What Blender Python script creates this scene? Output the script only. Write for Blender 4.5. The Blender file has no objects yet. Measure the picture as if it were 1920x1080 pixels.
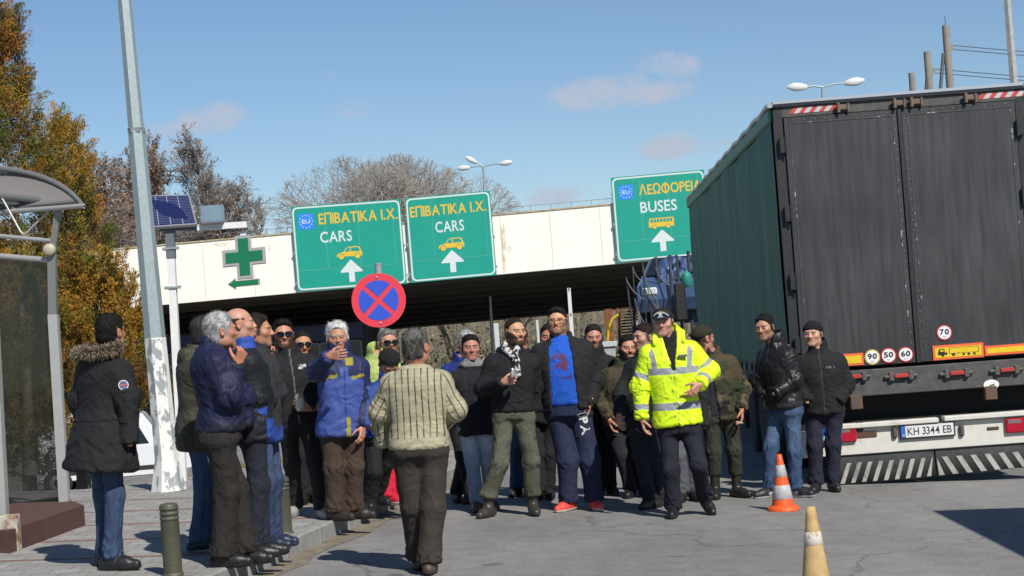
import bpy, bmesh, math, random
import numpy as np
from mathutils import Vector, Matrix

random.seed(7)
rng = np.random.default_rng(7)
SC = bpy.context.scene
COL = SC.collection

# ---------------------------------------------------------------- camera
FPX = 3400.0                      # focal length in photo pixels (1920 wide)
CAMP = np.array([0.0, 0.0, 1.68])
PITCH = math.atan(80 / FPX)
ROLL = math.radians(4.2)
_f = np.array([0, math.cos(PITCH), math.sin(PITCH)])
_r0 = np.array([1.0, 0, 0]); _u0 = np.array([0, -math.sin(PITCH), math.cos(PITCH)])
_r = math.cos(ROLL) * _r0 - math.sin(ROLL) * _u0
_u = math.sin(ROLL) * _r0 + math.cos(ROLL) * _u0
cd = bpy.data.cameras.new('camera'); cam = bpy.data.objects.new('camera', cd); COL.objects.link(cam)
cam.matrix_world = Matrix(((_r[0], _u[0], -_f[0], CAMP[0]), (_r[1], _u[1], -_f[1], CAMP[1]),
                           (_r[2], _u[2], -_f[2], CAMP[2]), (0, 0, 0, 1)))
cd.sensor_width = 36.0; cd.lens = 36.0 * FPX / 1920.0; cd.clip_start = 0.1; cd.clip_end = 6000
SC.camera = cam

# ---------------------------------------------------------------- light
SUN_EL = math.radians(44); SUN_AZ = math.radians(152)      # azimuth clockwise from +Y
SC.view_settings.view_transform = 'Standard'; SC.view_settings.look = 'None'
SC.view_settings.exposure = 0.2; SC.view_settings.gamma = 1.0
SC.view_settings.use_curve_mapping = False
w = bpy.data.worlds.new('World'); SC.world = w; w.use_nodes = True
nt = w.node_tree; nt.nodes.clear()
out = nt.nodes.new('ShaderNodeOutputWorld'); bg = nt.nodes.new('ShaderNodeBackground')
sky = nt.nodes.new('ShaderNodeTexSky'); sky.sky_type = 'NISHITA'; sky.sun_disc = False
sky.sun_elevation = SUN_EL; sky.sun_rotation = SUN_AZ
sky.altitude = 1500; sky.air_density = 1.15; sky.dust_density = 0.0; sky.ozone_density = 3.5
bg.inputs['Strength'].default_value = 0.082
def wn(t, **kw):
    n = nt.nodes.new(t)
    for k, v in kw.items(): setattr(n, k, v)
    return n
def wmath(op, a, b=None, clamp=False):
    n = wn('ShaderNodeMath', operation=op); n.use_clamp = clamp
    for i, v in enumerate((a, b)):
        if v is None: continue
        if isinstance(v, (int, float)): n.inputs[i].default_value = v
        else: nt.links.new(v, n.inputs[i])
    return n.outputs[0]
tc = wn('ShaderNodeTexCoord')
def pixdir(px, py):
    d = _f * FPX + _r * (px - 960) - _u * (py - 540)
    return d / np.linalg.norm(d)
noi = wn('ShaderNodeTexNoise'); noi.inputs['Scale'].default_value = 58; noi.inputs['Detail'].default_value = 7
noi.inputs['Roughness'].default_value = 0.56
nt.links.new(tc.outputs['Generated'], noi.inputs['Vector'])
mask = None
for (px, py, wx, hy, amt) in [(1165, 172, 165, 40, 1.0), (1255, 125, 75, 34, .8), (1250, 272, 85, 32, 1.0), (1340, 276, 70, 18, .5),
                              (400, 220, 75, 36, 1.0), (340, 245, 90, 22, .8), (330, 282, 55, 26, .7), (1040, 372, 90, 30, .55), (1120, 385, 70, 20, .4),
                              (640, 136, 70, 16, .28), (655, 205, 60, 26, .3), (1490, 135, 60, 18, .3), (1400, 190, 80, 14, .25)]:
    c = pixdir(px, py)
    def dotc(v, sc):
        n = wn('ShaderNodeVectorMath', operation='DOT_PRODUCT'); nt.links.new(tc.outputs['Generated'], n.inputs[0])
        n.inputs[1].default_value = tuple(v); return wmath('MULTIPLY', wmath('SUBTRACT', n.outputs['Value'], float(np.dot(v, c))), sc)
    side = np.cross(c, [0, 0, 1]); side /= np.linalg.norm(side); upv = np.cross(side, c)
    a = dotc(side, FPX / wx); b = dotc(upv, FPX / hy)
    r2 = wmath('ADD', wmath('MULTIPLY', a, a), wmath('MULTIPLY', b, b))
    m = wmath('MULTIPLY', wmath('SUBTRACT', 1.0, r2, True), amt)
    mask = m if mask is None else wmath('MAXIMUM', mask, m)
dens = wmath('SUBTRACT', wmath('ADD', mask, wmath('MULTIPLY', wmath('SUBTRACT', noi.outputs['Fac'], 0.5), 2.7)), 0.12)
gate = wmath('MULTIPLY', wmath('MULTIPLY', dens, 1.15, True), wmath('MULTIPLY', mask, 2.2, True))
mixc = wn('ShaderNodeMixRGB'); mixc.inputs['Color2'].default_value = (5.1, 5.65, 6.8, 1)
nt.links.new(wmath('MULTIPLY', gate, 0.92), mixc.inputs['Fac']); tn = wn('ShaderNodeVectorMath', operation='MULTIPLY'); tn.inputs[1].default_value = (.89, .945, 1.0); nt.links.new(sky.outputs['Color'], tn.inputs[0]); nt.links.new(tn.outputs['Vector'], mixc.inputs['Color1'])
nt.links.new(mixc.outputs['Color'], bg.inputs['Color']); nt.links.new(bg.outputs['Background'], out.inputs['Surface'])
sl = bpy.data.lights.new('sun', 'SUN'); so = bpy.data.objects.new('sun', sl); COL.objects.link(so)
sl.energy = 4.4; sl.angle = math.radians(0.5); sl.color = (1.0, 0.955, 0.88)
SUND = Vector((math.sin(SUN_AZ) * math.cos(SUN_EL), math.cos(SUN_AZ) * math.cos(SUN_EL), math.sin(SUN_EL)))
so.rotation_euler = SUND.to_track_quat('Z', 'Y').to_euler(); so.location = (0, 0, 30)

# ---------------------------------------------------------------- geometry helpers
def at(px, py, Y):
    """point seen at photo pixel (px, py) standing Y metres down the road"""
    d = _f * FPX + _r * (px - 960) - _u * (py - 540)
    return CAMP + d * (Y / d[1])
def proj(P):
    d = np.asarray(P, float) - CAMP; z = d @ _f
    return 960 + FPX * (d @ _r) / z, 540 - FPX * (d @ _u) / z
def sstep(a, b, x): 
    t = np.clip((np.asarray(x, float) - a) / (b - a), 0, 1); return t * t * (3 - 2 * t)
KX0, KY0, KSL = -2.04, 13.0, 0.0   # kerb line, filled in below
CROSS = 0.04
def base_z(x, y):
    """the terrain: a road with cross fall, dropping away beyond the parked lorry"""
    x = np.asarray(x, float); y = np.asarray(y, float)
    z = -CROSS * np.clip(x, -7, 9)
    left = sstep(-6.0, -3.0, x)
    z = z - (1 - left) * 1.75 * np.clip((y - 19.4) / 24.5, 0, 1) - left * 1.6 * sstep(36, 62, y)
    z = z - 1.2 * sstep(60, 120, y) 
    return z
def ground_hit(px, py, lift=0.0):
    """where the sight line of a pixel meets the near ground plane raised by lift"""
    d = _f * FPX + _r * (px - 960) - _u * (py - 540)
    # CAMP.z + t dz = lift - CROSS*(t dx)
    t = (lift - CAMP[2]) / (d[2] + CROSS * d[0])
    return CAMP + d * t

def vnoise(P, seed=0):
    P = np.asarray(P, np.float64); i = np.floor(P).astype(np.int64); f = P - i; u = f * f * (3 - 2 * f); r_ = 0
    for dx in (0, 1):
        for dy in (0, 1):
            for dz in (0, 1):
                h = ((i[:, 0] + dx) * 73856093) ^ ((i[:, 1] + dy) * 19349663) ^ ((i[:, 2] + dz) * 83492791) ^ (seed * 2654435761 & 0xffffffff)
                h = (h ^ (h >> 13)) * 1274126177; h = ((h ^ (h >> 16)) & 0xffff) / 65535.0
                r_ = r_ + h * (u[:, 0] if dx else 1 - u[:, 0]) * (u[:, 1] if dy else 1 - u[:, 1]) * (u[:, 2] if dz else 1 - u[:, 2])
    return r_
def fbm(P, seed=0, o=3):
    r_, a, s_ = 0, .5, 1.0
    for k in range(o): r_ = r_ + a * vnoise(P * s_, seed + k); a *= .5; s_ *= 2.1
    return r_ / (1 - .5 ** o)
def ridge(x): return 1 - np.abs(2 * x - 1)

class MB:
    def __init__(s): s.v = []; s.f = []; s.m = []; s.sm = []
    def add(s, vs, fs, m=0, smooth=False):
        o = len(s.v); s.v.extend([tuple(map(float, q)) for q in vs])
        for f in fs: s.f.append(tuple(i + o for i in f)); s.m.append(m); s.sm.append(smooth)
        return s
    def box(s, c, size, m=0, R=None, bev=0.0):
        hx, hy, hz = [q / 2 for q in size]
        if bev > 0:
            b = min(bev, hx * .9, hy * .9, hz * .9)
            vs = []
            for sx in (-1, 1):
                for sy in (-1, 1):
                    for sz in (-1, 1):
                        vs += [(sx * hx, sy * (hy - b), sz * (hz - b)), (sx * (hx - b), sy * hy, sz * (hz - b)), (sx * (hx - b), sy * (hy - b), sz * hz)]
            bm = bmesh.new()
            for q in vs: bm.verts.new(q)
            bmesh.ops.convex_hull(bm, input=bm.verts[:])
            bm.verts.index_update(); vs = [q.co[:] for q in bm.verts]; fs = [[q.index for q in f.verts] for f in bm.faces]; bm.free()
        else:
            vs = [(x, y, z) for x in (-hx, hx) for y in (-hy, hy) for z in (-hz, hz)]
            fs = [(0, 1, 3, 2), (4, 6, 7, 5), (0, 4, 5, 1), (2, 3, 7, 6), (0, 2, 6, 4), (1, 5, 7, 3)]
        vs = np.array(vs)
        if R is not None: vs = vs @ np.array(R).T
        return s.add(vs + np.array(c), fs, m)
    def hexa(s, p, m=0):
        """box from 8 points: bottom loop 4, top loop 4"""
        return s.add(p, [(3, 2, 1, 0), (4, 5, 6, 7), (0, 1, 5, 4), (1, 2, 6, 5), (2, 3, 7, 6), (3, 0, 4, 7)], m)
    def tube(s, pts, rad, n=8, m=0, cap=True, smooth=True):
        pts = [np.array(p, float) for p in pts]
        if not hasattr(rad, '__len__'): rad = [rad] * len(pts)
        rings = []; prev = None
        for i, p in enumerate(pts):
            d = pts[min(i + 1, len(pts) - 1)] - pts[max(i - 1, 0)]; d /= max(np.linalg.norm(d), 1e-9)
            if prev is None:
                a = np.array([1.0, 0, 0]) if abs(d[0]) < .8 else np.array([0, 1.0, 0])
            else: a = prev
            a = a - d * (a @ d); a /= np.linalg.norm(a); prev = a; b = np.cross(d, a)
            rings.append([p + rad[i] * (math.cos(2 * math.pi * k / n) * a + math.sin(2 * math.pi * k / n) * b) for k in range(n)])
        vs = [q for r in rings for q in r]; fs = []
        for i in range(len(pts) - 1):
            for k in range(n):
                fs.append((i * n + k, i * n + (k + 1) % n, (i + 1) * n + (k + 1) % n, (i + 1) * n + k))
        if not smooth:
            s.add(vs, fs, m, False)
            if cap: s.add(rings[0], [tuple(range(n))[::-1]], m); s.add(rings[-1], [tuple(range(n))], m)
            return s
        s.add(vs, fs, m, True)
        if cap: s.add(rings[0], [tuple(range(n))[::-1]], m); s.add(rings[-1], [tuple(range(n))], m)
        return s
    def lathe(s, prof, c=(0, 0, 0), n=24, m=0, smooth=True, R=None):
        vs = [(r * math.cos(2 * math.pi * k / n), r * math.sin(2 * math.pi * k / n), z) for r, z in prof for k in range(n)]
        fs = [(i * n + k, i * n + (k + 1) % n, (i + 1) * n + (k + 1) % n, (i + 1) * n + k) for i in range(len(prof) - 1) for k in range(n)]
        vs = np.array(vs)
        caps = [(0, True), (len(prof) - 1, False)]
        if R is not None: vs = vs @ np.array(R).T
        vs = vs + np.array(c); s.add(vs, fs, m, smooth)
        for i, rev in caps:
            if prof[i][0] > 1e-4:
                q = tuple(range(n)); s.add(vs[i * n:(i + 1) * n], [q[::-1] if rev else q], m)
        return s
    def prism(s, poly, o, ax, ay, depth, m=0, mside=None):
        """polygon in plane (o, ax, ay), thickened by vector depth away from viewer"""
        o = np.array(o, float); ax = np.array(ax, float); ay = np.array(ay, float); dp = np.array(depth, float)
        n = len(poly); fr = [o + ax * x + ay * y for x, y in poly]; bk = [q + dp for q in fr]
        area = sum(poly[i][0] * poly[(i + 1) % n][1] - poly[(i + 1) % n][0] * poly[i][1] for i in range(n))
        facing = np.dot(np.cross(ax, ay), dp) * (1 if area > 0 else -1)
        ids = tuple(range(n)); ids = ids if facing < 0 else ids[::-1]
        s.add(fr, [ids], m); s.add(bk, [ids[::-1]], m if mside is None else mside)
        side = [(i, (i + 1) % n, n + (i + 1) % n, n + i) for i in range(n)]
        if facing < 0: side = [q[::-1] for q in side]
        return s.add(fr + bk, side, m if mside is None else mside)
def flat_mesh(name, V, F):
    me = bpy.data.meshes.new(name); me.from_pydata([tuple(v) for v in V], [], F); return me

INV = {}
def thing(name, label, cat, loc=(0, 0, 0), rz=0.0, group=None):
    o = bpy.data.objects.new(name, None); COL.objects.link(o); o.empty_display_size = 0.2
    o.location = tuple(loc); o.rotation_euler = (0, 0, rz); o['label'] = label; o['category'] = cat
    if group: o['group'] = group
    M = Matrix.Translation(Vector(tuple(loc))) @ Matrix.Rotation(rz, 4, 'Z')
    INV[o.name] = np.array(M.inverted())
    return o
def tag(o, label, cat, group=None):
    o['label'] = label; o['category'] = cat
    if group: o['group'] = group
    return o
def obj(name, mb, mats, parent=None, local=False, kind=None, label=None):
    """link ONE mesh object; vertices are world coordinates unless local"""
    if not isinstance(mats, (list, tuple)): mats = [mats]
    V = np.array(mb.v, float)
    if parent is not None and not local:
        M = INV[parent.name]; V = V @ M[:3, :3].T + M[:3, 3]
    me = bpy.data.meshes.new(name); me.from_pydata(V.tolist(), [], mb.f)
    for mt in mats: me.materials.append(mt)
    me.polygons.foreach_set('material_index', mb.m); me.polygons.foreach_set('use_smooth', mb.sm); me.update()
    o = bpy.data.objects.new(name, me); COL.objects.link(o)
    if parent is not None: o.parent = parent; INV[o.name] = INV[parent.name]
    if kind: o['kind'] = kind
    if label: o['label'] = label
    return o
def npobj(name, V, F, mats, parent=None, smooth=True, colors=None, kind=None, local=False):
    """mesh object from numpy quads/tris, with an optional per-vertex colour"""
    V = np.asarray(V, np.float64)
    if parent is not None and not local:
        M = INV[parent.name]; V = V @ M[:3, :3].T + M[:3, 3]
    if not isinstance(mats, (list, tuple)): mats = [mats]
    me = bpy.data.meshes.new(name); k = F.shape[1]
    me.vertices.add(len(V)); me.vertices.foreach_set('co', V.astype(np.float32).ravel())
    me.loops.add(F.size); me.loops.foreach_set('vertex_index', F.astype(np.int32).ravel())
    me.polygons.add(len(F)); me.polygons.foreach_set('loop_start', np.arange(0, F.size, k, dtype=np.int32))
    me.polygons.foreach_set('loop_total', np.full(len(F), k, np.int32))
    me.polygons.foreach_set('use_smooth', np.full(len(F), smooth, bool))
    for mt in mats: me.materials.append(mt)
    me.update(calc_edges=True)
    if colors is not None:
        ca = me.color_attributes.new('Col', 'FLOAT_COLOR', 'POINT')
        c4 = np.ones((len(V), 4), np.float32); c4[:, :3] = colors; ca.data.foreach_set('color', c4.ravel())
    o = bpy.data.objects.new(name, me); COL.objects.link(o)
    if parent is not None: o.parent = parent; INV[o.name] = INV[parent.name]
    if kind: o['kind'] = kind
    return o
def clone(o, parent=None):
    c = o.copy(); COL.objects.link(c)
    if parent is not None: c.parent = parent
    for ch in list(o.children): clone(ch, c)
    return c
def textmb(txt, o, ax, ay, h, width=None, m=0, center=True, lift=(0, 0, 0), bold=0.0, mb=None):
    """lettering as a flat mesh; o = left baseline (or centre), ax/ay unit vectors, h = cap height"""
    V, F, x = [], [], 0.0
    txt = txt.translate(str.maketrans('ΕΙΒΑΤΚΧΡΟ', 'EIBATKXPO'))
    for ch in txt:            # letter by letter, so that no two glyphs overlap
        if ch == ' ': x += .30; continue
        for sub, dz in ((('O', 0.0), ('I', .004)) if ch == 'Φ' else ((ch, 0.0),)):
            cu = bpy.data.curves.new('lettering', 'FONT'); cu.body = sub; cu.size = 1.0; cu.resolution_u = 3; cu.offset = bold
            ob = bpy.data.objects.new('lettering', cu); COL.objects.link(ob)
            dg = bpy.context.evaluated_depsgraph_get(); dg.update(); me = bpy.data.meshes.new_from_object(ob.evaluated_get(dg))
            v = np.array([q.co[:] for q in me.vertices]); f_ = [tuple(p.vertices) for p in me.polygons]
            bpy.data.objects.remove(ob); bpy.data.curves.remove(cu); bpy.data.meshes.remove(me)
            if ch == 'Φ' and sub == 'I': v[:, 0] += x - wO / 2 - (v[:, 0].min() + v[:, 0].max()) / 2 - .07; v[:, 1] = v[:, 1] * 1.12 - .04
            else: wO = np.ptp(v[:, 0]); v[:, 0] += x - v[:, 0].min(); x += wO + .07
            v[:, 2] = dz; b0 = sum(len(q) for q in V); V.append(v); F += [tuple(i + b0 for i in q) for q in f_]
    V = np.concatenate(V); Zl = V[:, 2].copy()
    V = V - V.min(0); sz = V.max(0); sy = h / sz[1]; sx = sy if width is None else width / sz[0]
    V[:, 0] *= sx; V[:, 1] *= sy
    if center: V[:, 0] -= V[:, 0].max() / 2; V[:, 1] -= h / 2
    ax = np.array(ax, float); ay = np.array(ay, float)
    W = np.array(o) + np.outer(V[:, 0], ax) + np.outer(V[:, 1], ay) + np.array(lift)
    nrm = np.cross(ax, ay); W = W + np.outer(Zl, nrm)
    mb = mb or MB(); mb.add(W, F, m); return mb

# ---------------------------------------------------------------- materials
MATS = {}
def mat(name, col=(.5, .5, .5), rough=.7, metal=0.0, var=0.0, vscale=6.0, bump=0.0, bscale=40.0, col2=None, thr=None,
        spec=0.5, coat=0.0, attr=False, bdist=0.01, detail=6, stretch=None, alpha=None, transm=0.0, coords='Object'):
    if name in MATS: return MATS[name]
    m = bpy.data.materials.new(name); m.use_nodes = True; MATS[name] = m
    n = m.node_tree.nodes; l = m.node_tree.links; b = n['Principled BSDF']
    b.inputs['Roughness'].default_value = rough; b.inputs['Metallic'].default_value = metal
    b.inputs['Specular IOR Level'].default_value = spec; b.inputs['Coat Weight'].default_value = coat
    b.inputs['Transmission Weight'].default_value = transm
    if alpha is not None: b.inputs['Alpha'].default_value = alpha
    b.inputs['Base Color'].default_value = (*col, 1)
    t = n.new('ShaderNodeTexCoord'); vec = t.outputs[coords]
    if stretch:
        mp = n.new('ShaderNodeMapping'); mp.inputs['Scale'].default_value = stretch; l.new(vec, mp.inputs['Vector']); vec = mp.outputs['Vector']
    src = None
    if attr:
        a = n.new('ShaderNodeAttribute'); a.attribute_name = 'Col'; src = a.outputs['Color']
    if var > 0 or col2 is not None:
        nz = n.new('ShaderNodeTexNoise'); nz.inputs['Scale'].default_value = vscale; nz.inputs['Detail'].default_value = detail
        nz.inputs['Roughness'].default_value = .62; l.new(vec, nz.inputs['Vector'])
        if col2 is not None:
            cr = n.new('ShaderNodeValToRGB'); lo, hi = thr or (.4, .6)
            cr.color_ramp.elements[0].position = lo; cr.color_ramp.elements[1].position = hi
            cr.color_ramp.elements[0].color = (*col, 1); cr.color_ramp.elements[1].color = (*col2, 1)
            l.new(nz.outputs['Fac'], cr.inputs['Fac']); src = cr.outputs['Color']
        if var > 0:
            nv = n.new('ShaderNodeTexNoise'); nv.inputs['Scale'].default_value = vscale * 2.3; nv.inputs['Detail'].default_value = detail
            l.new(vec, nv.inputs['Vector'])
            mr = n.new('ShaderNodeMapRange'); mr.inputs['From Min'].default_value = .25; mr.inputs['From Max'].default_value = .75
            mr.inputs['To Min'].default_value = 1 - var; mr.inputs['To Max'].default_value = 1 + var; l.new(nv.outputs['Fac'], mr.inputs['Value'])
            mx = n.new('ShaderNodeVectorMath'); mx.operation = 'SCALE'
            if src is None: mx.inputs[0].default_value = col
            else: l.new(src, mx.inputs[0])
            l.new(mr.outputs['Result'], mx.inputs['Scale']); src = mx.outputs['Vector']
    if src is not None: l.new(src, b.inputs['Base Color'])
    if bump > 0:
        nb = n.new('ShaderNodeTexNoise'); nb.inputs['Scale'].default_value = bscale; nb.inputs['Detail'].default_value = 5; l.new(vec, nb.inputs['Vector'])
        bp = n.new('ShaderNodeBump'); bp.inputs['Strength'].default_value = bump; bp.inputs['Distance'].default_value = bdist
        l.new(nb.outputs['Fac'], bp.inputs['Height']); l.new(bp.outputs['Normal'], b.inputs['Normal'])
    return m
# ================================================================= GROUND
M_asph = bpy.data.materials.new('asphalt'); M_asph.use_nodes = True
def _asph():
    n = M_asph.node_tree.nodes; l = M_asph.node_tree.links; b = n['Principled BSDF']; b.inputs['Roughness'].default_value = .92; b.inputs['Specular IOR Level'].default_value = .3
    t = n.new('ShaderNodeTexCoord'); tot = None
    def mul(v):
        nonlocal tot
        if tot is None: tot = v; return
        m = n.new('ShaderNodeMath'); m.operation = 'MULTIPLY'; l.new(tot, m.inputs[0]); l.new(v, m.inputs[1]); tot = m.outputs[0]
    for sc, lo, hi, det, st in ((55, .80, 1.22, 3, (1, 1, 1)), (5, .90, 1.1, 6, (1, 1, 1)), (.55, .80, 1.16, 8, (1, .5, 1)), (1.6, .9, 1.08, 3, (1, .09, 1))):
        mp = n.new('ShaderNodeMapping'); mp.inputs['Scale'].default_value = st; l.new(t.outputs['Object'], mp.inputs['Vector'])
        z = n.new('ShaderNodeTexNoise'); z.inputs['Scale'].default_value = sc; z.inputs['Detail'].default_value = det; l.new(mp.outputs['Vector'], z.inputs['Vector'])
        r_ = n.new('ShaderNodeMapRange'); r_.inputs['From Min'].default_value = .3; r_.inputs['From Max'].default_value = .7; r_.inputs['To Min'].default_value = lo; r_.inputs['To Max'].default_value = hi; l.new(z.outputs['Fac'], r_.inputs['Value']); mul(r_.outputs['Result'])
    # hairline cracks and oil spots
    ds = n.new('ShaderNodeTexNoise'); ds.inputs['Scale'].default_value = 1.3; ds.inputs['Detail'].default_value = 5; l.new(t.outputs['Object'], ds.inputs['Vector'])
    ad = n.new('ShaderNodeVectorMath'); ad.operation = 'ADD'; l.new(t.outputs['Object'], ad.inputs[0]); l.new(ds.outputs['Color'], ad.inputs[1])
    v = n.new('ShaderNodeTexVoronoi'); v.feature = 'DISTANCE_TO_EDGE'; v.inputs['Scale'].default_value = .32; l.new(ad.outputs['Vector'], v.inputs['Vector'])
    r_ = n.new('ShaderNodeMapRange'); r_.inputs['From Max'].default_value = .008; r_.inputs['To Min'].default_value = .62; l.new(v.outputs['Distance'], r_.inputs['Value']); mul(r_.outputs['Result'])
    o = n.new('ShaderNodeTexNoise'); o.inputs['Scale'].default_value = 2.4; o.inputs['Detail'].default_value = 2; l.new(t.outputs['Object'], o.inputs['Vector'])
    r_ = n.new('ShaderNodeMapRange'); r_.inputs['From Min'].default_value = .70; r_.inputs['From Max'].default_value = .76; r_.inputs['To Min'].default_value = 1; r_.inputs['To Max'].default_value = .6; l.new(o.outputs['Fac'], r_.inputs['Value']); mul(r_.outputs['Result'])
    sc = n.new('ShaderNodeVectorMath'); sc.operation = 'SCALE'; sc.inputs[0].default_value = (.212, .205, .195); l.new(tot, sc.inputs['Scale']); l.new(sc.outputs['Vector'], b.inputs['Base Color'])
    nb = n.new('ShaderNodeTexNoise'); nb.inputs['Scale'].default_value = 110; nb.inputs['Detail'].default_value = 3; l.new(t.outputs['Object'], nb.inputs['Vector'])
    bp = n.new('ShaderNodeBump'); bp.inputs['Strength'].default_value = .3; bp.inputs['Distance'].default_value = .008; l.new(nb.outputs['Fac'], bp.inputs['Height']); l.new(bp.outputs['Normal'], b.inputs['Normal'])
_asph()
M_dirt = mat('dirt', (.16, .13, .085), .95, col2=(.24, .2, .13), vscale=2.0, bump=.6, bscale=30, bdist=.03)
M_pave = bpy.data.materials.new('paving'); M_pave.use_nodes = True
def _pave():
    n = M_pave.node_tree.nodes; l = M_pave.node_tree.links; b = n['Principled BSDF']; b.inputs['Roughness'].default_value = .9
    t = n.new('ShaderNodeTexCoord'); br = n.new('ShaderNodeTexBrick'); l.new(t.outputs['Object'], br.inputs['Vector'])
    br.inputs['Color1'].default_value = (.25, .24, .225, 1); br.inputs['Color2'].default_value = (.31, .30, .28, 1); br.inputs['Mortar'].default_value = (.17, .16, .145, 1)
    br.inputs['Scale'].default_value = 1.0; br.inputs['Brick Width'].default_value = .2; br.inputs['Row Height'].default_value = .2
    br.inputs['Mortar Size'].default_value = .006; br.inputs['Mortar Smooth'].default_value = .4
    nz = n.new('ShaderNodeTexNoise'); nz.inputs['Scale'].default_value = 5; nz.inputs['Detail'].default_value = 8; l.new(t.outputs['Object'], nz.inputs['Vector'])
    mr = n.new('ShaderNodeMapRange'); mr.inputs['To Min'].default_value = .7; mr.inputs['To Max'].default_value = 1.3; l.new(nz.outputs['Fac'], mr.inputs['Value'])
    # every fourth course is a band of reddish setts
    sp = n.new('ShaderNodeSeparateXYZ'); l.new(t.outputs['Object'], sp.inputs[0])
    md = n.new('ShaderNodeMath'); md.operation = 'PINGPONG'; l.new(sp.outputs['Y'], md.inputs[0]); md.inputs[1].default_value = .6
    gt = n.new('ShaderNodeMath'); gt.operation = 'LESS_THAN'; l.new(md.outputs[0], gt.inputs[0]); gt.inputs[1].default_value = .055
    mx = n.new('ShaderNodeMixRGB'); l.new(gt.outputs[0], mx.inputs['Fac']); l.new(br.outputs['Color'], mx.inputs['Color1']); mx.inputs['Color2'].default_value = (.20, .115, .09, 1)
    sc = n.new('ShaderNodeVectorMath'); sc.operation = 'SCALE'; l.new(mx.outputs['Color'], sc.inputs[0]); l.new(mr.outputs['Result'], sc.inputs['Scale'])
    l.new(sc.outputs['Vector'], b.inputs['Base Color'])
    bp = n.new('ShaderNodeBump'); bp.inputs['Strength'].default_value = .5; bp.inputs['Distance'].default_value = .01
    l.new(br.outputs['Fac'], bp.inputs['Height']); bp.invert = True; l.new(bp.outputs['Normal'], b.inputs['Normal'])
_pave()
def grid(xs, ys, zf):
    X, Y = np.meshgrid(xs, ys, indexing='ij'); V = np.stack([X, Y, zf(X, Y)], -1).reshape(-1, 3)
    nx, ny = len(xs), len(ys); i, j = np.meshgrid(np.arange(nx - 1), np.arange(ny - 1), indexing='ij')
    a = (i * ny + j).ravel(); return V, np.stack([a, a + ny, a + ny + 1, a + 1], 1)
XS = np.unique(np.r_[np.linspace(-2500, -60, 12), np.linspace(-60, 60, 61), np.linspace(60, 2500, 12)])
YS = np.unique(np.r_[np.linspace(-60, 0, 7), np.linspace(0, 130, 66), np.linspace(130, 400, 28), np.linspace(400, 4000, 15)])
def hill(x, y): return base_z(x, y) + 26 * sstep(165, 420, y) * (1 + .15 * np.sin(x * .02)) 
V, F = grid(XS, YS, lambda x, y: hill(x, y) - .05); npobj('ground', V, F, M_dirt, kind='structure')
# the kerb line on the road, from two points of it
K1 = ground_hit(482, 1075); K2 = ground_hit(868, 891)
KD = (K2 - K1)[:2] / (K2 - K1)[1]
def kerb_x(y): return K1[0] + KD[0] * (y - K1[1])
ry = np.unique(np.r_[np.linspace(-20, 130, 76)])
V, F = grid(np.linspace(0, 1, 20), ry, lambda u, y: u * 0)
yy = V[:, 1]; xl = np.where(yy < 31, kerb_x(yy), kerb_x(31) - 14 * sstep(31, 37, yy)); V[:, 0] = xl + V[:, 0] * (15 - xl)
V[:, 2] = base_z(V[:, 0], V[:, 1]); npobj('road', V, F, M_asph, kind='structure')
KERB = .13
def pav_z(x): return -CROSS * np.clip(x, -7, 9) + KERB
V, F = grid(np.linspace(0, 1, 24), np.linspace(0, 1, 41), lambda u, y: u * 0)
xx = -13 + V[:, 0] * (kerb_x(12) + 13); V[:, 1] = 4 + V[:, 1] * (15.5 + 4.5 * sstep(-5.3, -3.6, xx)); V[:, 0] = -13 + V[:, 0] * (kerb_x(V[:, 1]) - .14 + 13); V[:, 2] = pav_z(V[:, 0])
npobj('pavement', V, F, M_pave, kind='structure')
# kerb stones (one ribbon of stones, each a bevelled block)
M_kerb = mat('kerb_stone', (.27, .265, .25), .9, var=.22, vscale=5, bump=.5, bscale=60)
mb = MB(); ang = math.atan2(KD[0], 1.0); Rk = np.array(Matrix.Rotation(-ang, 3, 'Z'))
yk = 6.0
while yk < 30:
    x = kerb_x(yk + .49) - .07; z = -CROSS * x
    mb.box((x, yk + .49, z + KERB / 2 - .06), (.15, .975 / math.cos(ang), KERB + .13), R=Rk, bev=.014); yk += .98
obj('kerb', mb, M_kerb, kind='structure')
# gutter dirt along the kerb and verge behind the pavement
mb = MB()
for i in range(40):
    y0 = 7 + i * .5; w0 = .16 + .1 * random.random()
    mb.add([(kerb_x(y0), y0, -CROSS * kerb_x(y0) + .004), (kerb_x(y0) + w0, y0, -CROSS * (kerb_x(y0) + w0) + .004)], [])
fs = [(2 * i, 2 * i + 1, 2 * i + 3, 2 * i + 2) for i in range(39)]
mb.f = fs; mb.m = [0] * 39; mb.sm = [False] * 39
M_gut = mat('gutter_grit', (.15, .125, .09), .95, col2=(.22, .19, .14), vscale=9, bump=.6, bscale=60)
obj('gutter', mb, M_gut, kind='structure')

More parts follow.
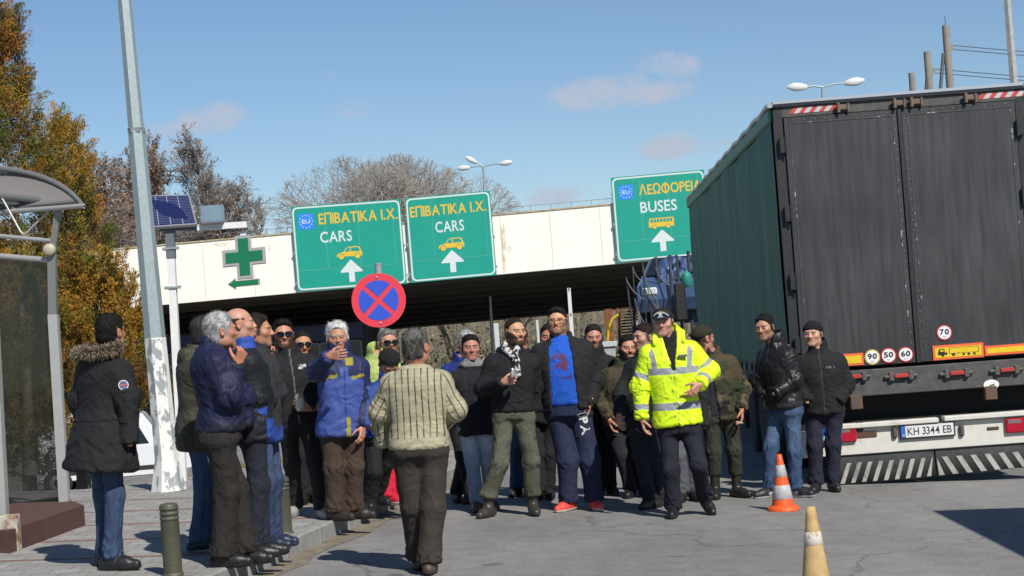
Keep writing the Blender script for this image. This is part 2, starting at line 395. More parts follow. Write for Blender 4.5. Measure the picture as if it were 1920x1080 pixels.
def blades(name, spots, n, h, cols, lab=None, wid=.012, seed=3):
    r = np.random.default_rng(seed); P = spots(r, n); a = r.uniform(0, 6.283, n); hh = h * r.uniform(.4, 1.2, n); ln = r.normal(0, .35, (n, 2)) * hh[:, None]
    dx = np.stack([np.cos(a), np.sin(a), 0 * a], 1) * wid
    T = P + np.c_[ln, hh]; V = np.stack([P - dx, P + dx, T], 1).reshape(-1, 3); F = np.arange(3 * n).reshape(-1, 3)
    c = np.array(cols)[r.integers(0, len(cols), n)] * r.uniform(.7, 1.2, (n, 1)); C = np.repeat(c, 3, 0)
    o = npobj(name, V, F, mat('dry_grass', (.3, .22, .1), .9, attr=True), colors=C, smooth=False, kind='stuff')
    return tag(o, lab, 'grass')
def verge(r, n):
    x = r.uniform(-9, -3.0, n); y = 19.5 + 4.5 * sstep(-5.3, -3.6, x) + np.abs(r.normal(0, .9, n))
    return np.stack([x, y, base_z(x, y) - .05], 1)
blades('verge_grass', verge, 9000, .13, [(.42, .31, .13), (.34, .23, .1), (.25, .22, .08), (.16, .15, .05)], 'dry straw coloured grass along the back edge of the pavement')

# ================================================================= OVERPASS / CANOPY
M_fasc = mat('cream_paint', (.82, .80, .72), .75, var=.05, vscale=.6, bump=.12, bscale=3, stretch=(3, 1, .35), bdist=.03)
M_conc = mat('shade_toned_concrete', (.05, .046, .04), .95, var=.25, vscale=.8, bump=.3, bscale=4)  # darker than real concrete, shade below the deck put into the colour
M_trimc = mat('weathered_edge', (.42, .33, .2), .9, var=.4, vscale=2)
M_rail = mat('rail_metal', (.22, .22, .23), .5, metal=.6)
YF = 83.0
rt = thing('overpass', 'long cream concrete overpass deck crossing behind the green road signs', 'overpass', at(700, 640, YF) * [1, 1, 0] + [0, 0, float(base_z(-4, YF))])
TL, TR, BL, BR = (40, 484), (1760, 328.5), (40, 595.5), (1760, 440)
def qd(p, Y): return at(p[0], p[1], Y)
mb = MB(); mb.hexa([qd(BL, YF), qd(BR, YF), qd(BR, YF) + [0, .6, 0], qd(BL, YF) + [0, .6, 0], qd(TL, YF), qd(TR, YF), qd(TR, YF) + [0, .6, 0], qd(TL, YF) + [0, .6, 0]])
obj('fascia', mb, M_fasc, rt)
mb = MB(); RB = [at(40, 681, 116), at(1760, 526, 116)]
mb.hexa([qd(BL, YF + .62) + [0, 0, .1], qd(BR, YF + .62) + [0, 0, .1], RB[1], RB[0], qd(BL, YF + .62) + [0, 0, 1.9], qd(BR, YF + .62) + [0, 0, 1.9], RB[1] + [0, 0, 1.9], RB[0] + [0, 0, 1.9]])
for k in range(1, 9):      # downstand beams across the soffit
    t = k / 9.0; a = qd(BL, YF + .62) * (1 - t) + RB[0] * t; b = qd(BR, YF + .62) * (1 - t) + RB[1] * t
    mb.hexa([a + [0, 0, -.12], b + [0, 0, -.12], b + [0, .5, -.12], a + [0, .5, -.12], a + [0, 0, .3], b + [0, 0, .3], b + [0, .5, .3], a + [0, .5, .3]])
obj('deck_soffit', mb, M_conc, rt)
mb = MB(); up = np.array([0, 0, .06])
a, b = qd(TL, YF), qd(TR, YF)
mb.hexa([a + [0, -.05, 0], b + [0, -.05, 0], b + [0, .7, 0], a + [0, .7, 0], a + [0, -.05, .06], b + [0, -.05, .06], b + [0, .7, .06], a + [0, .7, .06]])
obj('coping', mb, M_trimc, rt)
mb = MB()
mb.tube([a + [0, .35, .32], b + [0, .35, .32]], .011, 5)
for k in range(46):
    p = a + (b - a) * (k / 45.0) + [0, .35, 0]; mb.tube([p, p + [0, 0, .33]], .009, 4)
obj('railing', mb, M_rail, rt)
# stains that run down the fascia
M_stain = mat('rust_stain', (.56, .46, .29), .9, col2=(.76, .71, .58), vscale=3, thr=(.4, .62))
mb = MB()
for px, y0, y1, wd in [(940, 425, 512, .12), (944, 420, 470, .06), (955, 462, 472, .16), (415, 455, 462, .5), (428, 462, 485, .03), (1092, 390, 402, .03), (1030, 400, 425, .04), (505, 458, 470, .05), (230, 470, 474, .8)]:
    t = random.random()
    n = 8; L, R_ = [], []
    for i in range(n + 1):
        c = at(px + 6.5 * (y0 + (y1 - y0) * i / n - y0) * .0734 / 1.0 * .15, y0 + (y1 - y0) * i / n, YF) + [0, -.004, 0]; ww = wd * (.6 + .8 * random.random())
        L.append(c - [ww / 2, 0, 0]); R_.append(c + [ww / 2, 0, 0])
    mb = MB(); mb.add(L + R_, [(i, i + 1, n + 2 + i, n + 1 + i) for i in range(n)]); obj('rust_streak', mb, M_stain, rt)
M_fj = mat('fascia_joint', (.50, .47, .40), .9, var=.3, vscale=3)
for px in range(100, 1500, 93):
    c0, c1 = at(px, 484 - (px - 40) * .0904 + 3, YF), at(px + 8, 595.5 - (px - 40) * .0904 - 3, YF); c1[0] = c0[0]; mb = MB(); o_ = np.array([0, -.005, 0]); w_ = np.array([.010, 0, 0]); mb.add([c0 - w_ + o_, c0 + w_ + o_, c1 + w_ + o_, c1 - w_ + o_], [(0, 1, 2, 3)]); obj('panel_joint', mb, M_fj, rt)
# columns carrying the far side
mb = MB()
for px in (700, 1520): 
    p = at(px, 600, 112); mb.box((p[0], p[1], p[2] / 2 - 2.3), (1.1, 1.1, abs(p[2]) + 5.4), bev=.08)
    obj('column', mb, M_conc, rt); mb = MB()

# building under the left side of the overpass
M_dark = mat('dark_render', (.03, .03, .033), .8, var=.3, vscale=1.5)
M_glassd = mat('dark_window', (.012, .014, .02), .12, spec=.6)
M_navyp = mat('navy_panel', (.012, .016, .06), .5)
bt = thing('office_building', 'dark low office building in the shade under the overpass', 'building', at(480, 800, 90) * [1, 1, 0] + [0, 0, -3])
x0, x1 = at(230, 640, 88)[0], at(690, 640, 88)[0]
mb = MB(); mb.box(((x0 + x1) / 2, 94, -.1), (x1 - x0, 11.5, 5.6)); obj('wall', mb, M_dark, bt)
mb = MB(); mb.box(((x0 + x1) / 2, 88.15, 2.25), (x1 - x0 - .4, .2, .75)); obj('fascia_band', mb, M_navyp, bt)
for k in range(11):
    xa = x0 + .3 + (x1 - x0 - .6) * (k + .5) / 11; wd = (x1 - x0 - .6) / 11
    mb = MB(); h0, h1 = -1.3, 1.75
    for dx in (-wd / 2 + .05, wd / 2 - .05): mb.box((xa + dx, 88.17, (h0 + h1) / 2), (.08, .14, h1 - h0))
    for z in (h0, .9, h1): mb.box((xa, 88.17, z), (wd - .18, .14, .08))
    f = obj('window', mb, mat('window_frame', (.16, .16, .17), .5), bt)
    mb = MB(); mb.box((xa, 88.21, (h0 + h1) / 2), (wd - .2, .04, h1 - h0 - .1)); obj('pane', mb, M_glassd, f)

# ================================================================= ROAD SIGNS
M_sgreen = mat('sign_green', (.0, .29, .215), .55, var=.05, vscale=.8)
M_swhite = mat('sign_white', (.60, .66, .66), .6); M_syel = mat('sign_yellow', (.70, .46, .03), .6)
M_sblue = mat('sign_blue', (.02, .22, .78), .5); M_sgrey = mat('sign_back', (.35, .36, .37), .5, metal=.5)
M_sstar = mat('sign_star', (.75, .62, .35), .6)
def carpoly(): return [(-.5, .12), (-.49, .3), (-.44, .42), (-.25, .5), (-.1, .86), (.02, .95), (.33, .95), (.42, .86), (.48, .48), (.5, .4), (.5, .12)]
def road_sign(label, q, parts, Y=82.78):
    tl, tr, br, bl = [at(p[0], p[1], Y) for p in q]
    ax = ((tr - tl) + (br - bl)) / 2; ay = ((tl - bl) + (tr - br)) / 2; W = np.linalg.norm(ax); H = np.linalg.norm(ay); ax /= W; ay /= H
    nrm = np.cross(ax, ay); nrm /= np.linalg.norm(nrm)         # towards the viewer (-Y)
    if nrm[1] > 0: nrm = -nrm
    c = (tl + tr + bl + br) / 4; o = c - ax * W / 2 - ay * H / 2
    t = thing('road_sign', label, 'road sign', c - ay * H / 2 + [0, .1, 0], group='green lane signs on the overpass')
    mb = MB(); mb.prism([(0, 0), (W, 0), (W, H), (0, H)], o, ax, ay, -nrm * .07, 0, 1); obj('panel', mb, [M_sgreen, M_sgrey], t)
    P = lambda u, v: o + ax * (u * W) + ay * ((1 - v) * H) + nrm * .006
    # rounded border line
    mb = MB(); ins, th, rad = .045, .07, .22
    def rr(i, r):
        pts = []
        for cx, cy, a0 in ((W - i - r, H - i - r, 0), (i + r, H - i - r, 90), (i + r, i + r, 180), (W - i - r, i + r, 270)):
            for k in range(7): a = math.radians(a0 + 15 * k); pts.append((cx + r * math.cos(a), cy + r * math.sin(a)))
        return pts
    A, B = rr(ins, rad), rr(ins + th, rad - th * .6); n = len(A)
    mb.add([o + ax * x + ay * y + nrm * .006 for x, y in A + B], [(i, (i + 1) % n, n + (i + 1) % n, n + i) for i in range(n)]); obj('border', mb, M_swhite, t)
    def poly(pl, u, v, sw, sh, name, m, lift=0.0, x0=0, y0=0, par=None):
        mb = MB(); c = P(u, v) + nrm * lift; mb.add([c + ax * (x * sw * W) + ay * (y * sh * H) for x, y in pl], [tuple(range(len(pl)))]); return mb
    for p in parts:
        if p[0] == 'text':
            _, s, u0, u1, v, h, m = p
            mb = textmb(s, P((u0 + u1) / 2, v), ax, ay, h * H, (u1 - u0) * W, bold=.014); obj('lettering', mb, m, t)
        elif p[0] == 'arrow':
            _, u, v0, v1, wd = p; hh = v1 - v0
            mb = MB(); pl = [(-.13, 0), (.13, 0), (.13, .44), (.5, .44), (.5, .5), (.06, .96), (0, 1), (-.06, .96), (-.5, .5), (-.5, .44), (-.13, .44)]
            mb.add([P(u, v1) + ax * (x * wd * W) + ay * (y * hh * H) for x, y in pl], [tuple(range(len(pl)))]); obj('arrow', mb, M_swhite, t)
        elif p[0] == 'eu':
            _, u, v, sw = p; s_ = sw * W
            mb = MB(); mb.add([P(u, v) + ax * x * s_ + ay * y * s_ for x, y in ((-.5, -.5), (.5, -.5), (.5, .5), (-.5, .5))], [(0, 1, 2, 3)]); e = obj('eu_badge', mb, M_sblue, t)
            mb = MB()
            for k in range(12):
                a = math.radians(30 * k); cc = P(u, v) + nrm * .005 + ax * .4 * s_ * math.cos(a) + ay * .4 * s_ * math.sin(a)
                pl = [((.055 if i % 2 == 0 else .024) * s_ * math.sin(math.pi * i / 5), (.055 if i % 2 == 0 else .024) * s_ * math.cos(math.pi * i / 5)) for i in range(10)]
                mb.add([cc + ax * x + ay * y for x, y in pl][::-1], [tuple(range(10))])
            obj('star_ring', mb, M_sstar, e)
            obj('lettering', textmb('EU', P(u, v) + nrm * .005, ax, ay, .26 * s_, .5 * s_, bold=.01), M_swhite, e)
        elif p[0] in ('car', 'bus'):
            _, u, v, wd, ht = p
            def pt(x, y, lf=0): return P(u, v) + nrm * lf + ax * x * wd * W + ay * ((y - .5) * ht * H)
            mb = MB(); wn_ = MB(); whl = MB(); hub = MB()
            if p[0] == 'car':
                pl = carpoly(); mb.add([pt(*q) for q in pl], [tuple(range(len(pl)))[::-1]])
                for wpoly in ([(-.2, .53), (-.08, .83), (.0, .87), (.03, .87), (.03, .53)], [(.07, .53), (.07, .87), (.31, .87), (.37, .82), (.42, .53)]):
                    wn_.add([pt(*q, .004) for q in wpoly], [tuple(range(len(wpoly)))[::-1]])
                wx, wr = (-.32, .31), .1
            else:
                pl = [(-.5, .12), (-.5, .55), (-.46, .95), (.47, .95), (.5, .9), (.5, .12)]; mb.add([pt(*q) for q in pl], [tuple(range(6))[::-1]])
                for k in range(7):
                    a = -.44 + k * .128; sl_ = -.02
                    wn_.add([pt(*q, .004) for q in ((a, .55), (a + .1, .55), (a + .1 - sl_, .86), (a - sl_, .86))], [(0, 1, 2, 3)])
                wx, wr = (-.28, .26), .075
            asp = wd * W / (ht * H); o2 = obj('pictogram', mb, M_syel, t); obj('window_cutout', wn_, M_sgreen, o2)
            for x in wx:
                for (m_, r_, lf) in ((0, wr * 1.25, .004), (1, wr, .008)):
                    isring = m_ == 0
                    m_ = MB(); m_.add([pt(x + r_ * math.cos(a), .12 + r_ * asp * math.sin(a), lf) for a in np.linspace(0, 2 * math.pi, 17)[:-1]], [tuple(range(16))]); obj('wheel_ring' if isring else 'wheel_disc', m_, M_sgreen if isring else M_syel, o2)
    # clips and joints of the panel
    for v in (.2, .55, .9):
        for u in (0, 1): mb = MB(); mb.box(P(u, v) - nrm * .03 + ax * (.03 if u else -.03), (.06, .05, .12)); obj('clip', mb, M_sgrey, t)
    mb = MB()
    for u in (.30, .60, .92):
        mb.add([P(u + d, v) - nrm * .003 for d, v in ((-.0022, .05), (.0022, .05), (.0022, .74), (-.0022, .74))], [(3, 2, 1, 0)])
    mb.add([P(u, v) - nrm * .003 for u, v in ((.03, .755), (.97, .755), (.97, .760), (.03, .760))], [(3, 2, 1, 0)])
    obj('panel_joint', mb, mat('joint_line', (.10, .36, .28), .6), t)
road_sign('wide green cars sign with a blue EU badge, left of the other cars sign', [(545, 388), (750, 373), (763, 532), (558, 547)],
          [('eu', .128, .185, .145), ('text', 'ΕΠΙΒΑΤΙΚΑ Ι.Χ.', .245, .965, .165, .135, M_syel), ('text', 'CARS', .245, .535, .385, .13, M_swhite),
           ('car', .50, .577, .235, .137), ('arrow', .507, .67, .93, .2)])
road_sign('square green cars sign without an EU badge, in the middle of the overpass', [(759, 372), (918, 357), (932, 516), (771, 530)],
          [('text', 'ΕΠΙΒΑΤΙΚΑ Ι.Χ.', .05, .94, .17, .13, M_syel), ('text', 'CARS', .33, .665, .376, .13, M_swhite), ('car', .5, .578, .30, .137), ('arrow', .5, .66, .92, .26)])
road_sign('green buses sign with a yellow bus pictogram beside the lorry', [(1145, 333), (1320, 318), (1333, 477), (1158, 493)],
          [('eu', .15, .185, .155), ('text', 'ΛΕΩΦΟΡΕΙΑ', .29, .955, .175, .135, M_syel), ('text', 'BUSES', .29, .68, .38, .13, M_swhite), ('bus', .5, .575, .27, .125), ('arrow', .5, .66, .91, .24)])
road_sign('green sign mostly hidden behind the lorry, only its top corner showing', [(1328, 317), (1500, 302), (1512, 461), (1340, 476)], [])

# ================================================================= TREES
def bare_tree(r, h, spread, levels=4, leafy=0.0, trunk_r=None, up=.35, rnd=False):
    """branch tubes as one vertex/face array each for trunk and crown, plus dry leaves"""
    TV, TF, CV, CF, LV, LC = [], [], [], [], [], []
    def tubearr(pts, rad, n, VV, FF):
        b = sum(len(v) for v in VV); pts = np.array(pts); k = len(pts)
        d = np.gradient(pts, axis=0); d /= np.linalg.norm(d, axis=1)[:, None] + 1e-9
        ref = np.array([.3, .95, .1]); a = np.cross(d, ref); a /= np.linalg.norm(a, axis=1)[:, None] + 1e-9; c = np.cross(d, a)
        th = np.arange(n) * 2 * math.pi / n
        V = pts[:, None] + np.array(rad)[:, None, None] * (np.cos(th)[None, :, None] * a[:, None] + np.sin(th)[None, :, None] * c[:, None])
        VV.append(V.reshape(-1, 3)); i, j = np.meshgrid(np.arange(k - 1), np.arange(n), indexing='ij'); jn = (j + 1) % n
        FF.append(np.stack([i * n + j, i * n + jn, (i + 1) * n + jn, (i + 1) * n + j], -1).reshape(-1, 4) + b)
    def elen(q, nd):
        R_ = np.array([spread, spread, .40 * h]); q0 = (q - np.array([0, 0, .6 * h])) / R_; d0 = nd / R_; a = d0 @ d0; b = q0 @ d0; c = q0 @ q0 - 1
        return (-b + math.sqrt(max(b * b - a * c, 0))) / a * .93
    def grow(p, d, ln, rad, lev):
        k = 5 if lev < 2 else 4
        pts = [np.array(p)]; dd = np.array(d)
        for i in range(k):
            dd = dd + r.normal(0, .08 + .03 * lev, 3) + np.array([0, 0, up * (.02 if rnd else .12)]); dd /= np.linalg.norm(dd); pts.append(pts[-1] + dd * ln / k)
        rr = np.linspace(rad, rad * (.45 if lev else .3), k + 1)
        tubearr(pts, rr, 7 if lev == 0 else (5 if lev == 1 else 3), TV if lev == 0 else CV, TF if lev == 0 else CF)
        if leafy > 0 and lev >= levels - 2:
            for q in pts[1:]:
                if r.random() < leafy: LV.append(q + r.normal(0, .12, 3))
        if lev >= levels: return
        n = ({0: 30, 1: 9, 2: 7, 3: 4} if rnd else {0: 24, 1: 9, 2: 8, 3: 6}).get(lev, 4)
        for i in range(n):
            t = ((.45 if rnd else .28) + (.55 if rnd else .72) * (i + r.random()) / n) if lev == 0 else (.2 + .8 * (i + r.random()) / n)
            x = t * k; i0 = min(int(x), k - 1); q = pts[i0] + (pts[i0 + 1] - pts[i0]) * (x - i0)
            az = r.uniform(0, 6.283); tilt = (r.uniform(.15, .85) if rnd else r.uniform(.45, .95)) if lev == 0 else r.uniform(.35, .85)
            base = pts[i0 + 1] - pts[i0]; base /= np.linalg.norm(base)
            o1 = np.cross(base, [.2, .3, .9]); o1 /= np.linalg.norm(o1); o2 = np.cross(base, o1)
            nd = base * math.cos(tilt) + (o1 * math.cos(az) + o2 * math.sin(az)) * math.sin(tilt)
            L = (elen(q, nd) * r.uniform(.8, 1) if rnd else spread * (1.3 - .85 * t) * r.uniform(.75, 1.15)) if lev == 0 else ln * r.uniform(.38, .62)
            if rnd: L = min(L, max(elen(q, nd), .15))
            grow(q, nd, L, max(rr[i0] * r.uniform(.4, .6), .017 if rnd else .017), lev + 1)
    grow((0, 0, 0), (0, 0, 1), h * (.58 if rnd else .95), trunk_r or h * .016, 0)
    return np.concatenate(TV), np.concatenate(TF), np.concatenate(CV), np.concatenate(CF), np.array(LV).reshape(-1, 3)
M_bark = mat('bark', (.16, .13, .105), .95, var=.3, vscale=6)
M_twig = mat('twigs', (.15, .118, .095), .95, var=.25, vscale=.6)
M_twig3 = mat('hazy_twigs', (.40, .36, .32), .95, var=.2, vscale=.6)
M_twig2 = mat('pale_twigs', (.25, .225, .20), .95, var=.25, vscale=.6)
M_dleaf = mat('dry_leaves', (.26, .11, .05), .9, attr=True)
TREES = {}
def leafquads(P, size, r, cols):
    n = len(P); a = r.normal(0, 1, (n, 3)); a /= np.linalg.norm(a, axis=1)[:, None]; b = np.cross(a, r.normal(0, 1, (n, 3))); b /= np.linalg.norm(b, axis=1)[:, None]
    s = size * r.uniform(.6, 1.3, (n, 1)); V = np.stack([P - a * s, P + b * s * .7, P + a * s, P - b * s * .7], 1).reshape(-1, 3)
    c = np.array(cols)[r.integers(0, len(cols), n)] * r.uniform(.6, 1.25, (n, 1)); return V, np.arange(4 * n).reshape(-1, 4), np.repeat(c, 4, 0)
def tree_proto(key, seed, h, spread, leafy, twigmat, levels=4, rnd=False):
    r = np.random.default_rng(seed); b = bare_tree(r, h, spread, levels, leafy, rnd=rnd); TREES[key] = (np.sort(b[2][:, 2])[-max(40, len(b[2]) // 400)], b, twigmat, r)
def place_tree(key, px, ytop, Y, label, name='bare_tree', rz=0., wide=1.0, group='bare trees behind the overpass'):
    h0, (tv, tf, cv, cf, lv), tm, r = TREES[key]
    top = at(px, ytop, Y); gx = top[0]; gz = float(hill(gx, Y)) - .1; s = (top[2] - gz) / h0
    t = thing(name, label, 'tree', (gx, Y, gz), rz, group)
    S = np.array([s * wide, s * wide, s])
    npobj('trunk', tv * S, tf, M_bark, t, local=True); c = npobj('crown', cv * S, cf, tm, t, local=True)
    if len(lv):
        V, F, C = leafquads(lv * S, .085, r, [(.28, .15, .09), (.34, .19, .12), (.24, .14, .09), (.36, .24, .16)])
        npobj('dry_leaves', V, F, M_dleaf, c, False, C, local=True)
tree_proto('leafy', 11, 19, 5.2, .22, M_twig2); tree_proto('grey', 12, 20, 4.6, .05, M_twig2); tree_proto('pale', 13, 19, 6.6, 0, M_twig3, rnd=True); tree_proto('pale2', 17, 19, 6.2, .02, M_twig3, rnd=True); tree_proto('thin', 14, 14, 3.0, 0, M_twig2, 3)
TL_ = [('leafy', 205, 285, 121, 'brown leafed tree rising between the conifer and the tall grey lamp post', .3, 1.0), ('leafy', 295, 262, 126, 'brown leafed tree right behind the tall grey lamp post and solar panel', 1.9, .85),
       ('grey', 392, 240, 123, 'tall grey almost leafless tree above the metal box of the pharmacy sign', .8, .95), ('grey', 452, 345, 119, 'lower grey bushy tree above the green pharmacy cross', 2.7, 1.5),
       ('leafy', 152, 352, 132, 'leafy brown tree partly hidden by the conifer', 4.0, 1.0), ('thin', 515, 352, 128, 'thin pale sapling just left of the wide cars sign', .5, 1.0),
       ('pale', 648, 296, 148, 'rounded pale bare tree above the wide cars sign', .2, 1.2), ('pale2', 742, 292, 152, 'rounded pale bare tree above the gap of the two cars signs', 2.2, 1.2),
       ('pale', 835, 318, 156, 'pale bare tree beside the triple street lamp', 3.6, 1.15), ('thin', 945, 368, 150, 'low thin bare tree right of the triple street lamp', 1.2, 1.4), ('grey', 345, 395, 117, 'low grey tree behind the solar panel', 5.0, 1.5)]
for k, px, yt, Y, lb, rz, wd in TL_: place_tree(k, px, yt, Y, lb, rz=rz, wide=wd)
# far wood seen below the deck: one mass of thin trunks and brush
r = np.random.default_rng(5); n = 620; Vs, Fs, b0 = [], [], 0
def stick(p, q, w0):
    global b0
    d = q - p; a = np.cross(d, [0, 1, 0]); a = a / np.linalg.norm(a) * w0; c = np.array([0, w0, 0])
    Vs.append(np.array([p - a, p + c, p + a, q])); Fs.append(np.array([[0, 1, 3], [1, 2, 3], [2, 0, 3]]) + b0); b0 += 4
for i in range(n):
    y = r.uniform(150, 230); x = (r.uniform(-26, 34) if i < 420 else r.uniform(-80, 90)) * y / 170; z = float(hill(x, y)); h = r.uniform(6, 15); p = np.array([x, y, z]); q = p + [r.normal(0, .6), r.normal(0, .6), h]
    stick(p, q, r.uniform(.03, .08))
    for k in range(40):
        t = r.uniform(.02, .95); s_ = p + (q - p) * t; L = r.uniform(1.0, 3.2)
        stick(s_, s_ + np.array([r.normal(0, 1), r.normal(0, 1), r.uniform(.2, 1.3)]) * L * .6, r.uniform(.010, .022))
o = npobj('distant_wood', np.concatenate(Vs), np.concatenate(Fs), mat('wood_mass', (.22, .19, .14), .95, col2=(.14, .13, .08), vscale=.05), smooth=False, kind='stuff')
tag(o, 'grey brown leafless wood on the slope seen below the overpass', 'wood')
M_brush = mat('brush', (.17, .15, .10), .95, attr=True); P = np.stack([r.uniform(-30, 38, 14000), r.uniform(140, 200, 14000), np.zeros(14000)], 1)
P[:, 2] = hill(P[:, 0], P[:, 1]) + np.abs(r.normal(0, 2.0, 14000)); V, F, C = leafquads(P, .22, r, [(.2, .17, .12), (.25, .2, .14), (.13, .13, .07), (.11, .12, .05)])
o = npobj('undergrowth', V, F, M_brush, smooth=False, colors=C, kind='stuff'); tag(o, 'brown scrub on the slope below the distant wood', 'scrub')

# golden conifers behind the shelter
M_conif = mat('conifer_foliage', (.2, .1, .02), .8, attr=True, spec=.2)
def conifer(label, px, ytop, ybase, halfw, Y, seed, n=42000, pw=.75, group='golden conifers behind the bus shelter', clear=.12):
    r = np.random.default_rng(seed); top = at(px, ytop, Y); gx = top[0]; gz = float(base_z(gx, Y)) if Y > 24 else float(pav_z(gx)); H = top[2] - gz; R = halfw * Y / FPX
    t = thing('conifer', label, 'tree', (gx, Y, gz), group=group)
    mb = MB(); mb.tube([(gx, Y, gz - .1), (gx + .05, Y, gz + H * .5), (gx, Y, gz + H * .9)], [.11, .07, .02], 8); obj('trunk', mb, M_bark, t)
    # upright plumes over a flame-shaped crown
    npl = int(n / 130); u = r.random(npl) ** .8 * .97; az = r.uniform(0, 6.283, npl)
    lump = 1 + .16 * np.sin(az * 3 + seed) + .12 * np.sin(az * 5 + u * 9 + seed)
    prof = np.minimum(1, (u / .10 + .35)) * (1 - u) ** pw * 1.12
    lobe = fbm(np.stack([np.cos(az) * 2.2 + seed, np.sin(az) * 2.2, u * 6.5], 1), seed, 2); rad = R * prof * lump * (.62 + .75 * sstep(.35, .65, lobe)) * r.uniform(.55, 1.03, npl) + .04
    base = np.stack([rad * np.cos(az), rad * np.sin(az), clear + u * (H - .3 - clear)], 1)
    L = r.uniform(.28, .6, npl) * (H / 6) ** .4; outw = np.stack([np.cos(az), np.sin(az), 0 * az], 1)
    ax_ = outw * r.uniform(.15, .75, (npl, 1)) + np.array([0, 0, 1.0]) + r.normal(0, .16, (npl, 3)); ax_ /= np.linalg.norm(ax_, axis=1)[:, None]
    side = np.cross(ax_, outw); side /= np.linalg.norm(side, axis=1)[:, None] + 1e-9
    m = 240; tt = r.random((npl, m)); w_ = .30 * L[:, None] * np.sin(np.clip(tt * .92 + .08, 0, 1) * math.pi) ** .7 * r.normal(0, .55, (npl, m)); d_ = .13 * L[:, None] * r.normal(0, .6, (npl, m))
    P = base[:, None] + ax_[:, None] * (tt * L[:, None])[..., None] + side[:, None] * w_[..., None] + outw[:, None] * d_[..., None]
    P = P.reshape(-1, 3); k = len(P)
    fa = np.repeat(ax_, m, 0) + r.normal(0, .4, (k, 3)) + np.repeat(side, m, 0) * (np.sign(w_) * .7).reshape(-1, 1); fa /= np.linalg.norm(fa, axis=1)[:, None]
    fb = np.cross(fa, np.repeat(outw, m, 0) + r.normal(0, .5, (k, 3))); fb /= np.linalg.norm(fb, axis=1)[:, None]
    s = r.uniform(.010, .025, (k, 1)); V = np.stack([P - fa * s, P + fb * s * .36, P + fa * s * 1.4, P - fb * s * .36], 1).reshape(-1, 3)
    pal = np.array([(.40, .205, .028), (.33, .19, .028), (.22, .17, .030), (.12, .125, .025), (.33, .145, .03), (.14, .08, .022)])
    mixp = (np.sin(base[:, 0] * 3 + seed) + np.sin(base[:, 2] * 2.2 + base[:, 1] * 2) + r.normal(0, .9, npl)); idx = np.clip(((mixp + 2.2) / 4.4 * 6).astype(int), 0, 5)
    c = pal[idx][:, None] * r.uniform(.75, 1.2, (npl, m, 1)); tip = np.clip(tt, 0, 1)[..., None]; c = c * (1 - .25 * (1 - tip)) 
    npobj('crown', V + [gx, Y, gz], np.arange(4 * k).reshape(-1, 4), M_conif, t, False, np.repeat(c.reshape(-1, 3), 4, 0))
conifer('tallest golden conifer at the left edge of the photo', -6, -18, 900, 150, 26.0, 21, 70000, .95)
conifer('slim golden conifer with twin tips right of the tallest one', 108, 190, 900, 82, 26.6, 22, 42000, .55, clear=.8)
conifer('rounded orange conifer nearest the grey lamp post', 168, 452, 900, 118, 25.2, 23, 42000, .42, clear=1.0)
conifer('reddish conifer seen through the shelter glass', 30, 455, 900, 95, 23.4, 24, 30000, .5)
# ================================================================= LAMP POSTS
def mapcoat(name, base, base2, paint, scale, zmin, thr=(.44, .5)): 
    """galvanised steel with old paint that has flaked off in patches"""
    return mat(name, paint, .8, col2=base, vscale=scale, thr=thr, stretch=(1, 1, .45), detail=10, bump=.3, bscale=20)
M_galv = mat('galvanised_steel', (.36, .42, .42), .42, metal=.35, var=.12, vscale=14)
M_peel = mat('peeling_white_paint', (.74, .73, .70), .8, col2=(.30, .33, .33), vscale=7.5, thr=(.515, .545), stretch=(1, 1, .6), detail=8, bump=.3, bscale=20)
def hexpost(name, mt, p0, p1, r0, r1, parent, turn=.3):
    d = p1 - p0; mb = MB(); n = 6
    rings = []
    for p, rr in ((p0, r0), (p1, r1)): rings.append([p + rr * np.array([math.cos(turn + k * math.pi / 3), math.sin(turn + k * math.pi / 3), 0]) for k in range(n)])
    mb.add(rings[0] + rings[1], [(k, (k + 1) % n, n + (k + 1) % n, n + k) for k in range(n)] + [tuple(range(n, 2 * n))]); return obj(name, mb, mt, parent)
YP = 18.95; b = at(317, 922, YP); b[2] = pav_z(b[0]); tp = at(234, 4, YP); tp = b + (tp - b) * 1.75; pj = b + (tp - b) * .178; pk = b + (tp - b) * .42
t = thing('lamp_post', 'tall six sided galvanised lamp post with flaking white paint at its foot', 'lamp post', b)
rad = lambda f: .124 - .085 * f
hexpost('painted_base', M_peel, b + [0, 0, .32], pj, rad(.03) + .002, rad(.178) + .002, t); hexpost('shaft', M_galv, pj, pk, rad(.178), rad(.42), t); hexpost('upper_shaft', M_galv, pk, tp, rad(.42) - .006, rad(1), t)
mb = MB(); mb.tube([pk + [0, 0, -.02], pk + [0, 0, .03]], rad(.42) + .004, 6, smooth=False); obj('joint_ring', mb, mat('dull_steel', (.25, .27, .27), .6, metal=.4), t)
mb = MB(); rings = []
for z, rr in ((0, .185), (.10, .165), (.32, .127)): rings += [b + [0, 0, z] + rr * np.array([math.cos(.3 + k * math.pi / 3), math.sin(.3 + k * math.pi / 3), 0]) for k in range(6)]
mb.add(rings, [(i * 6 + k, i * 6 + (k + 1) % 6, (i + 1) * 6 + (k + 1) % 6, (i + 1) * 6 + k) for i in range(2) for k in range(6)]); obj('flared_foot', mb, M_peel, t)
mb = MB(); mb.tube([tp, tp + [.6, -.2, .25], tp + [1.5, -.5, .35]], .04, 8); a_ = obj('arm', mb, M_galv, t)
mb = MB(); mb.box(tp + [1.85, -.6, .36], (.75, .3, .16), bev=.05); obj('lamp_head', mb, M_galv, t)

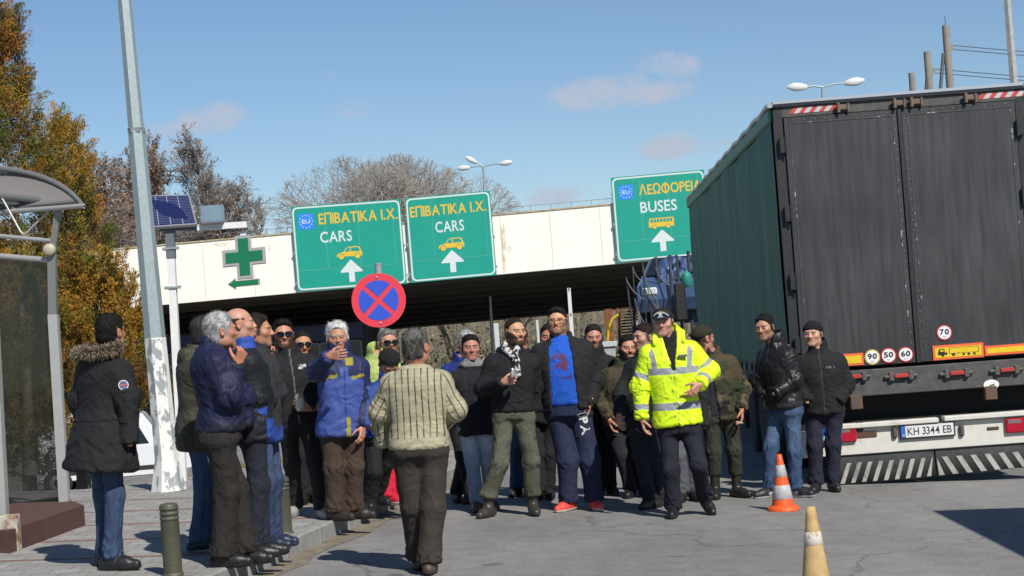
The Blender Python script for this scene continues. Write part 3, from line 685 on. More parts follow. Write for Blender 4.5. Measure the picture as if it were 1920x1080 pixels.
def street_lamp(label, base_px, top_px, Y, heads, r0, group=None, name='street_lamp'):
    tp = at(*top_px, Y); bb = at(*base_px, Y); bb[2] = float(base_z(bb[0], Y)); t = thing(name, label, 'street lamp', bb, group=group)
    mb = MB(); mb.tube([bb, tp], [r0, r0 * .6], 8); obj('pole', mb, M_galv, t)
    for hx, hy in heads:
        h = at(hx, hy, Y); d = h - tp; dd = d / np.linalg.norm(d); mb = MB(); mb.tube([tp, tp + d * .55 + [0, 0, .03], h], r0 * .4, 6); obj('arm', mb, M_galv, t)
        prof = [(0.001, -.05), (.07, -.02), (.12, .2), (.13, .4), (.06, .62), (.001, .66)]
        Rm = np.array(Vector(dd).to_track_quat('Z', 'Y').to_matrix()); mb = MB(); mb.lathe([(a, z * 1.0) for a, z in prof], h, 10, R=Rm @ np.diag([.7, 1.15, 1.0])); l_ = obj('lamp_head', mb, mat('lamp_shell', (.62, .64, .64), .4), t)
        mb = MB(); mb.lathe([(.001, .1), (.09, .2), (.10, .4), (.001, .56)], h - [0, 0, .045], 10, R=Rm @ np.diag([.7, 1.0, 1.0])); obj('lens', mb, mat('lamp_lens', (.55, .55, .5), .25), l_)
street_lamp('triple headed street lamp behind the square cars sign', (925, 700), (906, 312), 95, [(880, 314), (893, 305), (938, 307)], .09)
street_lamp('twin headed street lamp above the lorry roof', (1570, 700), (1542, 163), 60, [(1512, 163), (1585, 156)], .08)
bp_ = at(1945, 700, 40); bp_[2] = float(base_z(bp_[0], 40)); tq = at(1887, -20, 40); t = thing('lamp_post', 'plain grey lamp post rising behind the lorry roof at the right edge', 'lamp post', bp_)
tq2 = bp_ + (tq - bp_) * 1.15
hexpost('shaft', mat('weathered_post', (.36, .36, .35), .7, var=.2, vscale=5), bp_, tq2, .15, .07, t); mb = MB(); mb.box(tq2 + [.35, 0, .05], (.8, .25, .14), bev=.04); obj('lamp_head', mb, M_galv, t)

# masts with stay cables
M_mast = mat('mast_concrete', (.25, .235, .205), .85, var=.12, vscale=1.2); M_cab = mat('steel_cable', (.08, .08, .09), .5)
for lab, px, yt, wpx, cab, strut in [('tallest round concrete mast with a thin rod on top', 1773, 48, 14, 91, (1762, 165, 1766, 125)), ('middle round concrete mast with two stay cables', 1738, 97, 13, 135, (1737, 168, 1739, 125)), ('shortest round concrete mast beside the middle one', 1709, 137, 12, None, None)]:
    Y = 92; tp = at(px, yt, Y); bb = at(px + (650 - yt) * .0734, 650, Y); bb[2] = float(base_z(bb[0], Y)); rr = wpx / 2 * Y / FPX
    t = thing('mast', lab, 'mast', bb, group='concrete masts behind the lorry'); mb = MB(); mb.tube([bb, tp], [rr * 1.25, rr], 16); obj('shaft', mb, M_mast, t)
    if cab:
        a0 = at(px + 8, cab, Y); mb = MB(); mb.prism([(0, -.35), (.28, -.05), (.28, .1), (0, .45)], a0 + [-.08, -.08, 0], (1, 0, 0), (0, 0, 1), (0, .16, 0)); obj('cable_anchor', mb, M_mast, t)
        for dy in (-.06, .14):
            e = at(px + 420, cab + 26, Y); mb = MB(); mb.tube([a0 + [.2, 0, dy], (a0 + e) / 2 + [0, 0, dy - .1], e + [0, 0, dy * 2.4]], .022, 4); obj('cable', mb, M_cab, t)
    if strut:
        mb = MB(); q0 = at(strut[0] - 20, 420, Y); mb.tube([q0 * [1, 1, 0] + [0, 0, q0[2]], at(strut[2] + 3, strut[3] - 25, Y)], .09, 6); obj('strut', mb, mat('mast_strut', (.12, .12, .12), .7), t)
    if yt < 50: mb = MB(); mb.tube([tp, tp + [0, 0, .5]], .02, 5); obj('rod', mb, M_cab, t)

# ================================================================= PHARMACY SIGN
M_wpost = mat('white_post_paint', (.72, .72, .71), .6, var=.06, vscale=4); M_gpost = mat('grey_post_paint', (.13, .145, .165), .6)
Y = 20.2; b = at(344, 915, Y); b[2] = pav_z(b[0]); tp = at(318, 425, Y)
t = thing('pharmacy_sign_post', 'white square post carrying a solar panel, a metal box and a beam', 'sign post', b)
def sqtube(p0, p1, r_, m=0, mb=None):
    mb = mb or MB(); n = 4; A = [p + np.array(o) * r_ for p in (p0, p1) for o in ((-1, -1, 0), (1, -1, 0), (1, 1, 0), (-1, 1, 0))]
    return mb.add(A, [(0, 1, 5, 4), (1, 2, 6, 5), (2, 3, 7, 6), (3, 0, 4, 7), (4, 5, 6, 7), (3, 2, 1, 0)], m)
pm = b + (tp - b) * .875
obj('post', sqtube(b, pm, .042), M_wpost, t); obj('upper_post', sqtube(pm, tp, .048), M_gpost, t)
for py_ in (466, 539):
    c = at(320 + (py_ - 466) * .055, py_, Y); mb = MB(); mb.box(c, (.14, .12, .022)); mb.box(c - [.075, 0, 0], (.035, .03, .035)); mb.box(c + [.075, 0, 0], (.035, .03, .035)); obj('clamp', mb, M_galv, t)
tl, tr, br, bl = at(268, 367, Y + .28), at(355, 365, Y + .28), at(370, 420, Y - .12), at(272, 427, Y - .12)
nr = np.cross(tr - tl, bl - tl); nr /= np.linalg.norm(nr); nr = -nr if nr[1] > 0 else nr
mb = MB(); mb.hexa([q - nr * .035 for q in (bl, br, tr, tl)] + [bl, br, tr, tl]); pn = obj('solar_panel', mb, mat('panel_frame', (.5, .5, .5), .4, metal=.6), t)
M_cell = mat('solar_cells', (.012, .018, .075), .2, col2=(.016, .022, .09), vscale=25); mb = MB(); ln = MB()
PU = lambda u, v: tl + (tr - tl) * u + ((bl + (br - bl) * u) - (tl + (tr - tl) * u)) * v
mb.add([PU(u, v) + nr * .002 for u, v in ((.03, .03), (.97, .03), (.97, .96), (.03, .96))], [(0, 1, 2, 3)]); obj('cells', mb, M_cell, pn)
for k in range(1, 4): u = .03 + k * .235; ln.add([PU(u + d, v) + nr * .004 for d, v in ((-.008, .03), (.008, .03), (.008, .96), (-.008, .96))], [(0, 1, 2, 3)])
for k in range(1, 18): v = .03 + k * .052; ln.add([PU(u, v + d) + nr * .004 for u, d in ((.03, -.003), (.97, -.003), (.97, .003), (.03, .003))], [(0, 1, 2, 3)])
obj('cell_lines', ln, mat('cell_line', (.25, .27, .35), .4), pn)
mb = MB(); q0, q1, q2 = at(300, 428, Y), at(371, 427, Y), at(463, 421, Y)
def bar(p0, p1, hh, dd, mb):
    o = np.array([0, dd, 0]); u = np.array([0, 0, hh]); return mb.hexa([p0 - o - u, p1 - o - u, p1 + o - u, p0 + o - u, p0 - o + u, p1 - o + u, p1 + o + u, p0 + o + u])
obj('bracket', bar(q0, q1, .03, .05, MB()), M_gpost, t); obj('beam', bar(q1, q2, .034, .05, MB()), M_wpost, t)
M_box = mat('box_steel', (.42, .52, .58), .3, metal=.75, var=.08, vscale=8); c = at(399, 401, Y - .02); mb = MB(); mb.box(c, (.235, .16, .185), bev=.004); bx = obj('metal_box', mb, M_box, t)
mb = MB()
for k in range(7):
    for sx in (-1, 1): mb = MB(); mb.box(c + [sx * .122, -.07, -.08 + k * .026], (.018, .03, .014)); obj('fin', mb, M_box, bx)
mb = MB(); mb.box(c + [0, 0, -.1], (.25, .18, .02)); obj('base_plate', mb, M_gpost, bx)
# the cross hangs from the beam
M_cgrey = mat('cross_housing', (.34, .33, .34), .6); M_cgreen = mat('cross_green', (.0, .16, .065), .5); cc = at(457.5, 481.5, Y - .02)
c = thing('pharmacy_cross', 'green pharmacy cross in a grey housing hanging from the white beam', 'pharmacy sign', cc + [0, 0, -.24])
hx = np.array([math.cos(math.radians(-1.2)), 0, math.sin(math.radians(1.2))]); hz = np.array([0, 0, 1.0])
def crosspoly(a, w): return [(-w, -a), (w, -a), (w, -w), (a, -w), (a, w), (w, w), (w, a), (-w, a), (-w, w), (-a, w), (-a, -w), (-w, -w)]
hy = np.array([.06, .16, 0]); 
mb = MB(); mb.prism(crosspoly(.242, .09), cc, hx, hz, (-.03, .2, 0)); hs = obj('housing', mb, M_cgrey, c)
mb = MB(); mb.prism(crosspoly(.207, .058), cc - [0, .004, 0], hx, hz, (0, .003, 0)); obj('green_face', mb, M_cgreen, c)
mb = MB(); st = .0235
for i in range(-8, 9):
    for j in range(-8, 9):
        if (abs(i) <= 2 or abs(j) <= 2): p = cc + hx * (i * st) + hz * (j * st) - [0, .0065, 0]; mb.box(p, (.007, .003, .007))
o = obj('led_dots', mb, mat('led_dot', (.02, .26, .12), .4), c)
mb = MB(); mb.tube([cc + [0, .06, .24], cc + [0, .06, .31]], .012, 8); mb.box(cc + [0, .06, .255], (.06, .06, .03)); obj('hanger', mb, M_wpost, c)
ap = [(-.19, -.004), (-.10, .06), (-.10, .032), (.17, .032), (.17, -.04), (-.10, -.04), (-.10, -.07)]; mb = MB(); mb.prism(ap, at(458, 530, Y - .02), hx, hz, (0, .04, 0)); obj('arrow', mb, M_cgrey, c)
mb = MB(); mb.prism([(x * .92 + (.004 if x > 0 else -.004) * 0 - .002, (y + .004) * .78 - .004) for x, y in ap], at(458, 530, Y - .02) - [0, .004, 0], hx, hz, (0, .003, 0)); obj('arrow_face', mb, M_cgreen, c)

# ================================================================= NO STOPPING SIGN
M_red = mat('sign_red', (.72, .045, .07), .5, var=.06, vscale=5); M_bl = mat('sign_royal_blue', (.03, .085, .55), .5, var=.06, vscale=5)
Y = 19.6; c = at(710, 563, Y); R0 = 51 * Y / FPX; tp = at(709, 497, Y + .05); bb = at(709 + 33, 950, Y + .05); bb[2] = pav_z(bb[0])
t = thing('traffic_sign', 'round red and blue no stopping sign on a grey post', 'traffic sign', bb); ex = at(760, 559, Y) - at(660, 567, Y); ex /= np.linalg.norm(ex); ez = np.cross([0, 1, 0], ex) * -1; ez = np.array([-ex[2], 0, ex[0]])
circ = lambda r_, n=40: [(r_ * math.cos(2 * math.pi * k / n), r_ * math.sin(2 * math.pi * k / n)) for k in range(n)]
mb = MB(); mb.prism(circ(R0), c, ex, ez, (0, .012, 0), 0, 1); obj('red_disc', mb, [M_red, M_sgrey], t)
for k in range(4):     # the four blue quarters
    a0 = math.pi / 4 + k * math.pi / 2; ri = R0 * .735; g = R0 * .085
    pl = []
    for j in range(15):
        a = a0 + math.asin(g / ri) + (math.pi / 2 - 2 * math.asin(g / ri)) * j / 14; pl.append((ri * math.cos(a), ri * math.sin(a)))
    am = a0 + math.pi / 4; pl.append((g * 1.414 * math.cos(am), g * 1.414 * math.sin(am)))
    mb = MB(); mb.prism(pl, c - [0, .004, 0], ex, ez, (0, .003, 0)); obj('blue_quarter', mb, M_bl, t)
mb = MB(); mb.tube([bb, tp], .04, 12); mb.tube([tp, tp + [0, 0, .02]], .045, 12); obj('post', mb, M_galv, t)
for s_ in (-1, 1): mb = MB(); mb.lathe([(.001, 0), (.012, .004), (.015, .012)], c + ez * s_ * R0 * .84 - [0, .012, 0], 10, R=np.array([[1, 0, 0], [0, 0, 1], [0, -1, 0]])); obj('bolt', mb, M_galv, t)

# ================================================================= BOLLARDS
M_boll = mat('bollard_iron', (.085, .09, .062), .55, metal=.25, col2=(.13, .10, .06), vscale=14, thr=(.5, .75), bump=.2, bscale=60)
for lab, bx, by, ty in [('stubby iron bollard in the foreground by the navy jacketed man', 325, 1079, 944), ('stubby iron bollard further back beside the man with the coffee cup', 534, 1001, 894)]:
    p = ground_hit(bx, by, KERB); h = (by - ty) * p[1] / FPX; t = thing('bollard', lab, 'bollard', p, group='iron bollards on the pavement edge'); r_ = .062
    mb = MB(); mb.lathe([(r_ * 1.0, 0), (r_, h * .74), (r_ * 1.02, h * .745)], p, 24); obj('shaft', mb, M_boll, t)
    mb = MB()
    for k in range(3): z = h * (.745 + k * .07); mb.lathe([(r_ * .93, z), (r_ * .93, z + h * .022), (r_ * 1.03, z + h * .03), (r_ * 1.03, z + h * .064), (r_ * .93, z + h * .07)], p, 24)
    obj('ring', mb, M_boll, t)
    mb = MB(); z = h * .955; mb.lathe([(r_ * .98, z), (r_ * .98, z + h * .018), (r_ * .85, z + h * .038), (r_ * .45, z + h * .05), (.001, z + h * .052)], p, 24); obj('cap', mb, M_boll, t)
    mb = MB(); mb.lathe([(r_ * 1.16, 0), (r_ * 1.16, .012), (r_ * 1.02, .02)], p, 24); mb.lathe([(r_ * 1.02, h * .15), (r_ * 1.035, h * .155), (r_ * 1.02, h * .165)], p, 24); obj('foot_ring', mb, M_boll, t)

# ================================================================= BUS SHELTER
M_alu = mat('shelter_aluminium', (.42, .42, .40), .42, metal=.3, var=.06, vscale=5); M_alud = mat('shelter_dark_metal', (.22, .22, .21), .45, metal=.4)
M_smoke = mat('smoked_roof_sheet', (.26, .25, .25), .25, alpha=.66, spec=.5); M_glass = mat('shelter_glass', (.022, .026, .022), .03, alpha=.55, spec=.7)
Y = 16.2
pz = lambda p: np.array([p[0], p[1], float(pav_z(p[0]))])
pA = pz(at(124, 985, Y)); qA = at(93, 470, Y); pB = pz(at(6, 1020, 14.6)); qB = at(-20, 470, 14.6)
t = thing('bus_shelter', 'grey metal bus shelter with smoked glass wall and curved roof', 'bus shelter', pA)
obj('post', sqtube(pA, at(100, 590, Y), .042), M_alu, t); obj('post', sqtube(pB, qB + [0, 0, .9], .05), M_alu, t)
obj('upper_post', sqtube(at(98, 478, Y), at(112, 372, Y - .05), .028), M_alud, t); obj('post', sqtube(at(99.5, 590, Y), at(98, 476, Y), .036), M_alud, t)
mb = MB(); mb.lathe([(.001, 0), (.05, .0), (.055, .012), (.055, .05)], at(91, 468, Y - .09), 20, R=np.array([[1, 0, 0], [0, 0, 1], [0, -1, 0]])); obj('round_plate', mb, mat('beige_plate', (.42, .38, .28), .5), t)
Yf = 16.25; xf = -8.2
def rod(p, q, r_, name, m): mb = MB(); mb.tube([p, q], r_, 10); obj(name, mb, m, t)
a1, a0 = at(92, 488, Y), at(-150, 468, Y + .6); rod(a1, a0, .028, 'head_rail', M_alu)
rod(at(100, 452, Y), at(-150, 428, Y + .6), .020, 'brace_rail', M_alu); rod(at(108, 378, Y), at(-150, 352, Y + .6), .032, 'roof_beam', M_alud); rod(at(106, 388, Y + .05), at(-150, 364, Y + .7), .024, 'roof_beam', M_alu)
mb = MB(); v0, v1, v2 = at(2, 368, Y + .22), at(45, 440, Y + .12), at(95, 392, Y + .03); mb.tube([v0, v1 + [-.03, 0, .03], v1, v1 + [.03, 0, .02], v2], .010, 8); obj('brace_rod', mb, M_alu, t)
# glass wall
mb = MB(); g = [at(93, 492, Y + .01), at(-150, 474, Y + .6)]; gb = [pz(at(120, 960, Y + .01)) + [0, 0, .12], pz(at(-110, 960, Y + .6)) + [0, 0, .12]]
off = np.array([.0, .012, 0]); mb.hexa([gb[1], gb[0], gb[0] + off, gb[1] + off, g[1], g[0], g[0] + off, g[1] + off]); obj('glass_wall', mb, M_glass, t)
# curved roof: an arc swept from the near side to the far side
mb = MB(); n = 12; E0, E1 = [], []
tipn, apex_, back = at(157, 386, Y - .3), at(70, 324, Y + .2), at(-30, 312, Y + .5)
arc = []
for i in range(n + 1):
    s_ = i / n; arc.append((1 - s_) ** 2 * tipn + 2 * s_ * (1 - s_) * at(112, 318, Y) + s_ * s_ * back)
sweep = np.array([-2.2, 1.5, .12]); th = np.array([0, 0, .02])
far = [q + sweep for q in arc]
arc2 = [at(112, 383, Y + .1) * (1 - i / n) ** 2 + 2 * (i / n) * (1 - i / n) * at(70, 335, Y + 1.0) + (i / n) ** 2 * at(-10, 352, Y + 2.0) for i in range(n + 1)]
NN = n + 1; V = arc + [q + th for q in arc] + far + [q + th for q in far]
for i in range(n):
    mb.f += [(i, i + 1, 2 * NN + i + 1, 2 * NN + i), (NN + i, 3 * NN + i, 3 * NN + i + 1, NN + i + 1), (i, NN + i, NN + i + 1, i + 1)]
mb.v = [tuple(q) for q in V]; mb.m = [0] * len(mb.f); mb.sm = [True] * len(mb.f); rf = obj('roof', mb, M_smoke, t)
for k, (f0) in enumerate((0.0, .33, .66, 1.0)):
    mb = MB(); mb.tube([q + sweep * f0 + [0, 0, -.012] for q in arc], .022, 6); obj('roof_rib', mb, M_alud, rf)
mb = MB(); mb.tube([arc[0], far[0]], .025, 6); obj('gutter', mb, M_alu, rf)
# plinth
M_plinth = mat('red_brown_plinth', (.085, .04, .032), .9, var=.25, vscale=6, bump=.3, bscale=30)
P0 = ground_hit(160, 985, KERB); P1 = ground_hit(18, 1038, KERB); P2 = np.array([-9.0, 17.4, 0]); dirp = P1 - P0
mb = MB(); bt_ = [P1, P0, P0 + [-.5, 1.2, 0], P1 + [-2.0, 1.2, 0]]
z0 = [float(pav_z(q[0])) for q in bt_]; mb.hexa([np.array([q[0], q[1], z - .02]) for q, z in zip(bt_, z0)] + [np.array([q[0], q[1], max(z0[1], z0[0]) + .17]) for q, z in zip(bt_, z0)]); obj('plinth', mb, M_plinth, t)
mb = MB(); q = ground_hit(22, 1030, KERB); mb.box(q + [-.02, -.05, .13], (.2, .12, .28), bev=.01); obj('post_foot', mb, mat('rusty_foot', (.45, .42, .36), .8, col2=(.22, .12, .05), vscale=12, thr=(.45, .6)), t)

# ================================================================= WHITE CAR
M_wcar = mat('white_car_paint', (.68, .69, .70), .25, coat=.6); M_tyre = mat('tyre_rubber', (.018, .018, .018), .85); M_cglass = mat('car_glass', (.015, .018, .02), .05, spec=.8)
Yc = 44.0; cx = at(215, 830, Yc)[0]; cz = float(base_z(cx, Yc))
def car(name, label, loc, rz, prof, L, W_, paint, roofz, beltz, group=None):
    """profile extruded with tumblehome: body, glasshouse, windows, wheels"""
    t = thing(name, label, 'car', loc, rz, group); hb = W_ / 2
    mb = MB(); n = len(prof)
    for s_ in (-1, 1): pass
    body = [(x, z) for x, z in prof]
    rows = []
    for yy, ins, dz in ((-hb, .05, 0), (-hb * .93, 0, .0), (hb * .93, 0, 0), (hb, .05, 0)):
        rows.append([(x * (1 - ins * .3), yy if z < beltz + .01 else yy * (1 - .16 * (z - beltz) / (roofz - beltz)), z if ins == 0 else z - (.05 if z > .4 else -.03)) for x, z in body])
    V = [q for r_ in rows for q in r_]; fs = []
    for i in range(3):
        for k in range(n): fs.append((i * n + k, i * n + (k + 1) % n, (i + 1) * n + (k + 1) % n, (i + 1) * n + k))
    fs += [tuple(range(n))[::-1], tuple(range(3 * n, 4 * n))]
    mb.add(V, fs, 0, False); o = obj('body', mb, paint, t, local=True); return t, hb
prof = [(-2.0, .35), (-2.1, .6), (-2.08, .95), (-1.95, 1.05), (-1.5, 1.8), (-1.3, 1.9), (.55, 1.9), (.75, 1.82), (1.25, 1.12), (2.0, .98), (2.12, .75), (2.1, .35)]
t, hb = car('parked_van', 'white van parked low down behind the grey lamp post', (cx, Yc, cz), math.radians(8), prof, 4.2, 1.75, M_wcar, 1.9, 1.1)
for s_ in (-1, 1):
    for (xa, xb) in ((-1.2, -.25), (-.15, .55)):
        mb = MB(); y = s_ * (hb + .004); ys = s_ * (hb * .9); pts = [(xa, y, 1.12), (xb + (.32 if xb > 0 else 0), y, 1.12), (xb, ys, 1.72), (xa + .05, ys, 1.72)]
        mb.add(pts + [(p[0], p[1] - s_ * .03, p[2]) for p in pts], [(0, 1, 2, 3) if s_ < 0 else (3, 2, 1, 0), (4, 5, 1, 0), (5, 6, 2, 1), (6, 7, 3, 2), (7, 4, 0, 3)]); obj('window', mb, M_cglass, t, local=True)
    for wx in (-1.3, 1.35):
        mb = MB(); Rx = np.array([[1, 0, 0], [0, 0, 1], [0, -1, 0]]) * 1.0
        mb.lathe([(.2, -.1), (.31, -.1), (.335, -.06), (.335, .06), (.31, .1), (.2, .1)], (wx, s_ * (hb - .06), .335), 24, R=Rx); w_ = obj('wheel', mb, M_tyre, t, local=True)
        mb = MB(); mb.lathe([(.001, -.09), (.2, -.1), (.2, .1), (.001, .09)], (wx, s_ * (hb - .055), .335), 20, R=Rx); obj('rim', mb, M_galv, w_, local=True)
mb = MB(); mb.box((-.02, -hb - .004, .55), (3.0, .02, .1)); obj('side_trim', mb, mat('black_trim', (.02, .02, .02), .6), t, local=True)

# ================================================================= BARRIER, RACK, CABINETS UNDER THE DECK
Y = 30.0; p0 = at(1088, 800, Y); p0[2] = float(base_z(p0[0], Y)); q0, q1 = at(1073.5, 640, Y), at(1066.5, 540, Y)
t = thing('barrier_boom', 'raised white barrier boom with red marks behind the man in glasses', 'barrier', p0)
mb = MB(); d = (q1 - q0); mb.hexa([q0 - d * .9 + np.array(o) for o in ((-.035, -.02, 0), (.035, -.02, 0), (.035, .02, 0), (-.035, .02, 0))] + [q1 + np.array(o) for o in ((-.028, -.02, 0), (.028, -.02, 0), (.028, .02, 0), (-.028, .02, 0))]); obj('boom', mb, M_wcar, t)
mb = MB()
for f in (.02, .5, .97):
    p = q0 + d * f; mb.box(p - [0, .023, 0], (.022, .004, .05))
obj('red_mark', mb, mat('barrier_mark', (.25, .05, .04), .6), t); mb = MB(); mb.box(p0 + [0, 0, .5], (.35, .35, 1.0), bev=.02); obj('motor_box', mb, mat('barrier_box', (.2, .2, .2), .5), t)
Y = 40.0; c = at(1173, 700, Y); zb = float(base_z(c[0], Y)); zt = at(1173, 577, Y)[2]; t = thing('pallet_rack', 'rust red slatted rack standing under the right end of the deck', 'rack', (c[0], Y, zb)); M_brk = mat('rust_red_paint', (.22, .065, .025), .85, var=.3, vscale=4)
mb = MB(); wpx = 24 * Y / FPX
for dx in (-wpx, -wpx * .25, wpx * 1.05): mb.box((c[0] + dx, Y, (zb + zt) / 2), (.16 if dx < -wpx * .5 else .07, .16, zt - zb))
obj('upright', mb, M_brk, t); mb = MB(); z = zb + .1
while z < zt: mb.box((c[0] + .17, Y + .02, z), (.36, .5, .035)); z += .065
obj('slat', mb, mat('rust_brown_slats', (.12, .05, .03), .9), t)
mb = MB(); pt_ = [at(1140, 668, 38), at(1139, 640, 38), at(1142, 612, 38), at(1149, 597, 38), at(1160, 590, 38)]; base = pt_[0].copy(); base[2] = float(base_z(base[0], 38)); mb.tube([base] + pt_, .03, 8)
tag(obj('yellow_pipe', mb, mat('yellow_pipe', (.55, .42, .02), .5)), 'bent yellow pipe rising beside the rust red rack', 'pipe')
for lab, px, yt, wd, Yq in [('pale grey metal cabinet behind the bearded man in black', 1131, 640, .42, 34)]:
    p = at(px, yt, Yq); zb = float(base_z(p[0], Yq)); t = thing('cabinet', lab, 'cabinet', (p[0], Yq, zb)); mb = MB(); mb.box((p[0], Yq, (p[2] - .12 + zb) / 2), (wd, .3, p[2] - .12 - zb), bev=.01); obj('housing', mb, mat('cabinet_grey', (.36, .38, .38), .5, var=.1), t); mb = MB(); mb.box((p[0], Yq, p[2] - .06), (wd + .08, .38, .1), bev=.01); obj('lid', mb, mat('cabinet_lid', (.5, .52, .52), .4), t)
for lab, px, yt, yb, Yq, r_ in [('thin white post under the deck behind the scarfed man', 1007, 600, 800, 60, .04), ('grey square post under the deck left of the scarfed man', 930, 606, 800, 55, .07)]:
    p = at(px, yt, Yq); b = p.copy(); b[2] = float(base_z(p[0], Yq)); b[0] += .0; mb = MB(); sqtube(b, p, r_, mb=mb); mb.box(b + [0, 0, .04], (r_ * 4, r_ * 4, .08)); tag(obj('post', mb, mat('pale_post', (.5, .52, .53), .6)), lab, 'post')

# ================================================================= CONES
def cone(label, bx, by, ty, wbase, cols, bands, square, group=None, cut=False):
    p = ground_hit(bx, by); h = (by - ty) * p[1] / FPX; rb = wbase / 2 * p[1] / FPX; t = thing('traffic_cone', label, 'traffic cone', p, group=group); m0, m1, m2 = cols; r1 = rb * (.70 if square else .9); rt = r1 * .2 if square else r1 * .3
    rr = lambda f: r1 + (rt - r1) * f
    mb = MB(); edges = [0] + [e for b in bands for e in b] + [1]
    mb.lathe([(rr(f), .03 + f * (h - .03)) for f in np.linspace(0, 1, 9)] + [(rt * .6, h + .002)], p, 28); obj('body', mb, m0, t)
    for f0, f1 in bands: mb = MB(); mb.lathe([(rr(f0) + .001, .03 + f0 * (h - .03)), (rr(f0) + .003, .03 + f0 * (h - .03) + .002), (rr(f1) + .003, .03 + f1 * (h - .03) - .002), (rr(f1) + .001, .03 + f1 * (h - .03))], p, 28); obj('reflective_band', mb, m1, t)
    if square:
        mb = MB(); mb.lathe([(rb, 0), (rb, .02), (rb * .93, .034), (r1 * 1.02, .05)], p, 12); obj('foot', mb, m2, t)
    return t
M_cor = mat('cone_orange', (.72, .105, .02), .5, var=.12, vscale=7, bump=.1); M_cband = mat('cone_band', (.42, .42, .42), .5, var=.25, vscale=18)
cone('orange traffic cone with two silver bands in front of the lorry', 1469, 957, 852, 62, (M_cor, M_cband, M_cor), [(.16, .42), (.58, .80)], True)
M_cy = mat('faded_cone', (.52, .36, .16), .8, col2=(.36, .22, .09), vscale=5, thr=(.45, .7), var=.25, bump=.3, bscale=30); M_cw = mat('cone_white_band', (.62, .58, .5), .7, col2=(.35, .22, .1), vscale=14, thr=(.58, .66))
cone('faded yellow brown traffic cone with one white band in the right foreground', 1532, 1108, 951, 62, (M_cy, M_cw, M_cy), [(.53, .69)], False)
# ================================================================= LORRY TRAILER
YT = 18.5; TP = at(1740, 915, YT); TP[2] = -CROSS * TP[0] - .02
trl = thing('lorry_trailer', 'large curtain sided lorry trailer with black rear doors and a dirty green side', 'lorry', TP, -math.radians(1.9))
Mi = INV[trl.name]
def tl_(px, py, dy=0.0):
    """pixel of the trailer's rear plane -> trailer local coordinates"""
    d = _f * FPX + _r * (px - 960) - _u * (py - 540); n = Mi[:3, :3].T @ np.array([0, 1, 0.]); o = TP + n * dy
    P = CAMP + d * (((o - CAMP) @ n) / (d @ n)); return Mi[:3, :3] @ P + Mi[:3, 3]
M_door = bpy.data.materials.new('black_door'); M_door.use_nodes = True
def _door():
    n = M_door.node_tree.nodes; l = M_door.node_tree.links; b = n['Principled BSDF']; b.inputs['Roughness'].default_value = .55
    t = n.new('ShaderNodeTexCoord'); mp = n.new('ShaderNodeMapping'); mp.inputs['Scale'].default_value = (13, 6, 1.0); l.new(t.outputs['Object'], mp.inputs['Vector'])
    a = n.new('ShaderNodeTexNoise'); a.inputs['Scale'].default_value = 1.6; a.inputs['Detail'].default_value = 9; l.new(mp.outputs['Vector'], a.inputs['Vector'])
    c = n.new('ShaderNodeTexNoise'); c.inputs['Scale'].default_value = 1.0; c.inputs['Detail'].default_value = 4; l.new(t.outputs['Object'], c.inputs['Vector'])
    ad = n.new('ShaderNodeMath'); ad.operation = 'MULTIPLY'; l.new(a.outputs['Fac'], ad.inputs[0]); l.new(c.outputs['Fac'], ad.inputs[1])
    cr = n.new('ShaderNodeValToRGB'); cr.color_ramp.elements[0].position = .14; cr.color_ramp.elements[1].position = .45
    cr.color_ramp.elements[0].color = (.022, .0228, .0245, 1); cr.color_ramp.elements[1].color = (.058, .059, .061, 1); l.new(ad.outputs[0], cr.inputs['Fac']); l.new(cr.outputs['Color'], b.inputs['Base Color'])
    bp = n.new('ShaderNodeBump'); bp.inputs['Strength'].default_value = .2; bp.inputs['Distance'].default_value = .02; l.new(c.outputs['Fac'], bp.inputs['Height']); l.new(bp.outputs['Normal'], b.inputs['Normal'])
_door()
M_curt = bpy.data.materials.new('green_curtain'); M_curt.use_nodes = True
def _curt():
    n = M_curt.node_tree.nodes; l = M_curt.node_tree.links; b = n['Principled BSDF']; b.inputs['Roughness'].default_value = .6; b.inputs['Specular IOR Level'].default_value = .25
    t = n.new('ShaderNodeTexCoord'); mp = n.new('ShaderNodeMapping'); mp.inputs['Scale'].default_value = (1, 2.4, .28); l.new(t.outputs['Object'], mp.inputs['Vector'])
    a = n.new('ShaderNodeTexNoise'); a.inputs['Scale'].default_value = 1.5; a.inputs['Detail'].default_value = 9; a.inputs['Roughness'].default_value = .7; l.new(mp.outputs['Vector'], a.inputs['Vector'])
    cr = n.new('ShaderNodeValToRGB'); cr.color_ramp.elements[0].position = .50; cr.color_ramp.elements[1].position = .80
    cr.color_ramp.elements[0].color = (.019, .135, .088, 1); cr.color_ramp.elements[1].color = (.24, .28, .24, 1); l.new(a.outputs['Fac'], cr.inputs['Fac']); l.new(cr.outputs['Color'], b.inputs['Base Color'])
_curt()
M_frame = mat('trailer_frame', (.022, .022, .023), .5, var=.3, vscale=6); M_frame2 = mat('dirty_frame', (.075, .073, .07), .7, var=.35, vscale=5)
M_under = mat('underside', (.012, .012, .012), .9); M_wb = mat('white_bumper', (.62, .60, .54), .55, col2=(.40, .34, .26), vscale=5, thr=(.62, .75), var=.06)
M_rubb = mat('mud_flap', (.06, .06, .06), .8, var=.3, vscale=9); M_str = mat('flap_stripe', (.36, .35, .32), .8, col2=(.2, .19, .18), vscale=8, thr=(.45, .65))
M_sil = mat('silver_edge', (.5, .52, .55), .35, metal=.5); M_tarp = mat('roof_tarp', (.02, .022, .026), .35)
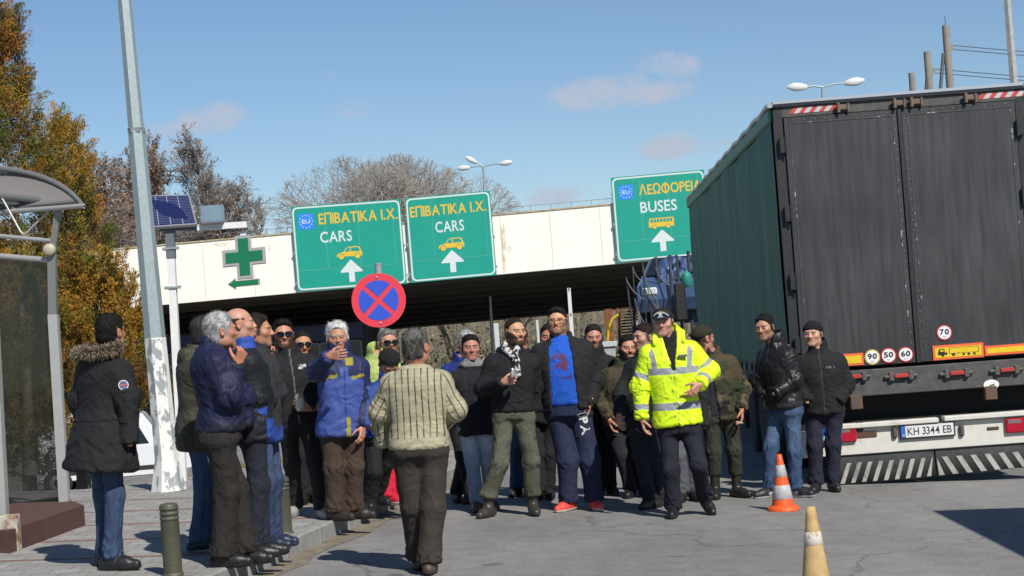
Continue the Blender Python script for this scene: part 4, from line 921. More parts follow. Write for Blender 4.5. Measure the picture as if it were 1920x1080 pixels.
M_redp = mat('red_handle', (.42, .035, .03), .6, col2=(.22, .05, .04), vscale=18, thr=(.5, .7)); M_hyel = mat('hazard_yellow', (.74, .52, .02), .45, var=.08, vscale=9); M_hred = mat('hazard_orange_red', (.80, .14, .05), .45); M_blk = mat('ink_black', (.012, .012, .012), .6); M_wht = mat('decal_white', (.8, .8, .78), .55)
HW = 1.275; LEN = 13.6; ZT = 4.0; ZF = 1.22
X0, X1 = -HW, HW
def L(name, mb, m, par=None, **k): return obj(name, mb, m, par or trl, local=True, **k)
# bed, roof, curtain, headboard
mb = MB(); mb.box((0, LEN / 2 + .05, ZF - .09), (2 * HW - .04, LEN - .1, .2)); L('bed', mb, M_under)
mb = MB(); mb.box((0, LEN / 2, ZT - .03), (2 * HW + .02, LEN + .05, .05)); L('roof', mb, M_tarp); mb = MB(); mb.box((0, -.012, ZT - .008), (2 * HW, .035, .03)); L('roof_trim', mb, M_sil)
for s_ in (-1, 1):
    ys = np.linspace(.12, LEN - .02, 120); zs = np.linspace(ZF - .22, ZT - .17, 14); nb = len(zs)
    V = [(s_ * (HW + .012 + .004 * math.sin(y * 8.4) * math.sin(math.pi * (z - ZF + .22) / (ZT - ZF)) + .014 * math.sin(y * 1.7 + z * 1.1) * math.sin(y * .63 + 1 - z * .7) + .008 * math.sin(y * 2.9 - z * 2.3)), y, z) for y in ys for z in zs]
    F = np.array([(i * nb + j, i * nb + j + 1, (i + 1) * nb + j + 1, (i + 1) * nb + j) for i in range(len(ys) - 1) for j in range(nb - 1)]); F = F if s_ < 0 else F[:, ::-1]
    cu = npobj('curtain', np.array(V), F, M_curt, trl, True, local=True)
    mb = MB(); mb.box((s_ * (HW + .02), LEN / 2 + .05, ZT - .125), (.05, LEN, .15), bev=.02); L('cant_rail', mb, mat('green_valance', (.035, .20, .115), .5, col2=(.09, .2, .14), vscale=3, thr=(.45, .7)))
    mb = MB(); mb.tube([(s_ * (HW + .03), y, ZT - .03 + .012 * math.sin(y * 5)) for y in np.linspace(-.03, LEN, 40)], .03, 6); L('roof_edge', mb, M_sil)
    mb = MB()
    for k in range(20): y = .5 + k * .66; mb.box((s_ * (HW + .045), y, ZF - .13), (.012, .045, .36)); mb.box((s_ * (HW + .055), y, ZF - .02), (.02, .05, .07))
    L('buckle_strap', mb, M_frame)
    mb = MB(); mb.box((s_ * (HW - .02), LEN / 2, ZF - .28), (.06, LEN, .1)); L('side_rail', mb, M_frame)
mb = MB(); mb.box((0, LEN - .03, (ZT + ZF) / 2), (2 * HW - .06, .08, ZT - ZF - .1)); L('headboard', mb, M_frame)
# rear frame and doors
mb = MB(); mb.box((X0 + .045, .05, (ZT + .98) / 2), (.09, .1, ZT - .1 - 1.0)); L('corner_post', mb, M_frame); mb = MB(); mb.box((X1 - .045, .05, (ZT + .98) / 2), (.09, .1, ZT - .1 - 1.0)); L('corner_post', mb, M_frame)
mb = MB(); mb.box((0, .05, ZT - .105), (2 * HW - .18, .1, .11)); L('header', mb, M_frame2)
zd0, zd1 = 1.24, ZT - .17
for s_ in (-1, 1):
    mb = MB(); xa, xb = (X0 + .10, -.02) if s_ < 0 else (.02, X1 - .10); mb.box(((xa + xb) / 2, .0, (zd0 + zd1) / 2), (xb - xa, .05, zd1 - zd0), bev=.006); dr = L('rear_door', mb, M_door)
    mb = MB(); xi = xa + .05 if s_ < 0 else xa + .04
    for (p, q) in (((xa + .06, zd1 - .06), (xb - .05, zd1 - .06)), ((xa + .06, zd1 - .06), (xa + .06, zd0 + .1)), ((xb - .05, zd1 - .06), (xb - .05, zd0 + .1))):
        mb.box(((p[0] + q[0]) / 2, -.027, (p[1] + q[1]) / 2), (abs(q[0] - p[0]) + .012, .006, abs(q[1] - p[1]) + .012))
    L('edge_trim', mb, mat('worn_trim', (.055, .055, .056), .5, col2=(.34, .34, .33), vscale=9, thr=(.58, .64)), dr)
    for z in (3.55, 2.85, 2.15, 1.5):
        mb = MB(); xh = X0 + .07 if s_ < 0 else X1 - .07; mb.box((xh, -.035, z), (.07, .05, .17), bev=.008); mb.tube([(xh - s_ * .03, -.06, z - .09), (xh - s_ * .03, -.06, z + .09)], .012, 8); L('hinge', mb, M_frame, dr)
    mb = MB()
    for k in range(24): z = zd0 + .1 + k * (zd1 - zd0 - .2) / 23; mb.box((s_ * .055, -.028, z), (.012, .008, .012))
    for k in range(10): mb.box((xa + .1 + (xb - xa - .2) * k / 9, -.028, zd1 - .03), (.012, .008, .012))
    L('rivet', mb, mat('rivet_steel', (.2, .2, .2), .5, metal=.4), dr)
mb = MB(); mb.box((0, -.02, (zd0 + zd1) / 2), (.036, .05, zd1 - zd0)); L('door_seal', mb, M_frame)
# reflective strips and gear on the header
for px0, px1, pyc in ((1478, 1562, 200), (1832, 1924, 174)):
    a, b = tl_(px0, pyc + (1520 - px0) * .0734 * 0, -.01), tl_(px1, pyc - 6, -.01); mr_, mw_ = MB(), MB(); n = 9; z = ZT - .10
    for k in range(n):
        xx = a[0] + (b[0] - a[0]) * k / n; wd = (b[0] - a[0]) / n; (mr_ if k % 2 == 0 else mw_).add([(xx, -.004, z - .03), (xx + wd, -.004, z - .03), (xx + wd + .05, -.004, z + .03), (xx + .05, -.004, z + .03)], [(0, 1, 2, 3)])
    L('red_reflector', mr_, mat('reflector_red', (.5, .06, .05), .5)); L('white_reflector', mw_, mat('reflector_white', (.5, .5, .5), .5))
for px in (1578, 1684, 1716, 1818):
    x = tl_(px, 185)[0]; mb = MB(); mb.box((x, -.03, ZT - .11), (.13, .06, .06), bev=.01); mb.tube([(x - .05, -.06, ZT - .16), (x - .05, -.06, ZT - .06)], .018, 8); mb.tube([(x + .05, -.06, ZT - .15), (x + .05, -.06, ZT - .07)], .014, 8); L('latch', mb, mat('rusty_latch', (.16, .11, .08), .8, var=.4, vscale=20))
# lock bars below the doors
mb = MB(); mb.box((0, .03, 1.07), (2 * HW - .02, .14, .27), bev=.01); L('rear_sill', mb, M_frame2)
for px, py in ((1600, 707), (1688, 705), (1792, 700), (1886, 694)):
    c = tl_(px, py, -.06); c[1] = -.06; mb = MB(); mb.tube([c + [-.16, 0, 0], c + [.17, 0, 0.0]], .019, 10); mb.box(c + [-.09, .0, 0], (.05, .05, .09), bev=.008); mb.box(c + [.11, 0, 0], (.05, .05, .09), bev=.008); lk = L('lock_bar', mb, mat('grimy_steel', (.09, .088, .08), .6, var=.3, vscale=20))
    mb = MB(); mb.box(c + [.01, -.025, .004], (.14, .02, .042), bev=.006); L('red_handle', mb, M_redp, lk)
# chassis, lights beam, flaps
mb = MB(); 
for x in (-.5, .5): mb.box((x, LEN / 2 + .2, .95), (.16, LEN - .4, .34))
L('chassis_beam', mb, M_under)
for px in (1605, 1858):
    c = tl_(px, 752); mb = MB(); mb.box((c[0], .0, .88), (.12, .1, .14), bev=.006); L('bracket', mb, mat('rusty_bracket', (.09, .07, .06), .8, col2=(.16, .08, .04), vscale=14))
mb = MB(); mb.box((0, .45, .72), (2 * HW - .1, .5, .50)); mb.box((0, 7.0, .9), (1.9, 12.6, .4)); L('dark_gap_filler', mb, M_under)  # black boxes added to darken the see-through gap below the trailer
zb0, zb1 = tl_(1740, 842)[2], tl_(1740, 785)[2]
mb = MB(); mb.box((0, -.02, (zb0 + zb1) / 2 - .02), (2 * HW - .06, .08, zb1 - zb0 - .04), bev=.006); L('bumper_beam', mb, M_wb)
mb = MB(); mb.box((-.52, -.04, zb1 - .015), (1.32, .16, .05), bev=.008); mb.box((.72, -.04, zb1 - .008), (1.05, .16, .05), bev=.008); L('bumper_lip', mb, M_wb)
for px, py, w_, h_ in ((1622, 815, .24, .06), (1612, 800, .07, .1), (1862, 803, .12, .03)):
    c = tl_(px, py, -.07); mb = MB(); mb.box((c[0], -.066, c[2]), (w_, .012, h_), bev=.005); L('rust_patch', mb, mat('rust', (.10, .055, .035), .9, var=.4, vscale=30))
for s_, px, py in ((-1, 1585, 815), (1, 1905, 797)):
    c = tl_(px, py, -.07); mb = MB(); mb.box((c[0], -.08, c[2]), (.22, .05, .15), bev=.012); lt = L('tail_light', mb, mat('tail_light_red', (.42, .012, .03), .2, coat=.5)); mb = MB(); mb.box((c[0] - .02, -.083, c[2] + .04), (.14, .05, .05), bev=.008); L('reverse_lens', mb, mat('smoky_lens', (.22, .15, .16), .2), lt)
for px in (1675, 1800): c = tl_(px, 810 - (px - 1675) * .03); mb = MB(); mb.box((c[0], -.075, c[2]), (.05, .05, .12), bev=.015); L('plate_lamp', mb, M_frame2)
c = tl_(1738.5, 806.5, -.08); c[1] = -.085; pw, ph = .53, .125
mb = MB(); mb.box(c, (pw + .03, .02, ph + .03), bev=.006); pl = L('number_plate', mb, M_frame)
mb = MB(); mb.box(c + [.02, -.012, 0], (pw - .045, .006, ph - .005)); L('plate_face', mb, mat('plate_white', (.68, .68, .66), .5), pl); mb = MB(); mb.box(c + [-pw / 2 + .02, -.012, 0], (.042, .006, ph - .005)); L('country_band', mb, mat('plate_blue', (.03, .12, .5), .5), pl)
L('lettering', textmb('KH 3344 EB', c + [.02, -.0165, 0], (1, 0, 0), (0, 0, 1), .078, pw - .085, bold=.006), M_blk, pl); L('lettering', textmb('BG', c + [-pw / 2 + .02, -.0165, -.035], (1, 0, 0), (0, 0, 1), .018, .026), M_wht, pl)
for s_, pts in ((-1, [(1572, 909), (1755, 893), (1748, 838), (1572, 848)]), (1, [(1757, 893), (1990, 868), (1990, 826), (1752, 838)])):
    q = [tl_(a, b, -.0) for a, b in pts]; y = -.03
    mb = MB(); n = 10; fr = []; 
    for i in range(n + 1):
        u = i / n; lo = q[0] * (1 - u) + q[1] * u; hi = q[3] * (1 - u) + q[2] * u; wv = .012 * math.sin(u * 9 + s_) - .05 * math.sin(u * math.pi) * .3
        fr.append([(lo[0], y + wv - .02, lo[2] + .006 * math.sin(u * 14)), (hi[0], y, hi[2])])
    V = [p for r_ in fr for p in r_] + [(p[0], p[1] + .015, p[2]) for r_ in fr for p in r_]; m_ = 2 * (n + 1)
    fs = [(2 * i, 2 * i + 2, 2 * i + 3, 2 * i + 1) for i in range(n)] + [(m_ + 2 * i, m_ + 2 * i + 1, m_ + 2 * i + 3, m_ + 2 * i + 2) for i in range(n)] + [(2 * i, m_ + 2 * i, m_ + 2 * i + 2, 2 * i + 2) for i in range(n)]
    mb.add(V, fs, 0, True); fl = L('mud_flap', mb, M_rubb)
    mb = MB(); N = 9; 
    def fp(u, v):
        lo = q[0] * (1 - u) + q[1] * u; hi = q[3] * (1 - u) + q[2] * u; p = lo * (1 - v) + hi * v; wv = (.012 * math.sin(u * 9 + s_) - .05 * math.sin(u * math.pi) * .3) * (1 - v); return (p[0], y + wv - .02 * (1 - v) - .006, p[2])
    wid = 1.0 / N
    for k in range(N):
        a = k * wid; sh = .075 * (1 if s_ < 0 else -1)
        us = [(a + .01, .04), (a + wid * .5, .04), (a + wid * .5 + sh, .66), (a + .01 + sh, .66)]; us = [(min(max(u, .005), .985), v) for u, v in us]
        mb.add([fp(u, v) for u, v in us], [(0, 1, 2, 3)])
    L('white_stripe', mb, M_str, fl)
# hazard boards and stickers
def board(px0, py0, px1, py1, pict):
    a, b = tl_(px0, py1, -.03), tl_(px1, py0, -.03); w_, h_ = b[0] - a[0], abs(b[2] - a[2]); cc = np.array([(a[0] + b[0]) / 2, -.033, (a[2] + b[2]) / 2]); h_ -= w_ * .0734 * .5
    mb = MB(); mb.box(cc, (w_, .012, h_), bev=.002); bd = L('hazard_board', mb, M_hred); mb = MB(); mb.box(cc + [0, -.006, 0], (w_ - .045, .006, h_ - .045)); L('yellow_field', mb, M_hyel, bd)
    if pict:
        o = cc + [0, -.0105, 0]; mb = MB(); P = lambda x, z: (o[0] + x * w_, o[1], o[2] + z * h_)
        for pl in ([(-.40, -.16), (-.27, -.16), (-.27, .26), (-.37, .26), (-.40, .04)], [(-.27, -.16), (-.22, -.16), (-.22, .0), (-.27, .0)]): mb.add([P(*q) for q in pl], [tuple(range(len(pl)))])
        for x in (-.31, -.10, .10, .20, .31): mb.add([P(x + .028 * math.cos(t_), -.2 + .085 * math.sin(t_)) for t_ in np.linspace(0, 6.283, 13)[:-1]], [tuple(range(12))])
        mb.add([P(-.14, -.16), P(-.06, -.16), P(-.06, -.11), P(-.14, -.11)], [(0, 1, 2, 3)]); mb.add([P(.0, -.16), P(.008, -.16), P(.008, .0), P(.0, .0)], [(0, 1, 2, 3)]); 
        mb.add([P(-.18, -.1), P(.40, -.1), P(.40, -.08), P(-.18, -.08)], [(0, 1, 2, 3)]); mb.add([P(.39, -.1), P(.40, -.1), P(.40, .30), P(.39, .30)], [(0, 1, 2, 3)]); mb.add([P(-.18, .28), P(.40, .28), P(.40, .30), P(-.18, .30)], [(0, 1, 2, 3)]); mb.add([P(-.18, -.1), P(-.17, -.1), P(-.17, .30), P(-.18, .30)], [(0, 1, 2, 3)])
        L('lorry_pictogram', mb, M_blk, bd); mb = MB(); mb.add([(o[0] + x * w_, o[1] - .003, o[2] + z * h_) for x, z in ((-.36, .06), (-.29, .06), (-.29, .20), (-.35, .20))], [(0, 1, 2, 3)]); L('cab_window', mb, M_hyel, bd)
board(1545, 660, 1618, 691, False); board(1750, 640, 1843, 678, True); board(1847, 636, 1990, 670, False)
for txt, px, py, ring in (('90', 1635.5, 669.5, 'y'), ('50', 1666, 666.5, 'r'), ('60', 1698, 664.5, 'r'), ('70', 1770.5, 623.5, 'r')):
    c = tl_(px, py, -.03); c[1] = -.033; R0 = .079
    mb = MB(); mb.prism([(R0 * math.cos(a), R0 * math.sin(a)) for a in np.linspace(0, 6.283, 29)[:-1]], c, (1, 0, 0), (0, 0, 1), (0, .006, 0)); st = L('speed_sticker', mb, mat('sticker_red', (.5, .02, .03), .5) if ring == 'r' else mat('sticker_gold', (.5, .4, .08), .5))
    mb = MB(); mb.prism([(R0 * .84 * math.cos(a), R0 * .84 * math.sin(a)) for a in np.linspace(0, 6.283, 29)[:-1]], c - [0, .003, 0], (1, 0, 0), (0, 0, 1), (0, .002, 0)); L('white_disc', mb, M_wht, st)
    L('lettering', textmb(txt, c + [0, -.006, .008], (1, 0, 0), (0, 0, 1), .058, .095, bold=.03), M_blk, st); L('lettering', textmb('km', c + [0, -.006, -.042], (1, 0, 0), (0, 0, 1), .014, .03), M_blk, st)
c = tl_(1859, 721, -.05); mb = MB(); mb.prism([(.078 * math.cos(a), .05 * math.sin(a)) for a in np.linspace(0, 6.283, 25)[:-1]], (c[0], -.045, c[2]), (1, 0, 0), (0, 0, 1), (0, .006, 0)); ov = L('oval_sticker', mb, M_wht); mb = MB(); mb.add([(c[0] + x, -.049, c[2] + z) for x, z in ((-.02, -.012), (.03, -.004), (.035, .012), (.025, .006), (-.015, -.004))], [(0, 1, 2, 3, 4)]); L('mark', mb, M_blk, ov)
# running gear
Ry = np.array([[0, 0, 1.0], [0, 1, 0], [-1, 0, 0]])
for y in (2.6, 3.95, 5.3):
    mb = MB(); mb.tube([(-1.0, y, .52), (1.0, y, .52)], .07, 10); L('axle', mb, M_under)
    for s_ in (-1, 1):
        mb = MB(); mb.lathe([(.30, -.19), (.48, -.19), (.52, -.14), (.52, .14), (.48, .19), (.30, .19)], (s_ * 1.03, y, .52), 32, R=Ry); wh = L('wheel', mb, M_tyre); mb = MB(); mb.lathe([(.001, -.12 * s_), (.12, -.14 * s_), (.14, -.05 * s_), (.3, -.1 * s_), (.3, .1 * s_), (.001, .1 * s_)] if True else [], (s_ * 1.05, y, .52), 20, R=Ry); L('rim', mb, M_frame2, wh)
        mb = MB(); mb.tube([(s_ * 1.03, y + .58 * math.cos(a), .52 + .58 * math.sin(a)) for a in np.linspace(.35, 2.8, 9)], .03, 4); L('mudguard', mb, M_frame)
for s_ in (-1, 1):
    mb = MB(); 
    for z in (.55, .82): mb.box((s_ * 1.2, 8.4, z), (.04, 3.6, .12), bev=.005)
    L('side_guard', mb, mat('guard_rail', (.45, .44, .42), .5)); mb = MB(); mb.box((s_ * 1.0, 1.25, .95), (.4, .9, .35), bev=.02); L('tool_box', mb, M_frame)
for x in (-.8, .8): mb = MB(); mb.box((x, 10.6, .57), (.12, .12, 1.05)); mb.box((x, 10.6, .025), (.3, .3, .05)); L('landing_leg', mb, M_frame)

# ================================================================= CAR TRANSPORTER AHEAD
Y = 37.0; zg = float(base_z(3, Y)); c0 = at(1250, 640, Y)
ct = thing('car_transporter', 'car transporter with chains and upright stakes ahead of the lorry', 'lorry', (c0[0], Y, zg))
M_ctf = mat('transporter_steel', (.035, .040, .045), .6, var=.3, vscale=4); M_ctl = mat('transporter_grey', (.12, .135, .145), .55, var=.3, vscale=4)
sY = Y / FPX
xl, xr = at(1180, 640, Y)[0], at(1420, 640, Y)[0]; zdk = at(1240, 668, Y)[2]
mb = MB(); mb.box(((xl + xr) / 2 + .2, Y + 4, zdk - .12), (xr - xl - .3, 8.2, .22), bev=.02); obj('deck', mb, M_ctl, ct)
mb = MB(); mb.hexa([at(1196, 640, Y - 1.2), at(1235, 672, Y - 1.2), at(1235, 672, Y), at(1196, 640, Y), at(1192, 600, Y - 1.0), at(1250, 655, Y - 1.0), at(1250, 655, Y), at(1192, 600, Y)]); obj('ramp', mb, M_ctl, ct)
for (xa, ya, xb, yb, r_) in [(1190, 640, 1174, 520, .03), (1196, 640, 1186, 500, .025), (1214, 640, 1205, 490, .028), (1236, 640, 1213, 530, .026), (1250, 640, 1229, 482, .045), (1262, 640, 1256, 478, .04), (1285, 650, 1268, 478, .04), (1275, 650, 1272, 610, .05), (1300, 640, 1290, 470, .05), (1228, 650, 1219, 570, .03)]:
    mb = MB(); mb.tube([at(xa, ya, Y + .1 * (xa % 7)), at(xb, yb, Y + .1 * (xa % 7))], r_ * .7, 7); obj('stake', mb, M_ctf, ct)
for pts in ([(1186, 500), (1190, 520), (1205, 528)], [(1175, 525), (1184, 548), (1205, 560)], [(1205, 500), (1214, 545), (1230, 560)], [(1213, 535), (1222, 580), (1246, 585)], [(1229, 500), (1238, 530), (1256, 535)], [(1190, 560), (1198, 600), (1214, 610)], [(1256, 490), (1262, 530), (1268, 540)], [(1230, 560), (1242, 610), (1262, 600)]):
    mb = MB(); P = [at(a, b, Y - .05) for a, b in pts]; Q = [(1 - u) ** 2 * P[0] + 2 * u * (1 - u) * P[1] + u * u * P[2] for u in np.linspace(0, 1, 8)]; mb.tube(Q, .013, 5); obj('chain', mb, M_ctl, ct)
mb = MB(); m0 = at(1276, 566, Y - .3); mb.box(m0, (.24, .1, .78), bev=.04); mb.tube([m0 + [0, .05, -.3], at(1280, 640, Y)], .03, 6); obj('mirror', mb, M_blk, ct)
mb = MB(); mb.box(((xl + xr) / 2 + .5, Y + 1.0, (zdk + zg) / 2 - .1), (xr - xl - 1.2, 2.5, zdk - zg - .5)); obj('chassis', mb, M_under, ct)
for y in (Y + 1.5, Y + 3.2):
    for s_ in (0, 1): mb = MB(); mb.lathe([(.25, -.18), (.46, -.18), (.5, -.13), (.5, .13), (.46, .18), (.25, .18)], (xl + .5 if s_ == 0 else xr - .3, y, zg + .5), 24, R=Ry); obj('wheel', mb, M_tyre, ct)
mb = MB(); 
for dx in (-.55, .55): mb = MB(); mb.box((at(1300, 640, Y + 2.2)[0] - .05 + dx, Y + 2.6, zdk + .58), (.4, 5.0, .08)); obj('upper_runner', mb, M_ctl, ct)
for dx in (-.75, .75):
    for dy in (.3, 4.7): mb = MB(); mb.box((at(1300, 640, Y + 2.2)[0] - .05 + dx, Y + dy, zdk + .27), (.08, .08, .58)); obj('runner_post', mb, M_ctf, ct)
# the blue car it carries
M_bcar = mat('blue_car_paint', (.06, .10, .20), .25, coat=.6, var=.15, vscale=3); pb = at(1300, 640, Y + 2.2)
prof2 = [(-1.9, .3), (-2.0, .55), (-1.95, .85), (-1.4, 1.0), (-.7, 1.42), (.6, 1.45), (1.3, .98), (1.85, .88), (2.0, .6), (1.95, .3)]
t, hb = car('carried_car', 'blue car loaded on the transporter beside the buses sign', (pb[0] - .05, Y + 2.2, zdk + .62), math.radians(78), prof2, 3.9, 1.65, M_bcar, 1.45, 1.0)
mb = MB(); mb.add([(-1.38, -.70, 1.06), (-1.38, .70, 1.06), (-.76, .60, 1.44), (-.76, -.60, 1.44)], [(0, 1, 2, 3)]); obj('windscreen', mb, M_cglass, t, local=True); mb = MB(); mb.add([(1.27, -.70, 1.02), (.63, -.60, 1.43), (.63, .60, 1.43), (1.27, .70, 1.02)], [(0, 1, 2, 3)])
mb.v = [(v[0] + .02, v[1], v[2] + .02) for v in mb.v]; obj('rear_window', mb, M_cglass, t, local=True)
for s_ in (-1, 1):
    mb = MB(); mb.box((-1.98, s_ * .55, .72), (.08, .32, .16), bev=.03); obj('headlight', mb, mat('headlight', (.6, .62, .62), .15), t, local=True)
    for wx in (-1.25, 1.25):
        mb = MB(); mb.lathe([(.18, -.09), (.29, -.09), (.31, 0), (.29, .09), (.18, .09)], (wx, s_ * (hb - .07), .31), 20, R=np.array([[1, 0, 0], [0, 0, 1.0], [0, -1, 0]])); obj('wheel', mb, M_tyre, t, local=True)
mb = MB(); p = at(1287, 520, Y - .2); mb.lathe([(.07, 0), (.10, .03), (.10, .24), (.08, .29), (.04, .31), (.04, .34)], p - [0, 0, .2], 16); tag(obj('green_canister', mb, mat('canister_green', (.02, .22, .16), .5)), 'green plastic canister hung on the transporter beside the lorry', 'canister')
# a crumpled tarpaulin heaped over the load behind the stakes
nu, nv = 46, 40; V, C = [], []
for i in range(nu):
    for j in range(nv):
        u, v = i / (nu - 1), j / (nv - 1); px = (1236 - 22 * v) * (1 - u) + 1312 * u; py = (492 - 24 * u - 6 * math.sin(u * 7)) * (1 - v) + 604 * v
        V.append(at(px, py, Y + .9)); C.append((u, v))
V = np.array(V); C = np.array(C); nz_ = ridge(fbm(V * np.array([2.6, 0, 2.0]) + 3, 51, 3)); V[:, 1] += -.55 * np.sin(np.pi * np.clip(C[:, 0] * .8 + .1, 0, 1)) * np.sin(np.pi * np.clip(C[:, 1] * .8 + .15, 0, 1)) + .75 * (nz_ - .5); V[:, 2] += .12 * (fbm(V * 3, 52) - .5)
i, j = np.meshgrid(np.arange(nu - 1), np.arange(nv - 1), indexing='ij'); a_ = (i * nv + j).ravel(); F = np.stack([a_, a_ + 1, a_ + nv + 1, a_ + nv], 1)
cn = fbm(V * np.array([1.6, 1, 1.1]) + 7, 53, 2); pal = np.array([(.055, .09, .19), (.16, .22, .30), (.03, .13, .11), (.40, .42, .42), (.015, .018, .03)]); cc = pal[np.digitize(cn, [.40, .49, .55, .60])]
o = npobj('crumpled_tarpaulin', V, F, mat('tarpaulin', (.1, .15, .2), .4, attr=True), smooth=True, colors=cc); sm = o.modifiers.new('thickness', 'SOLIDIFY'); sm.thickness = .012
tag(o, 'crumpled blue and teal tarpaulin heaped over the load between the stakes', 'tarpaulin')
# the lorry standing to the right of the photographer, whose shadow lies on the road
YL = 16.9
gh = ground_hit(1745, 958); HL = 3.65; sd_ = np.array([-SUND[0], -SUND[1]]) / SUND[2]
lp = np.array([gh[0] - sd_[0] * (HL - .26 - gh[2]) + 1.25, gh[1] - sd_[1] * (HL - .26 - gh[2]), -.27])
lt = thing('box_lorry', 'white box lorry parked beside the photographer, outside the right edge', 'lorry', lp, -math.radians(1.9))
def L2(name, mb, m): return obj(name, mb, m, lt, local=True)
mb = MB(); mb.box((0, -3.5, HL - 1.25), (2.5, 7.0, 2.5), bev=.02); L2('cargo_box', mb, M_wcar); mb = MB(); mb.box((0, -8.2, 1.65), (2.35, 2.0, 2.3), bev=.15); L2('cab', mb, M_wcar); mb = MB(); mb.box((0, -4.6, .8), (1.0, 8.6, .3)); L2('chassis', mb, M_under)
mb = MB(); mb.box((0, -9.18, 2.1), (2.0, .06, .8), bev=.02); L2('windscreen', mb, M_cglass)
for y in (-8.2, -2.0):
    for s_ in (-1, 1): mb = MB(); mb.lathe([(.25, -.15), (.46, -.15), (.5, -.1), (.5, .1), (.46, .15), (.25, .15)], (s_ * 1.05, y, .5), 24, R=Ry); L2('wheel', mb, M_tyre)
